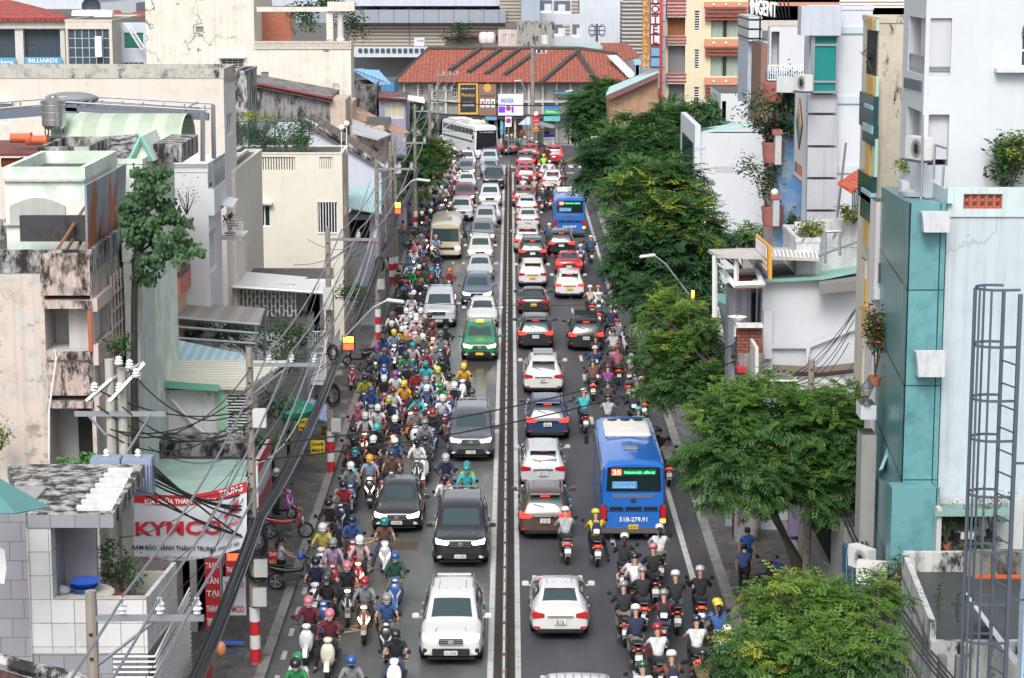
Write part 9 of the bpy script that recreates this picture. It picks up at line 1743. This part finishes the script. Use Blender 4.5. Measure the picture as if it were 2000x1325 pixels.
MB().obox((0,.49,1.12),(.2,.05,.16)).build('front_pocket',CLOTH,BPK,bevel=.02);b=MB()
for s in(-1,1):b.tube([(s*.10,.34,1.40),(s*.12,.14,1.42),(s*.13,.04,1.28),(s*.14,.12,1.10),(s*.13,.34,1.02)],.022,5)
b.build('strap',SHOE,BPK)
def near_phrase(p):
    best=min(LMK,key=lambda q:(q[0].x-p.x)**2*2.2+((q[0].y-p.y)*.35)**2);d=p-best[0]
    if abs(d.x)>1.1:w='right of' if d.x>0 else 'left of'
    else:w='beyond' if d.y>0 else 'in front of'
    return w+' the '+best[1]
def put(px,py,hc,tc,bc,fl,face):
    p=G(px,py,1.73);RL.append((p.x,p.y));k='hair' if 'h' in fl else('tee' if 't' in fl else 'coat');v=1 if('v' in fl or random.random()<.25)else 0
    rz=(0 if face=='F' else math.pi)+random.uniform(-.10,.10)+(random.choice((-.35,.3))if px<900 and 700<py<800 and random.random()<.2 else 0);p.y+=(.1 if face=='F' else-.1)
    loc=Vector((p.x,p.y,.01));sz=random.uniform(.96,1.04)
    kind='m' if('m' in fl.replace('2','')and True)or random.random()<.18 else 's';bk=dup(BK[kind],None,{n:lin(CC[bc])for n in('front_apron','rear_body','handlebar_cowl','front_mudguard')});bk.name='scooter' if kind=='s' else 'motorbike';bk.location=loc;bk.rotation_euler=(0,0,rz);bk.scale=(1.14,1.12,1.11)
    if 'f' in fl:
        if face=='F':setmat(bk,'headlamp',random.choice((LAMPON,LAMPWARM,LAMPWARM)));(random.random()<.5)and setmat(bk,'front_indicator',LAMPWARM)
        else:setmat(bk,'tail_lamp',REDON)
    pc={'shirt':lin(CC[tc]),'helmet':lin(CC[hc]),'trousers':lin(random.choice(((.02,.02,.024),(.03,.035,.05),(.05,.07,.12),(.18,.16,.13),(.02,.02,.024)))),'face_mask':lin(random.choice(((.55,.6,.62),(.3,.5,.65),(.6,.6,.6),(.04,.04,.045))))}
    pr=dup(PP[(k,v)],None,pc);pr.name='person';pr.scale=(1.1,1.09,1.09);pr.location=loc;pr.rotation_euler=(0,0,rz)
    d=f"{tc} {'tee' if k == 'tee' else 'jacket'} and {hc} helmet";WHO.append((d,near_phrase(p),pr,bk,bc,kind,p.copy()))
    m=__import__('re').search(r'2(.)(.)',fl)
    if m:
        c2={'shirt':lin(CC[ab[m[2]]]),'helmet':lin(CC[ab[m[1]]]),'trousers':lin((.03,.03,.035)),'face_mask':lin((.5,.55,.6))};q=dup(PP[('pil',random.randint(0,1))],None,c2);q.name='person';q.scale=(1.1,1.09,1.09);q.location=loc;q.rotation_euler=(0,0,rz);PASS.append((q,ab[m[2]],ab[m[1]],d,len(WHO)-1))
    if 'a' in fl:BAGS.append((bpack(loc if True else loc,rz,random.choice(('black','navy','grey','blue')),''),len(WHO)-1))
# ---------------------------------------------------------------- people on foot and parked motorbikes
def standing(turn=0,walk=0.0,reach=False):
    J={'pel':(0,0,.92),'chest':(0,-.01,1.28),'neck':(0,-.02,1.46),'head':(0,-.03,1.56)}
    for s,x in(('L',-1),('R',1)):
        w=walk*x;J['sh'+s]=(x*.18,-.01,1.40);J['el'+s]=(x*.25,.03+w*.3,1.14);J['wr'+s]=(x*.26,-.07+w*.6,.92);J['hd'+s]=(0,-.2,-1);J['hip'+s]=(x*.09,0,.88);J['kn'+s]=(x*.10,-.03-w*.5,.50);J['an'+s]=(x*.10,.02-w*.7,.09);J['toe'+s]=(x*.12,-.13-w*.7,.04)
        if reach:J['el'+s]=(x*.24,-.20,1.18);J['wr'+s]=(x*.24,-.42,1.08);J['hd'+s]=(0,-1,-.2)
    return J
def person(px,py,J,top,trou,label,rz=0,z=.14,**k):
    o=figure('w',J,**k);o.location=G(px,py,z);o.rotation_euler=(0,0,rz);tag(o,label,'person')
    for c in o.children:
        n=c.name.split('.')[0]
        if n in('shirt','trousers','helmet','face_mask'):c.color=lin({'shirt':top,'trousers':trou,'helmet':(.6,.6,.6),'face_mask':(.7,.72,.74)}[n])
    return o
a=person(1452,1163,standing(walk=.12),(.02,.10,.42),(.02,.02,.025),'student in a blue shirt and white mask standing on the right pavement, nearer one',helmet=False,sleeves=False)
a2=person(1458,1128,standing(walk=-.1),(.03,.16,.5),(.02,.02,.025),'second student in blue just behind the masked one',helmet=False,sleeves=False,mask=False,rz=.2)
w_=person(549,1148,standing(reach=True),(.50,.54,.60),(.02,.02,.025),'woman with a ponytail pushing a parked black motorbike on the left pavement',helmet=False,sleeves=False,hair=True,mask=False,rz=R(105))
m_=person(540,1005,standing(walk=.1),(.03,.03,.035),(.03,.03,.04),'person in black with a pale cap behind the cables by the red motorbike',helmet=True,rz=R(160))
for(x,y,tp,tr_,lb,rz)in((757,555,(.5,.48,.42),(.2,.2,.2),'person in pale clothes by the kerb pole, far left pavement',.5),(800,440,(.5,.48,.42),(.35,.32,.25),'person in beige standing beyond the third painted pole',1.2),(787,478,(.5,.3,.05),(.15,.2,.4),'person in a yellow top carrying goods past the stall',2),(1068,283,(.02,.02,.02),(.02,.02,.02),'dark figure standing at the corner shop under the striped awning',0),(1020,281,(.5,.05,.05),(.1,.1,.1),'person in red at the yellow shop doorway',.3)):
    person(x,y,standing(walk=.1),tp,tr_,lb,helmet=False,mask=False,rz=rz)
WHO,PASS,BAGS=[],[],[]
for lst,face in((LEFT,'F'),(RIGHT,'B')):
    for Z,s in lst:
        for it in s.split(';'):
            a=it.strip().split(' ');x,y,h_,t_,b_=a[0].split(',');px,py=Z(float(x),float(y));put(px,py,ab[h_],ab[t_],ab[b_],a[1]if len(a)>1 else '',face)
# the far, densely packed part of the left-hand queue
rg=random.Random(12);tries=0;keys=list(CC)[:14]
LBOX=[(q[0].x,q[0].y)for q in LMK]
while tries<4000 and len(WHO)<262:
    tries+=1;y=rg.uniform(128,212);x=rg.uniform(-6.9,-5.0 if y<160 else-4.6)
    if y<150 and x>-5.6:continue
    if any(abs(x-a)<.62 and abs(y-b)<1.7 for a,b in RL)or any(abs(x-a)<1.35 and abs(y-b)<3.6 for a,b in LBOX):continue
    q=Vector((x,y,1.6));RL.append((x,y));dd=q-Vector((0,0,CH));k=dd.dot(_f);px,py=1000+FPX*dd.dot(_r)/k,662.5-FPX*dd.dot(_u)/k;RL.pop()
    put(px,py,rg.choice(('white','white','grey','black','red','blue','dark grey','pink','green')),rg.choice(('black','white','grey','navy','red','light blue','dark green','brown','beige','black')),rg.choice(('black','red','white','dark grey','blue')),'f' if rg.random()<.14 else '','F')
# labels: what each rider wears, then what they are next to, then whom they ride beside
seen={}
for w in WHO:seen.setdefault(w[0],[]).append(w)
def uniq(cands,used):
    for c in cands:
        if c not in used:used.add(c);return c
    return None
used=set();bcount={}
for w in WHO:bcount[w[0]]=bcount.get(w[0],0)+1
dn=[w for w in WHO];ph={}
pairc={}
for w in WHO:pairc[(w[0],w[1])]=pairc.get((w[0],w[1]),0)+1
for i,w in enumerate(WHO):
    d,nr,pr,bk,bc,kind,p=w;kn='scooter' if kind=='s' else 'motorbike'
    sh=lambda u:u.replace('tee shirt','tee');oth=sorted((o for j,o in enumerate(WHO)if j!=i),key=lambda o:(o[6].x-p.x)**2*2+(o[6].y-p.y)**2*.3)[:6]
    tri={}
    if bcount[d]==1:U=d
    elif pairc[(d,nr)]==1:U=d+', '+nr
    else:U=None
    if U is None or U in used:
        for o in oth:
            rel=('left of' if p.x<o[6].x else 'right of')if abs(p.x-o[6].x)>.5 else('behind' if(p.y>o[6].y)else 'ahead of');c=d+', '+rel+' '+o[0].split(' ')[0 if len(o[0].split(' and ')[0].split())<3 else 0]+' top, '+o[0].split(' and ')[1]
            if c not in used:U=c;break
        U=U if U and U not in used else d+', %d rows from the junction end'%int((225-p.y)/3+p.x*10)
    used.add(U);ph[i]=U;g_='motorbike riders waiting in the left carriageway' if pr.rotation_euler.z<1.5 else 'motorbike riders in the right carriageway'
    tag(pr,'rider in '+U,'person',g_);tag(bk,bc+' '+kn+', rider in '+U,kn,g_.replace('motorbike riders','motorbikes'))
for w in WHO:
    for o in w[2:4]:
        if len(o['label'].split())>16:o['label']=o['label'].replace(' jacket and ',', ').replace(' tee and ',' tee, ').replace(' right of the ',' by the ')
        if len(o['label'].split())>16:o['label']=o['label'].replace(', rider in ',', ')
for(q,tc,hc,d,i)in PASS:tag(q,'pillion in '+tc+' and '+hc+' helmet behind '+d.replace(' and ',', '),'person','pillion passengers')
for(q,i)in BAGS:tag(q,'backpack on rider in '+ph[i],'backpack')
# ---------------------------------------------------------------- parked motorbikes
def parked(px,py,rz,col,label,kind='s',z=.14,lean=.12):
    o=dup(BK[kind],None,{n:lin(CC[col])for n in('front_apron','rear_body','handlebar_cowl','front_mudguard')});o.name='scooter' if kind=='s' else 'motorbike';o.location=G(px,py,z);o.rotation_euler=(0,lean,rz);return tag(o,label,o.name,'parked motorbikes')
parked(560,1052,R(95),'red','red and black motorbike parked across the left pavement','m');parked(575,1150,R(100),'black','black motorbike being pushed by the woman with a ponytail','m');parked(540,1010,R(60),'purple','purple and yellow scooter behind the red motorbike');parked(684,757,R(5),'red','red scooter parked below the lit sign pole');parked(703,712,R(-75),'dark grey','dark scooter with a white stripe parked beyond the red scooter')
parked(1497,1165,R(150),'dark grey','dark scooter with a blue cover parked beside the students');parked(1205,645,R(10),'red','motorbike with a lit red tail lamp on the right pavement','m')if False else None
hb=thing('helmet','blue helmet hanging on the pushed black motorbike','helmet',G(588,1140,.14)+EZ*.95);MB().ball(Vector(hb.location),.14,8,sc=(1,1.1,.85)).build('shell',BLUP,hb,smooth=True);MB().tube([Vector(hb.location)+Vector((-.12,0,-.05)),Vector(hb.location)+Vector((0,-.02,-.2)),Vector(hb.location)+Vector((.12,0,-.05))],.008,4).build('chin_strap',SHOE,hb)
c=G(1512,1155,.14);o=MB().ball(c+EZ*.85,.26,8,sc=(1.1,.8,.6)).build('plastic_sheet',mat('blue_sheet',(.04,.14,.5),.5),smooth=True);tag(o,'blue and orange raincoat bundle on the parked dark scooter','raincoat')
for pz in list(PP.values())+list(BK.values())+[BPK]:
    for k in list(pz.children):
        for q in list(k.children):bpy.data.objects.remove(q)
        bpy.data.objects.remove(k)
    bpy.data.objects.remove(pz)
